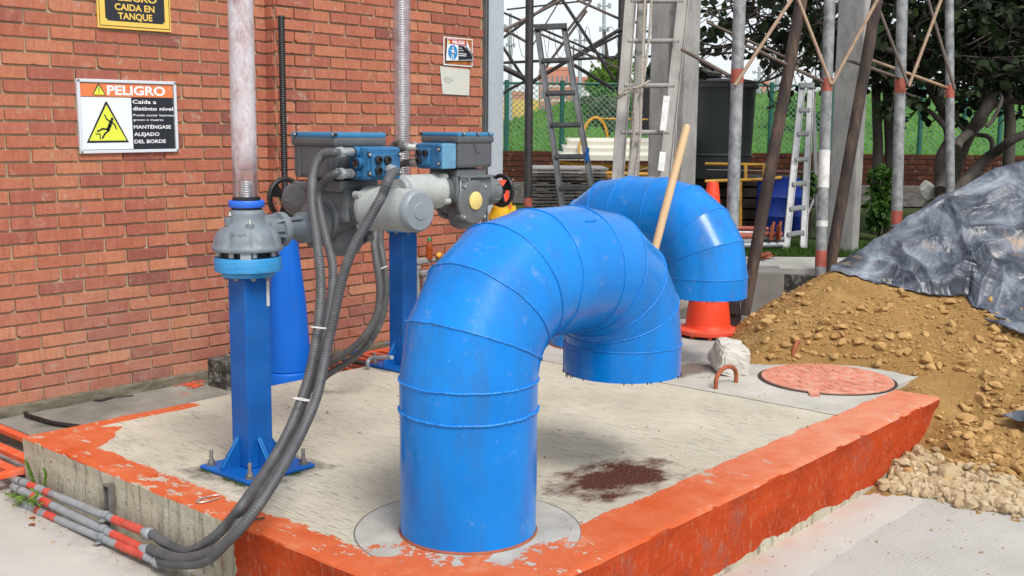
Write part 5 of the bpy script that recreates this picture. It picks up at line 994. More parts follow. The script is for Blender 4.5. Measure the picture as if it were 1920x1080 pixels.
def rock(c, size, seed, n=3, rough=.28, flat=False):
    bm = bmesh.new(); bmesh.ops.create_icosphere(bm, subdivisions=n, radius=1); R2 = random.Random(seed); pl = [(Vector((R2.gauss(0, 1), R2.gauss(0, 1), R2.gauss(0, 1))).normalized(), R2.uniform(.42, .82)) for _ in range(10)]
    for v in bm.verts:
        p = v.co.copy()
        for nn, dd in pl:
            e = p.dot(nn)-dd
            if e > 0: p -= nn*e*.92
        p *= 1+.05*nz(p.x*2+seed, p.y*2, p.z*2)+.02*nz(p.x*7+seed, p.y*7, p.z*7); v.co = Vector((p.x*size[0], p.y*size[1], p.z*size[2]))
    R_ = Matrix.Rotation(R2.uniform(0, 6.28), 3, 'Z') @ Matrix.Rotation(R2.uniform(-.4, .4), 3, 'X') if not flat else Matrix.Identity(3)
    vs = [Vector(c)+R_@v.co for v in bm.verts]; fs = [[v.index for v in f.verts] for f in bm.faces]; bm.free(); return vs, fs
# white broken concrete chunk
q = P(1357, 700, z=0)+V(.06, .0, .085); mb = MB(); bm = bmesh.new(); bmesh.ops.create_cube(bm, size=1); bmesh.ops.subdivide_edges(bm, edges=bm.edges[:], cuts=14, use_grid_fill=True)
Rr = Matrix.Rotation(-.75, 3, 'Z') @ Matrix.Rotation(.16, 3, 'Y') @ Matrix.Rotation(.12, 3, 'X'); vs = []
for v in bm.verts:
    p = v.co; p2 = Vector((p.x*.16*(1-.1*p.z), p.y*.24*(1-.24*p.z), p.z*.155)); k = (abs(p.x) > .42)+(abs(p.y) > .42)+(abs(p.z) > .42); p2 *= 1-.045*(k >= 2)-.03*(k == 3); nn = Vector((fbm(p2.x*14, p2.y*14, p2.z*14+4), fbm(p2.x*14+7, p2.y*14, p2.z*14), fbm(p2.x*14, p2.y*14+9, p2.z*14))); p2 += nn*.011; vs.append(q+Rr@p2)
mb.add(vs, [[v.index for v in f.verts] for f in bm.faces], False); bm.free(); tag(mb.build('broken_concrete', M['stone_white'], None, q), 'chunk of broken white concrete beside the foot of the orange cone', 'rubble')
# ------------------------------------------------------------------ traffic cones
def cone_at(c, h, rb, rt_, label, rz=0, ring=True):
    t = thing('traffic_cone', label, 'traffic cone', c, 'orange traffic cones')
    mb = MB(); mb.lathe([(rb+.01, .05), (rb, .07), (rb-.002, .08)]+[(rb+(rt_-rb)*f, .08+(h-.08)*f) for f in (.02, .3, .34, .342, .6, .8, .97)]+[(rt_-.003, h), (rt_-.012, h-.004)], c, n=56, caps=False); b_ = mb.build('cone_body', M['cone'], t)
    mb = MB(); Rz = Matrix.Rotation(rz, 3, 'Z'); o = Vector(c); mb.lathe([(rb+.050, .014), (rb+.055, .02), (rb+.055, .04), (rb+.045, .048), (rb+.0, .056)], c, n=8 if False else 48, caps=False)
    for k in range(10): an = 2*PI*k/10; mb.box(o+V(math.cos(an)*(rb+.035), math.sin(an)*(rb+.035), .008), (.02, .02, .016))
    mb.build('foot', M['cone_base'], t)
    f0, f1 = .60, .80; mb = MB(); mb.lathe([(rb+(rt_-rb)*f0+.0015, .08+(h-.08)*f0), (rb+(rt_-rb)*f1+.0015, .08+(h-.08)*f1)], c, n=56, caps=False); mb.build('reflective_band', M['white_band'], t)
    return t
cc1 = P(1327, 628, z=0); cc1 = V(cc1.x+.03, cc1.y+.02, -.005); D_ = (cc1-CAM).dot(fw)
cone_at(cc1, 1.0, .146, .036, 'tall orange traffic cone behind the mouth of the farther gooseneck pipe')
cc2 = P(941, 500, d=7.3); cc2.z = -.005; zt = P(935, 337, d=7.3).z
cone_at(cc2, zt+.005, .13, .034, 'orange traffic cone with yellow caution tape behind the handwheel by the wall')
t = thing('caution_tape', 'crumpled yellow caution tape wound round the cone by the wall', 'tape', (cc2.x, cc2.y, .7)); R2 = random.Random(6)
mb = MB()
for k in range(5):
    zz = P(935, 384+k*7, d=7.3).z; rr = .064+.007*k; ring = []
    n_ = 40; tl = R2.uniform(-.03, .03)
    up_row = [V(cc2.x+math.cos(a)*(rr+.006*nz(a*2, k)), cc2.y+math.sin(a)*(rr+.006*nz(a*2, k+4)), zz+.018+tl*math.cos(a)+.006*nz(a*3, k*2)) for a in np.linspace(0, 2*PI, n_)]
    dn_row = [p_-V(0, 0, .036)+V(0, 0, .006*nz(p_.x*30, k)) for p_ in up_row]; mb.add(up_row+dn_row, [(i, i+1, n_+i+1, n_+i) for i in range(n_-1)], True)
for k in range(3):
    a = P(952+6*k, 388+8*k, d=7.2); mb.add([a, a+rt*.05+V(0, 0, .01), a+rt*.06-V(0, 0, .03), a-V(0, 0, .025)], [(0, 1, 2, 3)])
mb.build('tape_strip', M['tape'], t); mb = MB()
for k, (x_, ch) in enumerate(zip((936, 945, 953), ('P', 'O', 'I'))):
    q = P(x_, 391, d=7.19); fcx = Face(q, rt, up, -fw); fcx.text(mb, ch, 0, 0, .02, .026, .002, .05)
mb.build('tape_print', M['tape_red'], t)
# ------------------------------------------------------------------ wooden pole leaning on the far gooseneck
a = P(1158, 700, z=.0); a = P(1163, 716, z=.0); b = P(1287, 240, d=(a-CAM).dot(fw)+.12); mb = MB(); dd = (b-a); n_ = 14; pts = [a+dd*(k/n_)+V(.002*nz(k*.7), 0, 0) for k in range(n_+1)]+[b+dd.normalized()*.012, b+dd.normalized()*.02]; mb.tube(pts, [.0215]*(n_+1)+[.018, .01], 24)
tag(mb.build('wooden_pole', M['handle_wood'], None, a), 'smooth pale wooden pole leaning between the two blue goosenecks', 'pole')

# ------------------------------------------------------------------ heap of clay
def rbf(pts):
    A = np.array([(p.x, p.y) for p in pts]); z = np.array([p.z for p in pts]); n = len(A)
    def ph(r): r = np.maximum(r, 1e-9); return r*r*np.log(r)
    K = ph(np.linalg.norm(A[:, None]-A[None], axis=2))+np.eye(n)*.002; Pm = np.hstack([np.ones((n, 1)), A]); S = np.block([[K, Pm], [Pm.T, np.zeros((3, 3))]]); w_ = np.linalg.solve(S, np.concatenate([z, np.zeros(3)]))
    return lambda x, y: float(w_[:n]@ph(np.hypot(A[:, 0]-x, A[:, 1]-y))+w_[n]+w_[n+1]*x+w_[n+2]*y)
ctl = []
for px, py in ((1368, 640), (1392, 668), (1405, 684), (1450, 684), (1520, 682), (1600, 686), (1650, 692), (1700, 712), (1735, 732)): ctl.append(P(px, py, z=-.01))
for px, py in ((1600, 705), (1560, 700), (1660, 715), (1690, 728), (1640, 735), (1500, 700)): ctl.append(P(px, py, z=-.05))
for px, py in ((1655, 908), (1700, 920), (1760, 934), (1850, 950), (1920, 960), (2020, 985), (2200, 1030), (2500, 1080)): ctl.append(P(px, py, z=-.29))
ctl += [P(1656, 906, y=1.9), P(1684, 872, y=1.9), P(1718, 848, y=1.9), P(1742, 822, y=1.9), P(1752, 800, y=1.9), P(1790, 790, y=1.8), V(5.52, 1.95, .01), V(5.5, 2.05, .0)]
for px, py, d in ((1400, 612, 6.9), (1450, 583, 6.92), (1500, 543, 6.95), (1560, 512, 7.0), (1600, 560, 6.75), (1500, 620, 6.55), (1440, 640, 6.5), (1600, 640, 6.35), (1700, 650, 6.3), (1660, 545, 6.95), (1740, 560, 6.85), (1800, 578, 6.75), (1700, 600, 6.6),
                  (1800, 640, 6.35), (1850, 610, 6.55), (1920, 640, 6.4), (1800, 720, 5.95), (1900, 720, 5.9), (1760, 790, 5.6), (1850, 820, 5.4), (1920, 840, 5.3), (1750, 850, 5.32), (1850, 890, 5.0), (1920, 900, 4.98), (1700, 700, 6.1),
                  (1600, 486, 7.3), (1650, 452, 7.35), (1700, 419, 7.4), (1770, 380, 7.45), (1850, 342, 7.5), (1920, 312, 7.5), (2020, 280, 7.5), (2150, 270, 7.4), (2300, 330, 7.2), (2500, 480, 7.0), (1920, 480, 6.95), (1850, 500, 6.98), (1780, 500, 7.05), (2020, 480, 6.9), (2020, 640, 6.3), (2150, 500, 6.8), (2100, 800, 5.4), (2250, 800, 5.5), (1700, 490, 7.2)):
    ctl.append(P(px, py, d=d))
for px, d, z in ((1380, 7.3, 0), (1450, 7.5, 0), (1560, 7.9, .1), (1700, 8.3, .3), (1850, 8.7, .33), (2000, 9, .33), (2300, 8.6, .33), (2600, 8, 0), (2700, 7, -.2)): q = P(px, 500, d=d); q.z = z; ctl.append(q)
hz_ = rbf(ctl)
def heap(x, y):
    z = hz_(x, y); g_ = fbm(x*2.2, y*2.2, 5, 5); z += .032*g_+.012*fbm(x*9, y*9, 1, 4)+.006*fbm(x*27, y*27, 1, 3)
    k = min(math.hypot(x-hc.x, y-hc.y)-.39, 9)
    if y > 1.9 and x < 5.62+.05*nz(x*3, y*3) and y < 2.4: k = min(k, max(x-5.5, 0)-.02)
    if y > 1.9 and k < .12: z = min(z, -.03+max(k, 0)*.9)
    return z
mb = MB()
gx = np.linspace(4.2, 10.2, 300); gy = np.linspace(-.6, 3.75, 240); zz = {}
e1 = Vector((fw.x, fw.y)).normalized(); nx_, ny_ = len(gx), len(gy)
vs = []; keep = []
for j, y in enumerate(gy):
    for i, x in enumerate(gx):
        z = heap(x, y); fl = -.29 if y < 2.2 else -.01; vs.append((x, y, z)); keep.append(z > (fl-.05))
fs = []
for j in range(ny_-1):
    for i in range(nx_-1):
        a = j*nx_+i; q = (a, a+1, a+nx_+1, a+nx_)
        cx_, cy_2 = gx[i], gy[j]
        if X0-.1 < cx_ < X1 and Y0 < cy_2 < Y1 and cx_ < 5.2 and vs[a][2] < -.004: continue
        if all(keep[k] for k in q): fs.append(q)
mb.add(vs, fs, True); o = mb.build('clay_heap', M['clay']); tag(o, 'large heap of yellow-brown clay at the far end of the slab, half covered by black sheeting', 'clay heap', kind='stuff')
# clods and stones
RV = [rock((0, 0, 0), (1, 1, 1), s, 2) for s in range(14)]
RB = [rock((0, 0, 0), (1, 1, 1), s+50, 3) for s in range(12)]
def put(mb, lib, c, r, R2, sq=(.55, .95)):
    vs, fs = lib[R2.randrange(len(lib))]; R_ = Matrix.Rotation(R2.uniform(0, 6.28), 3, 'Z') @ Matrix.Rotation(R2.gauss(0, .35), 3, 'X'); sx, sy, sz = r, r*R2.uniform(.65, 1), r*R2.uniform(*sq); c = Vector(c)
    mb.add([c+R_@Vector((v.x*sx, v.y*sy, v.z*sz)) for v in vs], fs, False)
mb = MB(); R2 = random.Random(21); cnt = 0
def heap_pt(R2, u, px0, px1, py0, py1):
    px = R2.uniform(px0, px1); py = R2.uniform(py0, py1); v = ray(px, py); t_ = 4.0     # march down the sight line to the heap's surface
    while t_ < 9:
        q = CAM+v*t_
        if 4.2 < q.x < 10.1 and -.5 < q.y < 3.7 and q.z < heap(q.x, q.y): return q
        t_ += .04
    return None
hits = 0
for k in range(8200):
    q = heap_pt(R2, 0, 1360, 1990, 500, 965)
    if q is None or q.z < (-.27 if q.y < 1.9 else (-.012 if q.x > 5.5 else 0)): continue
    low = q.z < .28 or nz(q.x*1.7, q.y*1.7, 8) > .12; r = (R2.paretovariate(1.9)*.0056 if low else R2.paretovariate(2.8)*.0042); r = min(r, .046)
    tt = min(1, max(0, R2.gauss(.5, .22))); mb.c = (tt, 0, 0, 1); z = heap(q.x, q.y); put(mb, RV, (q.x, q.y, z+r*.12), r, R2, (.4, .8))
o = mb.build('clay_clods', M['clod']); tag(o, 'countless small clay clods strewn over the heap', 'clods', kind='stuff')
# pale stones at the foot of the heap: the small ones as one mass, the larger ones one by one
mb = MB(); R2 = random.Random(31); big = []
def foot(s, w_):
    """s along the foot from the slab face to the right edge of the view, w outward"""
    return None
for k in range(3000):
    px = R2.uniform(1652, 1990); base = 905+(px-1655)*.195; py = base+14+R2.gauss(0, 1)*3-abs(R2.gauss(0, 1))*29-(R2.random()<.35)*max(0, 1760-px)*R2.random()*1.4
    q = heap_pt(R2, 0, px, px+1, py, py+1)
    if q is None:
        q = P(px, py, z=-.29)
        if py > base+26: continue
    if q.y > 1.9 and q.z > -.05 and q.x < 5.4: continue
    if q.y > 1.905 and q.x < 5.5: continue
    z = max(heap(q.x, q.y), -.288); h = q.z+.29; r = min(.036, R2.paretovariate(2.2)*.0118)*(1 if h < .12 else .8); tt = min(1, max(0, R2.gauss(.8-3.2*h, .25))); mb.c = (tt, 0, 0, 1)
    if r > .027 and len(big) < 64: big.append((q.x, q.y, z+r*.4, r, tt)); continue
    put(mb, RV, (q.x, q.y, z+r*.35), r, R2)
o = mb.build('foot_gravel', M['gravel']); tag(o, 'dusty pale gravel along the foot of the clay heap', 'gravel', kind='stuff')
for (x, y, z, r, tt) in big:
    mb = MB(); mb.c = (tt, 0, 0, 1); put(mb, RB, (x, y, z), r*1.15, R2); tag(mb.build('loose_stone', M['gravel'], None, (x, y, z)), 'fist-sized pale rounded stone among the gravel at the foot of the clay heap', 'stone', 'loose pale stones at the foot of the heap')
def one_stone(px, py, r, label, lib=RB, seed=1, mat='gravel', tt=.6, sq=(.7, .9), name='loose_stone'):
    R3 = random.Random(seed); q = heap_pt(R3, 0, px, px+.1, py, py+.1)
    if q is None: q = P(px, py, z=0)
    z = q.z; mb = MB(); mb.c = (tt, 0, 0, 1); put(mb, lib, (q.x, q.y, z+r*.35), r, R3, sq); tag(mb.build(name, M[mat], None, q), label, 'stone')
one_stone(1783, 902, .066, 'largest pale stone, peaked, at the foot of the clay heap', seed=3, tt=.7, sq=(1.1, 1.2))
one_stone(1436, 612, .062, 'tan rock highest on the left flank of the clay heap near the cone', seed=5, mat='clod', tt=.55, sq=(.5, .6))
one_stone(1812, 792, .055, 'flat tan rock embedded in the right part of the heap', seed=6, mat='clod', tt=.5, sq=(.4, .5))
one_stone(1465, 668, .021, 'small white stone left of the buried rebar hoop', seed=7, tt=1); one_stone(1502, 667, .020, 'small white stone right of the buried rebar hoop', seed=8, tt=1)
one_stone(1806, 770, .046, 'tan rock above the flat one, right part of the heap', seed=9, mat='clod', tt=.6, sq=(.6, .7))
# scattered crumbs on slab and pavement
mb = MB(); R2 = random.Random(41)
for k in range(150):
    x, y = R2.uniform(2.4, 5.3), R2.uniform(2.1, 4.3); r = R2.paretovariate(3)*.0028
    if math.hypot(x-2.545, y-2.405) < .25: continue
    tt = R2.random(); mb.c = (tt, 0, 0, 1); put(mb, RV[:4], (x, y, min(r, .01)*.5), min(r, .01), R2)
for k in range(90):
    q = P(R2.uniform(1270, 1900), R2.uniform(930, 1079), z=-.29); r = min(.009, R2.paretovariate(3)*.003)
    if q.y < 1.88: mb.c = (R2.random(), 0, 0, 1); put(mb, RV[:4], (q.x, q.y, -.29+r*.5), r, R2)
for k in range(420):
    s_ = R2.uniform(2.9, 4.4); x = 2.03-abs(R2.gauss(0, .07)); r = min(.008, R2.paretovariate(3)*.0025); mb.c = (R2.random(), 0, 0, 1); put(mb, RV[:4], (x, s_, -.235+r*.5), r, R2)
tag(mb.build('loose_crumbs', M['gravel']), 'tiny crumbs of stone scattered on slab and pavement', 'crumbs', kind='stuff')
# ------------------------------------------------------------------ black sheeting over the heap
def sheet(name, bottom, top, label, seed, wr=.05, NU=240, NV=170, back=.5, lift=.02):
    bo = [Vector(p) for p in bottom]; to = [Vector(p) for p in top]
    def at(line, f): k = f*(len(line)-1); i = min(int(k), len(line)-2); return line[i].lerp(line[i+1], k-i)
    mb = MB(); vs = []
    folds = [([(1690, 455, 7.2), (1722, 500, 7.05), (1752, 548, 6.9)], .085, .035), ([(1655, 470, 7.25), (1760, 452, 7.15), (1860, 440, 7.1), (1960, 455, 7.0)], .05, .03), ([(1800, 560, 6.8), (1822, 520, 6.9), (1850, 480, 7.0), (1905, 455, 7.05)], .10, .04), ([(1760, 545, 6.9), (1812, 530, 6.9), (1880, 545, 6.8), (1960, 570, 6.6)], .09, .035),
             ([(1620, 500, 7.15), (1680, 515, 7.05), (1740, 552, 6.88)], .05, .022), ([(1850, 400, 7.3), (1900, 390, 7.3), (1960, 420, 7.2)], .06, .025), ([(1780, 420, 7.3), (1815, 470, 7.05), (1830, 510, 6.95)], .045, .02), ([(1865, 590, 6.6), (1880, 540, 6.8), (1930, 510, 6.9)], .07, .028), ([(1700, 430, 7.35), (1790, 405, 7.35), (1880, 372, 7.4)], .035, .02), ([(1830, 575, 6.7), (1842, 548, 6.8), (1900, 500, 6.9)], .05, .018)]
    fl_ = [([P(a_, b_, d=c_).xy for a_, b_, c_ in pl], am, wd) for pl, am, wd in folds]
    def foldz(x, y):
        q = Vector((x+.03*nz(x*4, y*4, 2), y+.03*nz(x*4, y*4, 6))); tot = 0
        for pl, am, wd in fl_:
            best = 9; tt = 0
            for i_, (a_, b_) in enumerate(zip(pl[:-1], pl[1:])):
                ab = b_-a_; f = max(0, min(1, (q-a_).dot(ab)/ab.length_squared)); dd = (a_+ab*f-q).length
                if dd < best: best = dd; tt = (i_+f)/(len(pl)-1); sd = ab.cross(q-a_) if hasattr(ab, 'cross') else 1
            if best < wd*6: e = am*(.35+.65*math.sin(PI*min(1, .12+tt*.85))); tot += e*math.exp(-best/(wd*(1.5 if sd > 0 else .55)))
        return tot
    for j in range(NV):
        v_ = j/(NV-1)*(1+back)
        for i in range(NU):
            u_ = i/(NU-1); p = at(bo, u_); q = at(to, u_); e = V(.02*nz(u_*9, seed), .02*nz(u_*9, seed+3), 0) if j == 0 else V(0, 0, 0); s_ = p.lerp(q, v_)+e; x, y = s_.x, s_.y
            z = hz_(x, y) if v_ <= 1.02 else hz_(at(to, u_).x, at(to, u_).y)-(v_-1.02)*1.2
            wx = .35*nz(x*1.1, y*1.1, seed); d1 = x*.62+y*.78; d2 = x*.9-y*.45
            a1 = nz(d1*2.3+wx*2, d2*.75+wx, seed); a2 = nz(d2*3.1-wx*2, d1*1.25, seed+2); a3 = nz(x*7+wx*3, y*7, seed+5)
            rid = (1-abs(a1)*3.2)*.62+(1-abs(a2)*3.2)*.40+(1-abs(a3)*2.4)*.07; wgt = sm(0, .12, v_) if v_ < .5 else 1
            z += lift+wr*(.35+.65*wgt)*max(rid, -.3)*.55+foldz(x, y)*(.3+.7*wgt)
            if v_ < .06: z -= (.06-v_)*.5
            if 4.3 < x < 10 and -.5 < y < 3.7 and v_ < 1.0: z = max(z, heap(x, y)+.014)
            vs.append((x, y, z))
    mb.add(vs, [(j*NU+i, j*NU+i+1, (j+1)*NU+i+1, (j+1)*NU+i) for j in range(NV-1) for i in range(NU-1)], True)
    o = mb.build(name, M['tarp']); so = o.modifiers.new('t', 'SOLIDIFY'); so.thickness = .003; tag(o, label, 'plastic sheet'); return o
bt = [P(px, py, d=d) for px, py, d in ((1556, 508, 7.02), (1600, 523, 6.98), (1660, 530, 7.0), (1720, 545, 6.9), (1780, 556, 6.85), (1815, 560, 6.82), (1822, 578, 6.72), (1862, 596, 6.6), (1920, 612, 6.5), (2010, 640, 6.35), (2200, 640, 6.4))]
tp = [P(px, py, d=d) for px, py, d in ((1570, 500, 7.25), (1605, 484, 7.3), (1650, 452, 7.35), (1700, 419, 7.4), (1770, 380, 7.45), (1850, 342, 7.5), (1920, 312, 7.5), (1980, 290, 7.5), (2040, 280, 7.5), (2150, 270, 7.4), (2300, 330, 7.2))]
sheet('black_sheeting', bt, tp, 'large dusty black plastic sheet draped over the top of the clay heap', 4, .11)
def flap(pts, label, seed):
    top = [P(a, b, d=c) for a, b, c in pts]; mb = MB(); NU = 30; NV = 8; vs = []
    for j in range(NV):
        for i in range(NU):
            u_ = i/(NU-1); v_ = j/(NV-1); p = top[0].lerp(top[1], u_).lerp(top[3].lerp(top[2], u_), v_); vs.append(p+V(0, 0, .035+.018*nz(u_*4, v_*2, seed)+.006*nz(u_*12, v_*5, seed)))
    mb.add(vs, [(j*NU+i, j*NU+i+1, (j+1)*NU+i+1, (j+1)*NU+i) for j in range(NV-1) for i in range(NU-1)], True); o = mb.build('sheet_flap', M['tarp']); so = o.modifiers.new('t', 'SOLIDIFY'); so.thickness = .004; tag(o, label, 'plastic sheet')
flap(((1843, 607, 6.52), (1990, 625, 6.4), (1990, 665, 6.25), (1850, 611, 6.5)), 'dark loose flap of plastic sheet below the big sheet', 1)
flap(((1878, 789, 5.6), (1990, 770, 5.65), (1990, 830, 5.35), (1884, 794, 5.58)), 'small black plastic corner poking out low on the right of the heap', 2)

# ------------------------------------------------------------------ yard behind: concrete columns, scaffold, ladders
def column(px, d, wl, wr_, label, zb=0, rz=.0):
    q = P(px, 300, d=d); c = V(q.x+wr_/2, q.y+wl/2, 0); mb = MB(); mb.box((c.x, c.y, (zb+4.2)/2), (wr_, wl, 4.2-zb), bev=.012); o = mb.build('concrete_column', M['conc_col'], None, (c.x, c.y, zb)); tag(o, label, 'column')
    mb = MB()
column(1279, 8.2, .31, .20, 'grey precast concrete column behind the long wooden extension ladder', 0)
column(1607, 8.9, .23, .125, 'tall concrete column with a pale right face, left of the fig tree', .3)
q = P(1440, 550, d=7.85); Rz = Matrix.Rotation(YAW-PI/2-.12, 3, 'Z'); t = V(q.x, q.y, .17)
mb = MB(); a = P(1474, 500, d=7.75); c = V(a.x, a.y, 0)-(rt*.62)+V(fw.x, fw.y, 0)*.18; c.z = .165; mb.box(c, (1.24, .36, .36), Rz, bev=.015); tag(mb.build('concrete_block', M['conc_block']), 'grey concrete block at the edge of the raised pavement behind the cone', 'block')
mb = MB(); a = P(1505, 540, d=7.98); mb.box((a.x, a.y, .14), (.3, .06, .30), Rz, bev=.01); mb.box((a.x+.02, a.y+.03, .20), (.3, .1, .1), Rz, bev=.02); tag(mb.build('dark_gap_box', M['conc_moss']), 'dark box standing for the dark gap beside the concrete block', 'kerb')  # dark box added where the pavement edge has a dark gap
def pole(px0, py0, px1, py1, d, r, label, mat='galv_pole', bands=(), ext=0, d1=None, grp='upright scaffold poles', name='scaffold_pole'):
    a = P(px0, py0, d=d); b = P(px1, py1, d=d if d1 is None else d1); dd = (b-a); t = thing(name, label, 'pole', b, grp)
    a2 = a-dd*ext; n_ = 16; mb = MB(); mb.tube([a2.lerp(b, k/n_) for k in range(n_+1)], r, 18); mb.build('tube', M[mat], t)
    for (y0, y1, mt) in bands:
        f0 = (y0-py0)/(py1-py0); f1 = (y1-py0)/(py1-py0); mb = MB(); mb.tube([a+dd*f0, a+dd*f1], r*1.03, 18, False); mb.build({'red_band': 'red_band', 'white_paint': 'white_mark'}[mt], M[mt], t)
    return t
pole(1387, 0, 1371, 480, 7.0, .040, 'scaffold pole with red band just right of the near concrete column', bands=((131, 157, 'red_band'), (440, 458, 'white_paint')), ext=.6)
pole(1556, 0, 1538, 517, 7.6, .038, 'scaffold pole patched with white paint, red band near its foot', bands=((148, 172, 'red_band'), (282, 352, 'white_paint'), (414, 425, 'white_paint'), (470, 500, 'red_band')), ext=.6)
pole(1692, 0, 1681, 425, 8.2, .040, 'scaffold pole behind the clay heap with red bands, between column and fig tree', bands=((148, 176, 'red_band'), (396, 420, 'red_band')), ext=.6)
pole(1780, 0, 1782, 375, 8.8, .034, 'rightmost scaffold pole, standing in front of the fig tree trunk', bands=((160, 184, 'red_band'),), ext=.6)
pole(993, 0, 990, 390, 8.4, .032, 'dark scaffold pole left of the leaning metal ladder', 'dark_pole', bands=((372, 388, 'red_band'),), ext=.6)
pole(1166, 0, 1160, 350, 9.6, .030, 'dark scaffold pole behind the long extension ladder', 'dark_pole', ext=.6)
def bar(pts, d, r, label, mat, name='scaffold_brace', cat='brace', grp='diagonal scaffold braces', d2=None):
    (x0, y0), (x1, y1) = pts; a = P(x0, y0, d=d); b = P(x1, y1, d=d if d2 is None else d2); mb = MB(); n_ = 10; mb.tube([a.lerp(b, k/n_) for k in range(n_+1)], r, 8); o = mb.build(name, M[mat], None, a); tag(o, label, cat, grp); return o
for p_, d_, mt, lab, d2_ in (
    (((1378, 160), (1494, -16)), 6.95, 'tan_rust', 'tan brace rising right from the red band of the pole by the near column', None),
    (((1494, -8), (1558, 158)), 7.5, 'tan_rust', 'tan brace falling to the red band of the white-patched pole', None),
    (((1560, 158), (1648, -6)), 7.55, 'tan_rust', 'pale tan brace rising right from the white-patched pole', None),
    (((1640, -4), (1703, 160)), 8.1, 'brown_brace', 'brown brace falling to the third scaffold pole', None),
    (((1704, 162), (1768, -10)), 8.1, 'tan_rust', 'pale tan brace between the third and the rightmost pole', None),
    (((1738, -8), (1790, 168)), 8.7, 'brown_brace', 'brown brace falling to the rightmost pole', None),
    (((1278, 92), (1378, 148)), 7.2, 'brown_brace', 'brown brace passing in front of the near concrete column', 7.0),
    (((1398, 84), (1556, 160)), 7.4, 'brown_brace', 'long brown brace between the first two galvanised poles', 7.6),
    (((1588, 112), (1702, 152)), 8.0, 'brown_brace', 'brown brace between the timber prop and the third pole', 8.2),
    (((1632, 112), (1780, 166)), 8.4, 'tan_rust', 'thin tan brace reaching the rightmost pole', 8.8),
    (((1326, 42), (1500, 120)), 9.0, 'brown_brace', 'thin brown brace high between column and timber prop', 9.3)):
    bar(p_, d_, .0125, lab, mt, d2=d2_)
LB = ['falling brace from the upper left to the dark pole', 'brace crossing the top of the leaning ladder', 'long brace under the top of the leaning ladder', 'brace rising from the red joint of the dark pole', 'brace falling right toward the extension ladder', 'steep brace left of the extension ladder', 'lower brace behind the leaning ladder', 'short brace left of the dark pole', 'brace left of the dark pole rising right', 'steep brace left of the dark pole', 'thin brace high above the far fence', 'brace at the far left by the steel column']
for k, (p_, r_b, mt) in enumerate(((((940, 60), (1052, 0)), .014, 'brown_brace'), (((942, 72), (1048, -6)), .012, 'dark_pole'), (((940, 22), (1150, 112)), .010, 'dark_pole'), (((994, 156), (1168, 52)), .017, 'dark_pole'), (((1082, 0), (1172, 40)), .012, 'brown_brace'), (((1052, -4), (1152, 150)), .014, 'dark_pole'),
        (((1076, 122), (1152, 168)), .016, 'dark_pole'), (((940, 125), (990, 150)), .024, 'dark_pole'), (((942, 175), (988, 150)), .012, 'dark_pole'), (((943, 88), (988, 156)), .014, 'dark_pole'), (((1000, 58), (1160, 128)), .010, 'brown_brace'), (((940, 52), (986, 78)), .012, 'brown_brace'), (((1006, 150), (1100, 20)), .012, 'brown_brace'), (((1050, 0), (996, 90)), .006, 'dark_pole'), (((1108, 2), (1062, 60)), .012, 'brown_brace'), (((1030, 72), (1150, 122)), .009, 'dark_pole'), (((1175, 28), (1215, 60)), .010, 'dark_pole'), (((1075, 110), (1172, 60)), .012, 'dark_pole'))):
    lb = LB[k] if k < len(LB) else ['brown brace crossing behind the leaning ladder rungs', 'thin strut left of the leaning ladder', 'short brown strut above the leaning ladder', 'thin dark strut behind the ladder top', 'short dark strut right of the extension ladder rail', 'dark brace meeting the far scaffold pole'][k-len(LB)]
    bar(p_, 9.2+.12*(k % 5), r_b, lb, mt, grp='dark braces of the rear scaffold')
bar(((936, 118), (1180, 106)), 12.5, .016, 'long dark horizontal rail of the rear scaffold', 'dark_pole', d2=12.0, grp=None); bar(((1170, 108), (1400, 98)), 12.0, .014, 'right part of the horizontal rear rail', 'dark_pole', grp=None)
bar(((950, 18), (1110, 0)), 12.0, .010, 'thin rail near the top of the rear scaffold', 'dark_pole', grp=None)
# timber props
pole(1510, -40, 1395, 590, 7.55, .041, 'dark timber prop leaning right, standing beside the concrete block', 'timber_dark', grp='dark leaning timber props', name='timber_prop', d1=7.42)
pole(1646, -10, 1553, 520, 7.9, .041, 'dark timber prop leaning against the tall concrete column', 'timber_dark', grp='dark leaning timber props', name='timber_prop', d1=7.75)
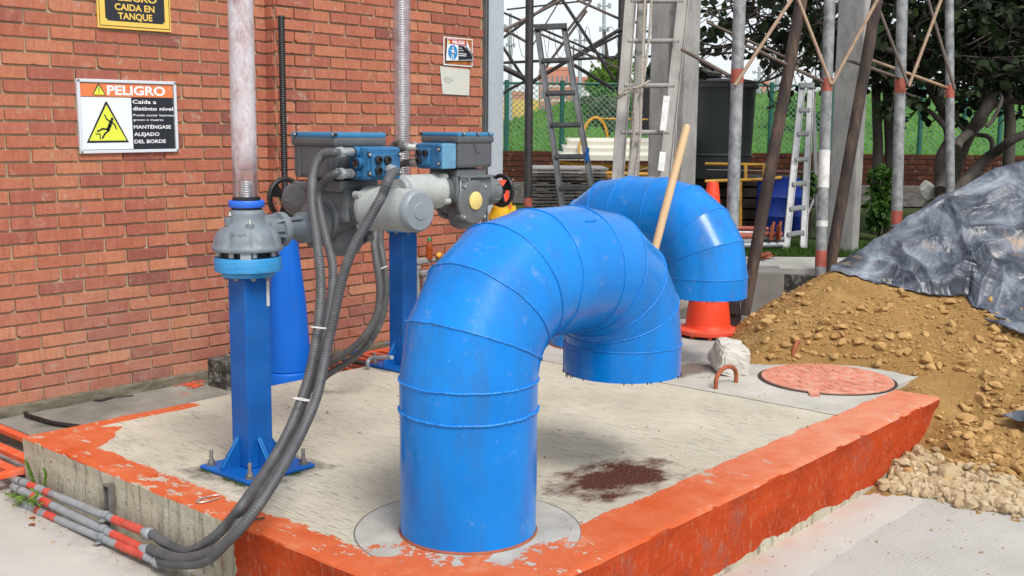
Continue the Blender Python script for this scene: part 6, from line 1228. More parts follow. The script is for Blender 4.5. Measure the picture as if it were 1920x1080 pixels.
# ladders
def ladder(tl, tr, bl, br, d0, d1, label, mat, rungs, rail_w, rail_d, flat=False, topcap=True, ruground=False, name='ladder'):
    TL, TR, BL, BR = P(*tl, d=d0), P(*tr, d=d0), P(*bl, d=d1), P(*br, d=d1); t = thing(name, label, 'ladder', (BL+BR)/2)
    for a, b in ((TL, BL), (TR, BR)):
        dd = (b-a).normalized(); s_ = (TR-TL).normalized(); n_ = dd.cross(s_).normalized(); s2 = n_.cross(dd).normalized(); R_ = Matrix((s2, n_, dd)).transposed(); mb = MB(); L_ = (b-a).length; c = (a+b)/2; mb.box(c+n_*0, (rail_w, rail_d*.25, L_), R_)
        mb.box(c+s2*(rail_w*.5-.003)+n_*.0, (.006, rail_d, L_), R_); mb.box(c-s2*(rail_w*.5-.003), (.006, rail_d, L_), R_) if not flat else None; mb.build('side_rail', M[mat], t)
    for f in rungs:
        a, b = TL.lerp(BL, f), TR.lerp(BR, f); mb = MB(); dd = (b-a).normalized()
        if ruground: mb.tube([a, b], .0165, 12)
        else: R_ = Matrix((dd, V(0, 0, 1).cross(dd).normalized(), dd.cross(V(0, 0, 1).cross(dd)).normalized())).transposed(); mb.box((a+b)/2, ((b-a).length, .055, .03), R_); mb.box((a+b)/2-V(0, 0, .017), ((b-a).length*.98, .02, .02), R_)
        mb.build('rung', M[mat], t)
    if topcap: a, b = TL, TR; mb = MB(); dd = (b-a).normalized(); R_ = Matrix((dd, V(0, 0, 1).cross(dd).normalized(), dd.cross(V(0, 0, 1).cross(dd)).normalized())).transposed(); mb.box((a+b)/2, ((b-a).length+.05, .075, .045), R_, bev=.004); mb.build('top_cap', M[mat], t)
    return t, (TL, TR, BL, BR)
t, c4 = ladder((1007, 51), (1057, 49), (1056, 400), (1118, 400), 9.0, 8.7, 'tapering dark metal ladder leaning against the rear scaffold', 'alu_dark', [(y-50)/350 for y in (114, 176, 236, 295, 353)], .048, .03)
q = P(1101, 290, d=8.76); mb = MB(); mb.box(q+V(-.0, -.0, 0), (.02, .02, .11), Matrix.Rotation(.1, 3, 'Y')); mb.build('blue_label', M['blue_post'], t)
t, c4 = ladder((1187, -60), (1287, -60), (1152, 420), (1236, 420), 7.5, 7.05, 'long weathered extension ladder tied with rope against the concrete column', 'timber_grey', [(y+60)/480 for y in (-40, 5, 83, 168, 255, 340)], .078, .045, ruground=True, topcap=False)
mb = MB()
for (a0, b0) in (((1208, -60), (1183, 420)), ((1268, -60), (1253, 420))):
    a, b = P(*a0, d=7.6), P(*b0, d=7.15); dd = (b-a).normalized(); s_ = rt; n_ = dd.cross(s_).normalized(); s2 = n_.cross(dd).normalized(); R_ = Matrix((s2, n_, dd)).transposed(); mb.box((a+b)/2, (.068, .02, (b-a).length), R_); mb.box((a+b)/2+s2*.031, (.006, .04, (b-a).length), R_); mb.box((a+b)/2-s2*.026, (.006, .04, (b-a).length), R_)
mb.build('fly_section_rail', M['timber_grey'], t)
for (px, y0, y1, dd_) in ((1250, 180, 245, 7.17), (1243, 285, 320, 7.12)):
    mb = MB(); a = P(px, y0, d=dd_-.01); b = P(px-(y1-y0)*.11, y1, d=dd_-.04); dr = (b-a).normalized(); s_ = (rt-dr*rt.dot(dr)).normalized(); mb.prism([a-s_*.02, a+s_*.02, b+s_*.02, b-s_*.02], -fw*.003); mb.build('worn_sticker', M['white_paint'], t)
for py in (79, 168, 256):
    mb = MB(); q = P(1265-(py-79)*.11, py, d=7.33); mb.lathe([(.014, 0), (.014, .006), (.008, .007)], q-fw*.02, -fw, 12); mb.build('rung_rivet', M['dull_steel'], t)
def rope(ptss, r, label, n_=3):
    mb = MB()
    for pts in ptss:
        sp_ = spline(pts, .012)
        for s_ in range(n_):
            o = []
            for k, p in enumerate(sp_):
                tn = (sp_[min(k+1, len(sp_)-1)]-sp_[max(k-1, 0)]).normalized(); u_ = tn.cross(V(.3, .5, .1)).normalized(); w_ = tn.cross(u_); an = k*.75+s_*2*PI/n_; o.append(p+(u_*math.cos(an)+w_*math.sin(an))*r*.6)
            mb.tube(o, r*.62, 5)
    return tag(mb.build('rope', M['rope']), label, 'rope')
rope([[P(1160, 178, d=6.98), P(1172, 168, d=7.0), P(1200, 162, d=7.0), P(1218, 152, d=7.05)], [P(1158, 184, d=7.02), P(1180, 172, d=7.05), P(1210, 158, d=7.1)], [P(1196, 160, d=7.05), P(1190, 200, d=7.0), P(1188, 255, d=7.0), P(1178, 330, d=7.0)], [P(1202, 158, d=7.1), P(1200, 255, d=7.0), P(1190, 330, d=7.0)],
      [P(1203, 160, d=7.1), P(1207, 60, d=7.3), P(1210, -20, d=7.4)], [P(1206, 158, d=7.15), P(1218, 60, d=7.3), P(1222, -20, d=7.4)]], .0085, 'twisted grey rope tied round a rung of the extension ladder')
t, c4 = ladder((1504, 160), (1520, 160), (1473, 470), (1506, 465), 9.6, 9.2, 'pale step ladder standing open behind the timber prop', 'alu_white', [(y-160)/305 for y in (207, 252, 300, 345, 390, 436)], .055, .03, topcap=True, name='step_ladder')
a, b = P(1524, 168, d=9.7), P(1534, 450, d=10.3); mb = MB(); dd = (b-a).normalized(); mb.tube([a, b], .022, 4, True, False); mb.build('rear_leg', M['alu_white'], t); mb = MB(); mb.tube([P(1500, 440, d=9.25), P(1525, 375, d=10)], .008, 6); mb.build('stay_bar', M['alu_white'], t)
# ------------------------------------------------------------------ stored things in the yard
gz = .325
def boardstack():
    q = P(1060, 400, d=9.6); base = V(q.x, q.y, 0)-rt*0; Rz2 = Matrix.Rotation(YAW-PI/2+.03, 3, 'Z'); R2 = random.Random(12); z = .0+gz; k = 0; top = P(1060, 311, d=9.6).z
    n_ = 12; h = (top-z)/n_
    for k in range(n_):
        off = rt*R2.uniform(-.03, .03)+V(fw.x, fw.y, 0)*R2.uniform(-.04, .04); mb = MB(); wd = .66; c = V(base.x, base.y, z+h*(k+.5))+V(rt.x, rt.y, 0)*(.02)+off*1; c.z = z+h*(k+.5)
        Rk = Rz2 @ Matrix.Rotation(R2.uniform(-.015, .015), 3, 'Z')
        mb.box(c+V(0, 0, h*.28), (wd, .6, h*.3), Rk, bev=.002)
        for s_ in (-.9, -.32, .3, .9): mb.box(c+Rk@V(s_*wd*.5*.97, 0, -.01), (.045, .58, h*.5), Rk)
        mb.box(c+Rk@V(0, -.28, -.012), (wd*.96, .012, h*.35), Rk)
        o = mb.build('formwork_panel', M['board_top'] if k == n_-1 else M['board'], None, c); tag(o, 'topmost panel of the formwork stack, its pale face up' if k == n_-1 else 'dark dirty formwork panel, '+['lowest', 'second from the bottom', 'third from the bottom', 'fourth from the bottom', 'fifth from the bottom', 'sixth from the bottom', 'sixth from the top', 'fifth from the top', 'fourth from the top', 'third from the top', 'second from the top'][min(k, 10)]+' of the stack behind the leaning ladder', 'panel', 'stacked formwork panels')
boardstack()
# roof sheets on a yellow trolley
t = thing('yellow_trolley', 'low yellow tube trolley carrying the cream roof sheets', 'trolley', bk(1140, 10.6, gz), None); mb = MB()
for (a, b, c, d_) in ((1062, 307, 1240, 316), (1075, 322, 1240, 328), (1040, 300, 1062, 307)): mb.tube([P(a, b, d=10.6), P(c, d_, d=10.6)], .022, 10)
for x_ in (1080, 1160, 1230): mb.tube([P(x_, 309, d=10.6), P(x_, 385, d=10.6)], .016, 10)
mb.tube([P(1080, 330, d=11.4), P(1240, 334, d=11.4)], .02, 10); mb.build('frame', M['yellow_pipe'], t)
for k in range(3):
    y0 = 283-k*13; mb = MB(); a = P(1049+k*7, y0+12, d=10.5+.06*k); L_ = 1.12; prof = []; R_ = rt
    n_ = 24; rows = []
    for (du, dz_, dd_) in ((0, 0, 0), (0, .012, .0), (.0, .045, .05), (0, .05, .12), (0, .02, .18), (0, .02, .26), (0, .052, .33), (0, .05, .42)):
        rows.append([a+R_*(i/n_*L_)+V(0, 0, dz_)+V(fw.x, fw.y, 0)*dd_ for i in range(n_+1)])
    vs = [p for r_2 in rows for p in r_2]; mb.add(vs, [(j*(n_+1)+i, j*(n_+1)+i+1, (j+1)*(n_+1)+i+1, (j+1)*(n_+1)+i) for j in range(len(rows)-1) for i in range(n_)], True)
    mb.box((rows[0][0]+rows[0][-1])/2+V(0, 0, -.006), (L_, .008, .05), Matrix.Rotation(YAW-PI/2, 3, 'Z'))
    o = mb.build('roof_sheet', M['sheet'], None, a); so = o.modifiers.new('s', 'SOLIDIFY'); so.thickness = .006; tag(o, ('lowest', 'middle', 'topmost')[k]+' cream profiled roof sheet on the yellow trolley', 'roof sheet', 'cream roof sheets on the trolley')
mb = MB(); mb.tube(spline([P(1094, 252, d=10.9), P(1100, 232, d=10.9), P(1117, 220, d=10.9), P(1132, 232, d=10.95), P(1139, 255, d=11), P(1139, 262, d=11)], .02), .014, 10); mb.tube(spline([P(1086, 300, d=10.4), P(1086, 280, d=10.4), P(1090, 255, d=10.8)], .02), .011, 8); mb.tube([P(1115, 222, d=10.95), P(1215, 224, d=11)], .008, 8)
mb.tube(spline([P(1202, 246, d=10.9), P(1198, 232, d=10.9), P(1190, 222, d=10.9)], .02), .012, 8); tag(mb.build('yellow_hoop', M['yellow_pipe']), 'bent yellow tube hoop rising behind the roof sheets', 'hoop')
t = thing('water_tank', 'large dark green-grey water tank with ribbed rim behind the near column', 'tank', bk(1352, 11.0, gz)); q = P(1345, 300, d=11.0); q.z = 0; z1 = P(1345, 160, d=11).z; z0 = P(1345, 296, d=11).z
mb = MB(); mb.lathe([(.30, z0-.2), (.33, z0), (.355, z1-.04), (.36, z1-.04)], q, n=56); mb.lathe([(.335, z0+.02), (.345, z0+.03), (.338, z0+.05)], q, n=56, caps=False); mb.build('tank_body', M['tank'], t)
mb = MB(); mb.lathe([(.36, z1-.04), (.378, z1-.035), (.385, z1-.01), (.37, z1+.005), (.38, z1+.02), (.36, z1+.035), (.1, z1+.06), (0, z1+.065)], q, n=56, caps=False); mb.build('rim_and_lid', M['tank_rim'], t)
mb = MB(); mb.tube([P(1215, 135, d=11.2), P(1333, 140, d=11.2)], .075, 20); mb.tube([P(1333, 140, d=11.2), P(1352, 142, d=11.2)], .058, 18); mb.tube([P(1218, 130, d=11.2), P(1214, 250, d=11.2)], .085, 20); tag(mb.build('black_pipe', M['black']), 'thick black plastic pipe bent behind the near column', 'pipe')
t = thing('yellow_railing', 'low yellow tube railing by the garden wall, right of the near column', 'railing', bk(1370, 10.3, gz)); mb = MB()
for (a, b, c, d_, dd_) in ((1322, 307, 1440, 309, 10.6), (1322, 340, 1440, 336, 10.2), (1398, 309, 1398, 340, 10.4), (1432, 309, 1432, 338, 10.6), (1388, 340, 1388, 430, 10.4), (1440, 336, 1465, 333, 10.2)): mb.tube([P(a, b, d=dd_), P(c, d_, d=dd_)], .016, 10)
mb.build('frame', M['yellow_pipe'], t)
q = P(1462, 380, d=10.6); q.z = gz; zt = P(1462, 333, d=10.6).z; t = thing('blue_drum', 'open cobalt blue plastic drum behind the timber prop and step ladder', 'drum', q); mb = MB(); r_ = .22
mb.lathe([(r_*.95, 0), (r_, .02), (r_, (zt-gz)*.33), (r_*1.03, (zt-gz)*.35), (r_, (zt-gz)*.37), (r_, (zt-gz)*.66), (r_*1.03, (zt-gz)*.68), (r_, (zt-gz)*.70), (r_*1.02, zt-gz-.02), (r_*1.05, zt-gz), (r_*.98, zt-gz), (r_*.95, zt-gz-.1), (r_*.9, .05)], q, n=44); mb.build('shell', M['drum'], t)
Rq = random.Random(17)
for k, (x0, y0, x1, y1, mt, lab) in enumerate(((1384, 428, 1440, 430, 'red_band', 'red steel prop at the back of the pipe pile'), (1384, 436, 1436, 437, 'white_paint', 'thin pale pipe on the pile of props'), (1382, 443, 1452, 446, 'red_band', 'fat rusty red prop in the pile'), (1384, 455, 1466, 452, 'galv_pole', 'long grey steel prop in the pile'), (1384, 461, 1468, 459, 'galv', 'lowest grey prop with a red end'), (1436, 446, 1470, 449, 'galv_pole', 'short grey pipe end sticking out of the pile'), (1436, 440, 1466, 440, 'red_band', 'short red prop head on the pile'))):
    d_ = 9.0+.1*(4-k) if k < 5 else 9.05; mb = MB(); a, b = P(x0-10, y0, d=d_), P(x1, y1, d=d_); mb.tube([a, b], (.022, .014, .034, .028, .026, .022, .026)[k], 12)
    o = mb.build('steel_prop', M[mt], None, a); tag(o, lab, 'steel prop', 'pile of steel props by the drum')
for k, (x_, y_) in enumerate(((1447, 437), (1460, 436))):
    q = P(x_, y_, d=8.98); mb = MB(); mb.box(q, (.09, .012, .12), Matrix.Rotation(.5*k+.3, 3, 'Z')); mb.tube([q-V(0, 0, .02), q+V(.03, 0, .09)], .012, 8); o = mb.build('prop_head', M['rust_bar'], None, q); tag(o, ('left', 'right')[k]+' rusty prop head plate standing on the pile of props', 'prop head', 'rusty prop heads')
q = P(1745, 358, d=10.4); mb = MB(); vs, fs = rock((q.x, q.y, q.z), (.11, .09, .13), 61, 4); mb.add(vs, fs, True); tag(mb.build('white_sack', M['bag'], None, q), 'crumpled white sack by the fig tree trunk', 'sack')
t = thing('small_machine', 'small black machine frame half hidden behind the cone', 'machine', P(1381, 600, z=0)); mb = MB(); q = P(1377, 575, d=7.3); mb.box(q, (.09, .12, .10), Matrix.Rotation(.5, 3, 'Z'), bev=.01); mb.box(q+V(0, 0, -.1), (.06, .09, .1), Matrix.Rotation(.5, 3, 'Z'), bev=.008); mb.build('casing', M['jute'], t); mb = MB(); mb.tube(spline([P(1376, 560, d=7.2), P(1386, 562, d=7.15), P(1388, 580, d=7.12), P(1387, 602, d=7.12)], .01), .008, 8); mb.tube(spline([P(1368, 585, d=7.2), P(1378, 588, d=7.2), P(1384, 606, d=7.12)], .01), .004, 6); mb.build('wire_leg', M['black'], t)
mb = MB(); q = P(1266, 580, d=7.6); vs, fs = rock((q.x, q.y, .14), (.12, .1, .15), 71, 3); mb.add(vs, fs, True); tag(mb.build('pale_rubble', M['stone_white'], None, q), 'pale pinkish rubble lump left of the orange cone', 'rubble')
for k in range(5):  # dark boxes added to imitate the shadow behind the yellow railing
    q = P(1385, 330, d=11.4); mb = MB(); z_ = gz+.11*k; mb.box(V(q.x, q.y, z_+.05)+rt*.02*nz(k*3.1), (1.35, .8, .09), Matrix.Rotation(YAW-PI/2+.03*nz(k*1.7), 3, 'Z'), bev=.006); o = mb.build('shade_fill_board', M['timber_dark'], None, q); tag(o, ('lowest', 'second', 'third', 'fourth', 'topmost')[k]+' dark timber layer added to stand for the shade under the water tank', 'timber', 'dark timber layers standing for shade under the tank')
# dead leaves by the timber prop
mb = MB(); R2 = random.Random(8)
for k in range(26):
    q = P(1400+R2.gauss(20, 14), 484+R2.uniform(-4, 4), z=.335); a = R2.uniform(0, 6.3); mb.add([q, q+V(math.cos(a)*.07, math.sin(a)*.07, .02), q+V(math.cos(a+.5)*.09, math.sin(a+.5)*.09, .035), q+V(math.cos(a+1)*.06, math.sin(a+1)*.06, .01)], [(0, 1, 2, 3)])
tag(mb.build('dead_leaves', M['rust_bar']), 'curled brown dead leaves on the raised pavement', 'leaves', kind='stuff')
# ------------------------------------------------------------------ garden wall, chain-link fence, razor wire
W0 = V(O.x, O.y, 0)-WN*.65
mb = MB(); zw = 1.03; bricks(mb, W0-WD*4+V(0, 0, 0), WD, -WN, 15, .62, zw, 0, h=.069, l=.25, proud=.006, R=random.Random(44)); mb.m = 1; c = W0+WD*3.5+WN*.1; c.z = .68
mb.box(c, (15, .194, .70), Matrix.Rotation(math.atan2(WD.y, WD.x), 3, 'Z')); gw = mb.build('garden_wall', [M['brick_far'], M['hatch_ring']]); tag(gw, 'low red garden wall coloured dark for tree shade, under the green chain-link fence', 'wall')  # near-black mortar bed carries the tree shade too
mb = MB(); c = W0+WD*3.5-WN*.03; c.z = .48; mb.box(c, (15, .1, .28), Matrix.Rotation(math.atan2(WD.y, WD.x), 3, 'Z'), bev=.01); mb.build('concrete_footing', M['board'], gw)
t = thing('chain_link_fence', 'green chain-link fence on top of the low garden wall', 'fence', W0+V(0, 0, zw)); mb = MB(); fz0, fz1 = zw+.02, P(1150, 158, d=14.6).z; hh = fz1-fz0; Fp = lambda u, z: W0+WN*.1+WD*u+V(0, 0, z)
u = -4.5; st_ = .075
while u < 10.5:
    mb.tube([Fp(u, fz0), Fp(u+hh, fz1)], .0050, 3, False, False); mb.tube([Fp(u+hh, fz0), Fp(u, fz1)], .0050, 3, False, False); u += st_
mb.build('wire_mesh', M['green_wire'], t)
for x_ in (950, 1054, 1446, 1728, 1810, 1878, 1250, 1350, 1560):
    v_ = ray(x_, 200); tt = ((W0+WN*.1-CAM).dot(WN))/v_.dot(WN); q = CAM+v_*tt; mb = MB(); mb.tube([V(q.x, q.y, zw), V(q.x, q.y, fz1+.04)], .032, 12); mb.build('fence_post', M['green_post'], t)
mb = MB(); mb.tube([Fp(-4, fz1), Fp(10.5, fz1)], .016, 8); mb.build('top_rail', M['green_post'], t)
t = thing('razor_wire', 'coils of razor wire strung above the chain-link fence', 'razor wire', Fp(0, fz1)); mb = MB(); zc = P(960, 80, d=14.6).z; pts = []
for k in range(1400): an = k*.28; u = -4+k*.0105; pts.append(Fp(u, zc)+WN*(.2*math.cos(an))+V(0, 0, .2*math.sin(an))+WD*(.05*math.sin(an*.5)))
mb.tube(pts, .0045, 4, False, False); mb.build('coil', M['wire'], t)
mb = MB()
for u in np.arange(-4, 10, 1.6): mb.tube([Fp(u, fz1), Fp(u, fz1+.5)], .012, 6)
mb.build('upright', M['wire'], t)
# thin wires across the yard
for k, (a, b, lab) in enumerate((((925, 347, 8), (1110, 347, 9.5), 'thin wire strung low behind the near gooseneck'), ((1325, 318, 9), (1540, 322, 9.8), 'thin wire strung between column and step ladder'), ((1100, 345, 9.5), (1240, 308, 9.5), 'thin wire passing behind the extension ladder'))):
    mb = MB(); mb.tube([P(a[0], a[1], d=a[2]), P(b[0], b[1], d=b[2])], .0022, 5); tag(mb.build('strung_wire', M['steel']), lab, 'wire')
# distant buildings, lamp masts, trees
def building(px0, px1, ptop, pbot, d, mat, label, storeys, bays, grp=None):
    a, b = P(px0, pbot, d=d), P(px1, pbot, d=d); zt = P((px0+px1)/2, ptop, d=d).z; w_ = (b-a).length; c = (a+b)/2; zb = -1.0; t = thing('apartment_building', label, 'building', V(c.x, c.y, zb), grp); R_ = Matrix.Rotation(YAW-PI/2, 3, 'Z'); cc = V(c.x, c.y, (zt+zb)/2)+V(fw.x, fw.y, 0)*6
    mb = MB(); mb.box(cc, (w_, 12, zt-zb), R_); mb.box(V(cc.x, cc.y, zt+.3), (w_*1.01, 12.2, .6), R_); mb.build('wall', M[mat], t)
    fh = 2.7; z = zt-1.9; k = 0
    for s_ in range(storeys):
        for j in range(bays):
            u = (j+.5)/bays; q = a.lerp(b, u); mb = MB(); mb.box(V(q.x, q.y, z)-V(fw.x, fw.y, 0)*.02, (w_/bays*.42, .12, 1.5), R_); mb.build('window', M['bld_glass'], t); k += 1
        if mat == 'bld_red': mb = MB(); q = (a+b)/2; mb.box(V(q.x, q.y, z-1.15)-V(fw.x, fw.y, 0)*.04, (w_*.99, .08, .35), R_); mb.build('floor_band', M['bld_white'], t)
        z -= fh
building(1012, 1066, 132, 240, 210, 'bld_red', 'distant brick-red apartment block seen between dark pole and leaning ladder', 5, 6)
building(1066, 1105, 150, 240, 225, 'bld_red', 'distant brick-red block right of the leaning ladder', 4, 4)
building(944, 984, 178, 235, 190, 'bld_red', 'distant low brick block beside the steel column', 3, 4)
building(1396, 1440, 158, 200, 240, 'bld_red', 'distant red block beyond the fence, right of the water tank', 2, 5)
building(1440, 1478, 152, 200, 250, 'bld_white', 'distant pale block beyond the fence, left of the tall column', 2, 4)
building(1078, 1112, 172, 240, 180, 'bld_white', 'distant pale low block behind the fence', 2, 3)
mb = MB(); a, b = P(940, 205, d=80), P(1010, 203, d=80); mb.box((a+b)/2, ((b-a).length, 1, 1.3), Matrix.Rotation(YAW-PI/2, 3, 'Z')); tag(mb.build('yellow_wall', M['bld_yellow']), 'distant low yellow wall at the foot of the brick blocks', 'wall')
for k, (px, top, d, lab) in enumerate(((1133, -20, 60, 'tall lamp mast with crossarms above the leaning ladder'), (957, 25, 70, 'lamp mast beside the steel column'), (1088, 55, 95, 'distant lamp mast behind the leaning ladder'), (1424, 125, 110, 'distant lamp mast right of the water tank'), (1458, 95, 120, 'pale distant mast near the step ladder'))):
    a, b = P(px, 200, d=d), P(px, top, d=d); t = thing('lamp_mast', lab, 'lamp mast', V(a.x, a.y, -1), 'distant lamp masts'); mb = MB(); mb.tube([V(a.x, a.y, -1), b], [.16*d/60, .08*d/60], 8); mb.build('mast', M['galv'], t)
    for f, w_ in ((.14, 22), (.34, 16)): mb = MB(); q = b.lerp(a, f); hw = w_/2/F_PX*d; mb.tube([q-rt*hw, q+rt*hw], .05*d/60, 6); mb.box(q-rt*hw*.9, (hw*.5, .3, .25), Matrix.Rotation(YAW-PI/2, 3, 'Z')); mb.box(q+rt*hw*.9, (hw*.5, .3, .25), Matrix.Rotation(YAW-PI/2, 3, 'Z')); mb.build('crossarm', M['galv'], t)

def leaf(mb, p, L_, w_, dirn, nrm):
    dirn = dirn.normalized(); s_ = dirn.cross(nrm).normalized(); n2 = s_.cross(dirn); mb.add([p, p+dirn*L_*.35+s_*w_*.5+n2*L_*.05, p+dirn*L_*.8+s_*w_*.38, p+dirn*L_-n2*L_*.08, p+dirn*L_*.8-s_*w_*.38, p+dirn*L_*.35-s_*w_*.5+n2*L_*.05], [(0, 1, 2, 3), (0, 3, 4, 5)])
def rvec(R2): return Vector((R2.gauss(0, 1), R2.gauss(0, 1), R2.gauss(0, 1))).normalized()
def crown(t, blobs, n_, mat, Ls, seed, name='crown'):
    R2 = random.Random(seed); mb = MB(); tot = sum(b[1]**2 for b in blobs)
    for (c, r) in blobs:
        m_ = int(n_*r*r/tot)
        for k in range(m_):
            v_ = rvec(R2); rr = r*(R2.random()**.45); p = Vector(c)+Vector((v_.x, v_.y, v_.z*.8))*rr
            if nz(p.x*3/r*.4+seed, p.y*3/r*.4, p.z*3/r*.4) < -.12: continue
            tt = min(1, max(0, .45+.35*nz(p.x*2, p.y*2, p.z*2)+R2.uniform(-.25, .25))); mb.c = (tt, 0, 0, 1); L_ = R2.uniform(*Ls); leaf(mb, p, L_, L_*.6, rvec(R2)+V(0, 0, -.2), rvec(R2)+V(0, 0, .8))
    return mb.build(name, M[mat], t)
# fresh green tree and bushes beyond the fence
t = thing('garden_tree', 'fresh green leafy tree beyond the fence behind the leaning ladder', 'tree', V(*P(1140, 240, d=19).xy, 1.6)); q = P(1140, 150, d=19)
mb = MB(); mb.tube([V(q.x, q.y, 1.0), V(q.x+.1, q.y, 2.0), V(q.x, q.y+.1, 3.0)], [.06, .045, .02], 8)
for k in range(7): a = k*.9; mb.tube([V(q.x, q.y, 1.7+.12*k), V(q.x+math.cos(a)*.35, q.y+math.sin(a)*.35, 2.1+.13*k)], [.02, .008], 6)
mb.build('trunk', M['bark'], t); crown(t, [(P(1140, 140, d=19), .34), (P(1120, 160, d=18.8), .26), (P(1160, 165, d=19.2), .3), (P(1135, 190, d=19), .3), (P(1165, 125, d=19), .22), (P(1175, 195, d=19), .3)], 5200, 'leaf_light', (.05, .10), 3)
t = thing('dry_bush', 'greyish flowering bush on the hill beyond the fence', 'bush', P(1145, 250, d=17)); crown(t, [(P(1135, 205, d=17), .28), (P(1155, 225, d=16.8), .22), (P(1120, 222, d=17), .18), (P(1100, 190, d=17.2), .14)], 3600, 'leaf_grey', (.03, .06), 8); mb = MB(); q = P(1140, 215, d=17); [mb.tube([V(q.x, q.y, 1.2), V(q.x+.25*math.cos(k), q.y+.25*math.sin(k), q.z+.1)], [.02, .006], 5) for k in range(6)]; mb.build('stems', M['bark'], t)
t = thing('hill_shrub', 'low yellow-green shrub on the hill left of the step ladder', 'shrub', P(1480, 210, d=18)); crown(t, [(P(1462, 200, d=18), .22), (P(1482, 192, d=18), .24), (P(1500, 210, d=18), .2)], 1800, 'leaf_light', (.04, .08), 5)
t = thing('hill_shrub', 'low dark shrub on the hill behind the step ladder', 'shrub', P(1540, 230, d=17)); crown(t, [(P(1535, 225, d=17), .2), (P(1556, 240, d=17), .16)], 1100, 'leaf_mid', (.04, .08), 6)
# fig tree: leaning trunks, tangled limbs, big leathery leaves
t = thing('fig_tree', 'dark spreading fig tree with leaning trunks and big leathery leaves on the right', 'tree', V(*P(1760, 420, d=10.4).xy, gz))
limbs = [([(1712, 430), (1740, 395), (1775, 340), (1810, 270), (1850, 200), (1890, 130), (1960, 40)], 10.4, .085), ([(1725, 425), (1790, 350), (1850, 300), (1900, 262), (1990, 230)], 10.3, .075), ([(1760, 350), (1765, 300), (1780, 240), (1760, 180), (1720, 110), (1690, 30)], 10.5, .06), ([(1800, 290), (1840, 230), (1900, 190), (1980, 170)], 10.2, .05), ([(1780, 240), (1740, 220), (1705, 190), (1690, 180)], 10.6, .032),
         ([(1720, 110), (1660, 90), (1600, 60), (1540, 50)], 10.4, .03), ([(1760, 180), (1790, 120), (1800, 60), (1790, -30)], 10.5, .035), ([(1850, 200), (1860, 120), (1840, 40), (1850, -40)], 10.4, .045), ([(1700, 30), (1640, 20), (1560, 40), (1480, 90), (1430, 100)], 10.2, .028), ([(1640, 20), (1560, -10), (1450, 10), (1380, 40)], 10.1, .024),
         ([(1480, 90), (1440, 130), (1400, 140)], 10.2, .014), ([(1450, 10), (1400, 60), (1360, 90)], 10.1, .013), ([(1890, 130), (1930, 80), (1990, 60)], 10.2, .035), ([(1560, 40), (1520, 90), (1500, 140)], 10.2, .014), ([(1840, 240), (1890, 150), (1930, 110)], 10.0, .02), ([(1705, 190), (1660, 150), (1640, 120)], 10.5, .018), ([(1790, 120), (1750, 70), (1740, 10)], 10.4, .02), ([(1850, 300), (1800, 180), (1830, 100)], 10.6, .025)]
mb = MB(); R2 = random.Random(77); tips = []
def limb(pts3, r0, r1, depth):
    sp_ = spline(pts3, .06); n_ = len(sp_); rs = [r0+(r1-r0)*(k/(n_-1)) for k in range(n_)]; sp_ = [p+V(.3*nz(p.x*3, p.y*3, 1), .3*nz(p.x*3, p.z*3, 4), .3*nz(p.z*3, p.y*3, 7))*min(1, .12/max(r0, .02)*.12) for p in sp_]; mb.tube(sp_, rs, 9 if r0 > .02 else 5, True)
    return sp_
allp = []
for pts, d, r in limbs:
    p3 = [P(x_, y_, d=d+.5*math.sin(i*1.3+x_*.01)*.5) for i, (x_, y_) in enumerate(pts)]; sp_ = limb(p3, r, r*.4, 0); allp += [(p, r) for p in sp_[len(sp_)//4:]]
for k in range(430):
    p, r = allp[R2.randrange(len(allp))]
    if p.z < 1.75: continue
    d_ = rvec(R2); d_.z = abs(d_.z)*.5+R2.uniform(-.35, .5); L_ = R2.uniform(.25, .75); q1 = p+d_*L_*.5; d2 = (d_+rvec(R2)*.6).normalized(); q2 = q1+d2*L_*.6; mb.tube(spline([p, q1, q2], .08), .0085, 5, False); tips.append(q2)
    for j in range(3):
        e = q1.lerp(q2, R2.random()); d3 = (d2+rvec(R2)*1.1).normalized(); q3 = e+d3*R2.uniform(.12, .35); mb.tube([e, e.lerp(q3, .5)+rvec(R2)*.02, q3], .004, 4, False); tips.append(q3)
mb.build('trunk_and_limbs', M['bark'], t)
mb = MB()
for p in tips:
    px = 960+F_PX*((p-CAM).dot(rt))/((p-CAM).dot(fw)); n_ = R2.randrange(2, 7) if px > 1640 else R2.randrange(1, 5)
    for k in range(n_):
        q = p+rvec(R2)*R2.uniform(0, .13); tt = min(1, max(0, R2.gauss(.4, .3))); mb.c = (tt, 0, 0, 1); L_ = R2.uniform(.07, .13); leaf(mb, q, L_, L_*.72, rvec(R2)+V(0, 0, -.15), rvec(R2)+V(0, 0, .7))
mb.build('crown', M['leaf_dark'], t)
t2 = [(P(1880+R2.gauss(0, 60), 60+R2.gauss(0, 50), d=11+R2.random()*.8), .45) for k in range(16)]+[(P(1700+R2.gauss(0, 70), 70+R2.gauss(0, 40), d=11.3+R2.random()*.5), .33) for k in range(10)]+[(P(1960, 180, d=11.5), .5), (P(2040, 60, d=11), .9)]
crown(t, t2, 6500, 'leaf_dark', (.07, .13), 12, 'rear_crown')
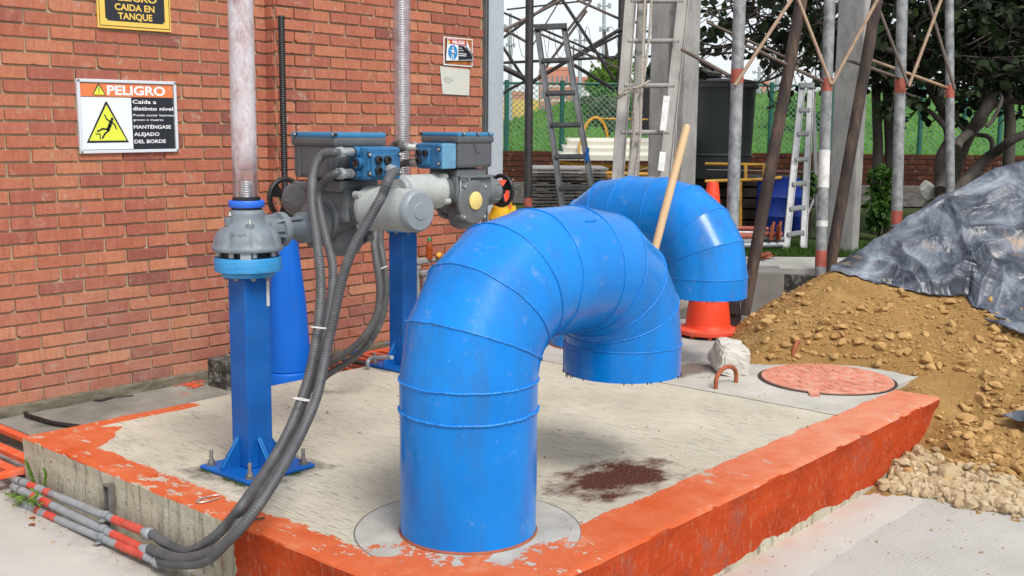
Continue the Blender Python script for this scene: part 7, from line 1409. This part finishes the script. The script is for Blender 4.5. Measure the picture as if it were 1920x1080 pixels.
# background trees far right and dark trunks right of the column
for k, (x0, y0, x1, y1, r_2, lab) in enumerate(((1640, 180, 1645, 420, .05, 'dark slender trunk just right of the tall column'), (1662, 190, 1672, 420, .06, 'second dark trunk right of the tall column'), (1888, 210, 1893, 320, .055, 'bare grey trunk at the right by the fence'))):
    a, b = P(x0, y0-60, d=11), P(x1, y1, d=10.8); t = thing('bare_trunk', lab, 'tree', V(b.x, b.y, gz)); mb = MB(); mb.tube([a, a.lerp(b, .5)+rt*.02, V(b.x, b.y, gz)], [r_2*.8, r_2, r_2*1.2], 12); mb.build('trunk', M['bark'], t)
for k, (px, py, r, lab, mt) in enumerate(((1655, 330, .12, 'leafy green shrub at the foot of the tall column', 'leaf_mid'), (1650, 385, .13, 'low green weeds in front of the dark trunks', 'leaf_mid'), (1525, 330, .09, 'green sprig growing behind the step ladder', 'leaf_mid'), (1560, 405, .10, 'weeds between pole and column foot', 'leaf_mid'))):
    q = P(px, py, d=10.1); t = thing('weed_shrub', lab, 'shrub', V(q.x, q.y, gz)); crown(t, [(q, r), (q-V(0, 0, r), r)], 500, mt, (.04, .08), 30+k, 'leaves')
    mb = MB(); [mb.tube([V(q.x, q.y, gz), q+rvec(R2)*.08], .006, 4) for _ in range(4)]; mb.build('stems', M['bark'], t)
# grass strip
mb = MB(); R2 = random.Random(15)
for k in range(9000):
    px = R2.uniform(1330, 1720); d = 8.76+abs(R2.gauss(0, .5)); q = bk(px, d, .32); h = R2.uniform(.02, .07)*(1 if nz(q.x*2, q.y*2) > -.1 else .4); a = R2.uniform(0, PI); tt = R2.random(); mb.c = (tt, tt, tt, 1); d_ = V(math.cos(a), math.sin(a), 0)*.006; mb.add([q-d_, q+d_, q+V(R2.uniform(-.03, .03), R2.uniform(-.03, .03), h)], [(0, 1, 2)])
tag(mb.build('verge_grass', M['leaf_mid']), 'rough green grass between the raised pavement and the props', 'grass', kind='stuff')
# weeds on the slab's left face
def fern(q, pts, w_, label):
    t = thing('slab_weed', label, 'plant', q); mb = MB(); R2 = random.Random(int(q.y*100)); sp_ = spline(pts, .004)
    for k, p in enumerate(sp_):
        f = k/len(sp_); ww = w_*math.sin(PI*min(1, f*.9+.12))*(1+.35*math.sin(k*1.1))
        for s_ in (-1, 1): tt = R2.uniform(.3, 1); mb.c = (tt, 0, 0, 1); mb.add([p, p+V(-.006, s_*ww*.5, .004), p+V(-.008, s_*ww, -.003), p+V(-.004, s_*ww*.6, -.008)], [(0, 1, 2, 3)])
    mb.build('leaves', M['leaf_light'], t); mb = MB(); mb.tube(sp_, .0012, 5); mb.build('stem', M['leaf_mid'], t)
fern(cp(66, 905, 2.04), [cp(50, 862, 2.035), cp(56, 875, 2.03), cp(62, 892, 2.03), cp(68, 912, 2.03)], .016, 'green lobed weed on the slab face, left one')
fern(cp(88, 920, 2.04), [cp(84, 878, 2.035), cp(88, 888, 2.03), cp(86, 905, 2.03), cp(87, 916, 2.03)], .012, 'green lobed weed on the slab face, right one')
t = thing('ground_weed', 'small sprawling green weed among the conduits at the lower left', 'plant', cp(40, 950, 1.95)); mb = MB(); R2 = random.Random(4)
for (pts) in ([(8, 925), (25, 930), (45, 933)], [(45, 933), (30, 945), (15, 958)], [(20, 950), (14, 960), (12, 972)], [(50, 940), (62, 935), (72, 925)], [(62, 945), (66, 930), (64, 918)], [(60, 945), (68, 940), (74, 946)]):
    sp_ = spline([cp(x_, y_, 1.93) for x_, y_ in pts], .008)
    for p in sp_:
        for s_ in range(2): mb.c = (R2.uniform(.2, 1), 0, 0, 1); leaf(mb, p, R2.uniform(.012, .026), .007, rvec(R2), V(-1, 0, .5))
mb.build('leaves', M['leaf_light'], t)
# wire ring and twig on the slab edge, fallen leaves
mb = MB(); c_ = P(392, 936, z=.004); mb.tube([c_+V(math.cos(a)*.05, math.sin(a)*.022, .002) for a in np.linspace(.4, 5.4, 24)], .0025, 6); tag(mb.build('wire_ring', M['steel']), 'bent wire ring stuck to the orange slab edge', 'wire')
mb = MB(); mb.tube(spline([P(446, 990, z=.01), P(458, 974, z=.015), P(478, 974, z=.012), P(496, 971, z=.008)], .005), .0035, 6); tag(mb.build('twig', M['bark']), 'small brown twig on the slab edge beside the hoses', 'twig')
mb = MB()
for (x_, y_) in ((54, 972), (53, 985)): q = P(x_, y_, z=-.233); mb.prism([q, q+V(.012, -.03, .006), q+V(.02, -.018, .008), q+V(.012, .008, .002)], V(0, 0, .002))
tag(mb.build('fallen_leaf', M['rust_bar']), 'two small brown fallen leaves on the pavement at the lower left', 'leaf', kind='stuff')
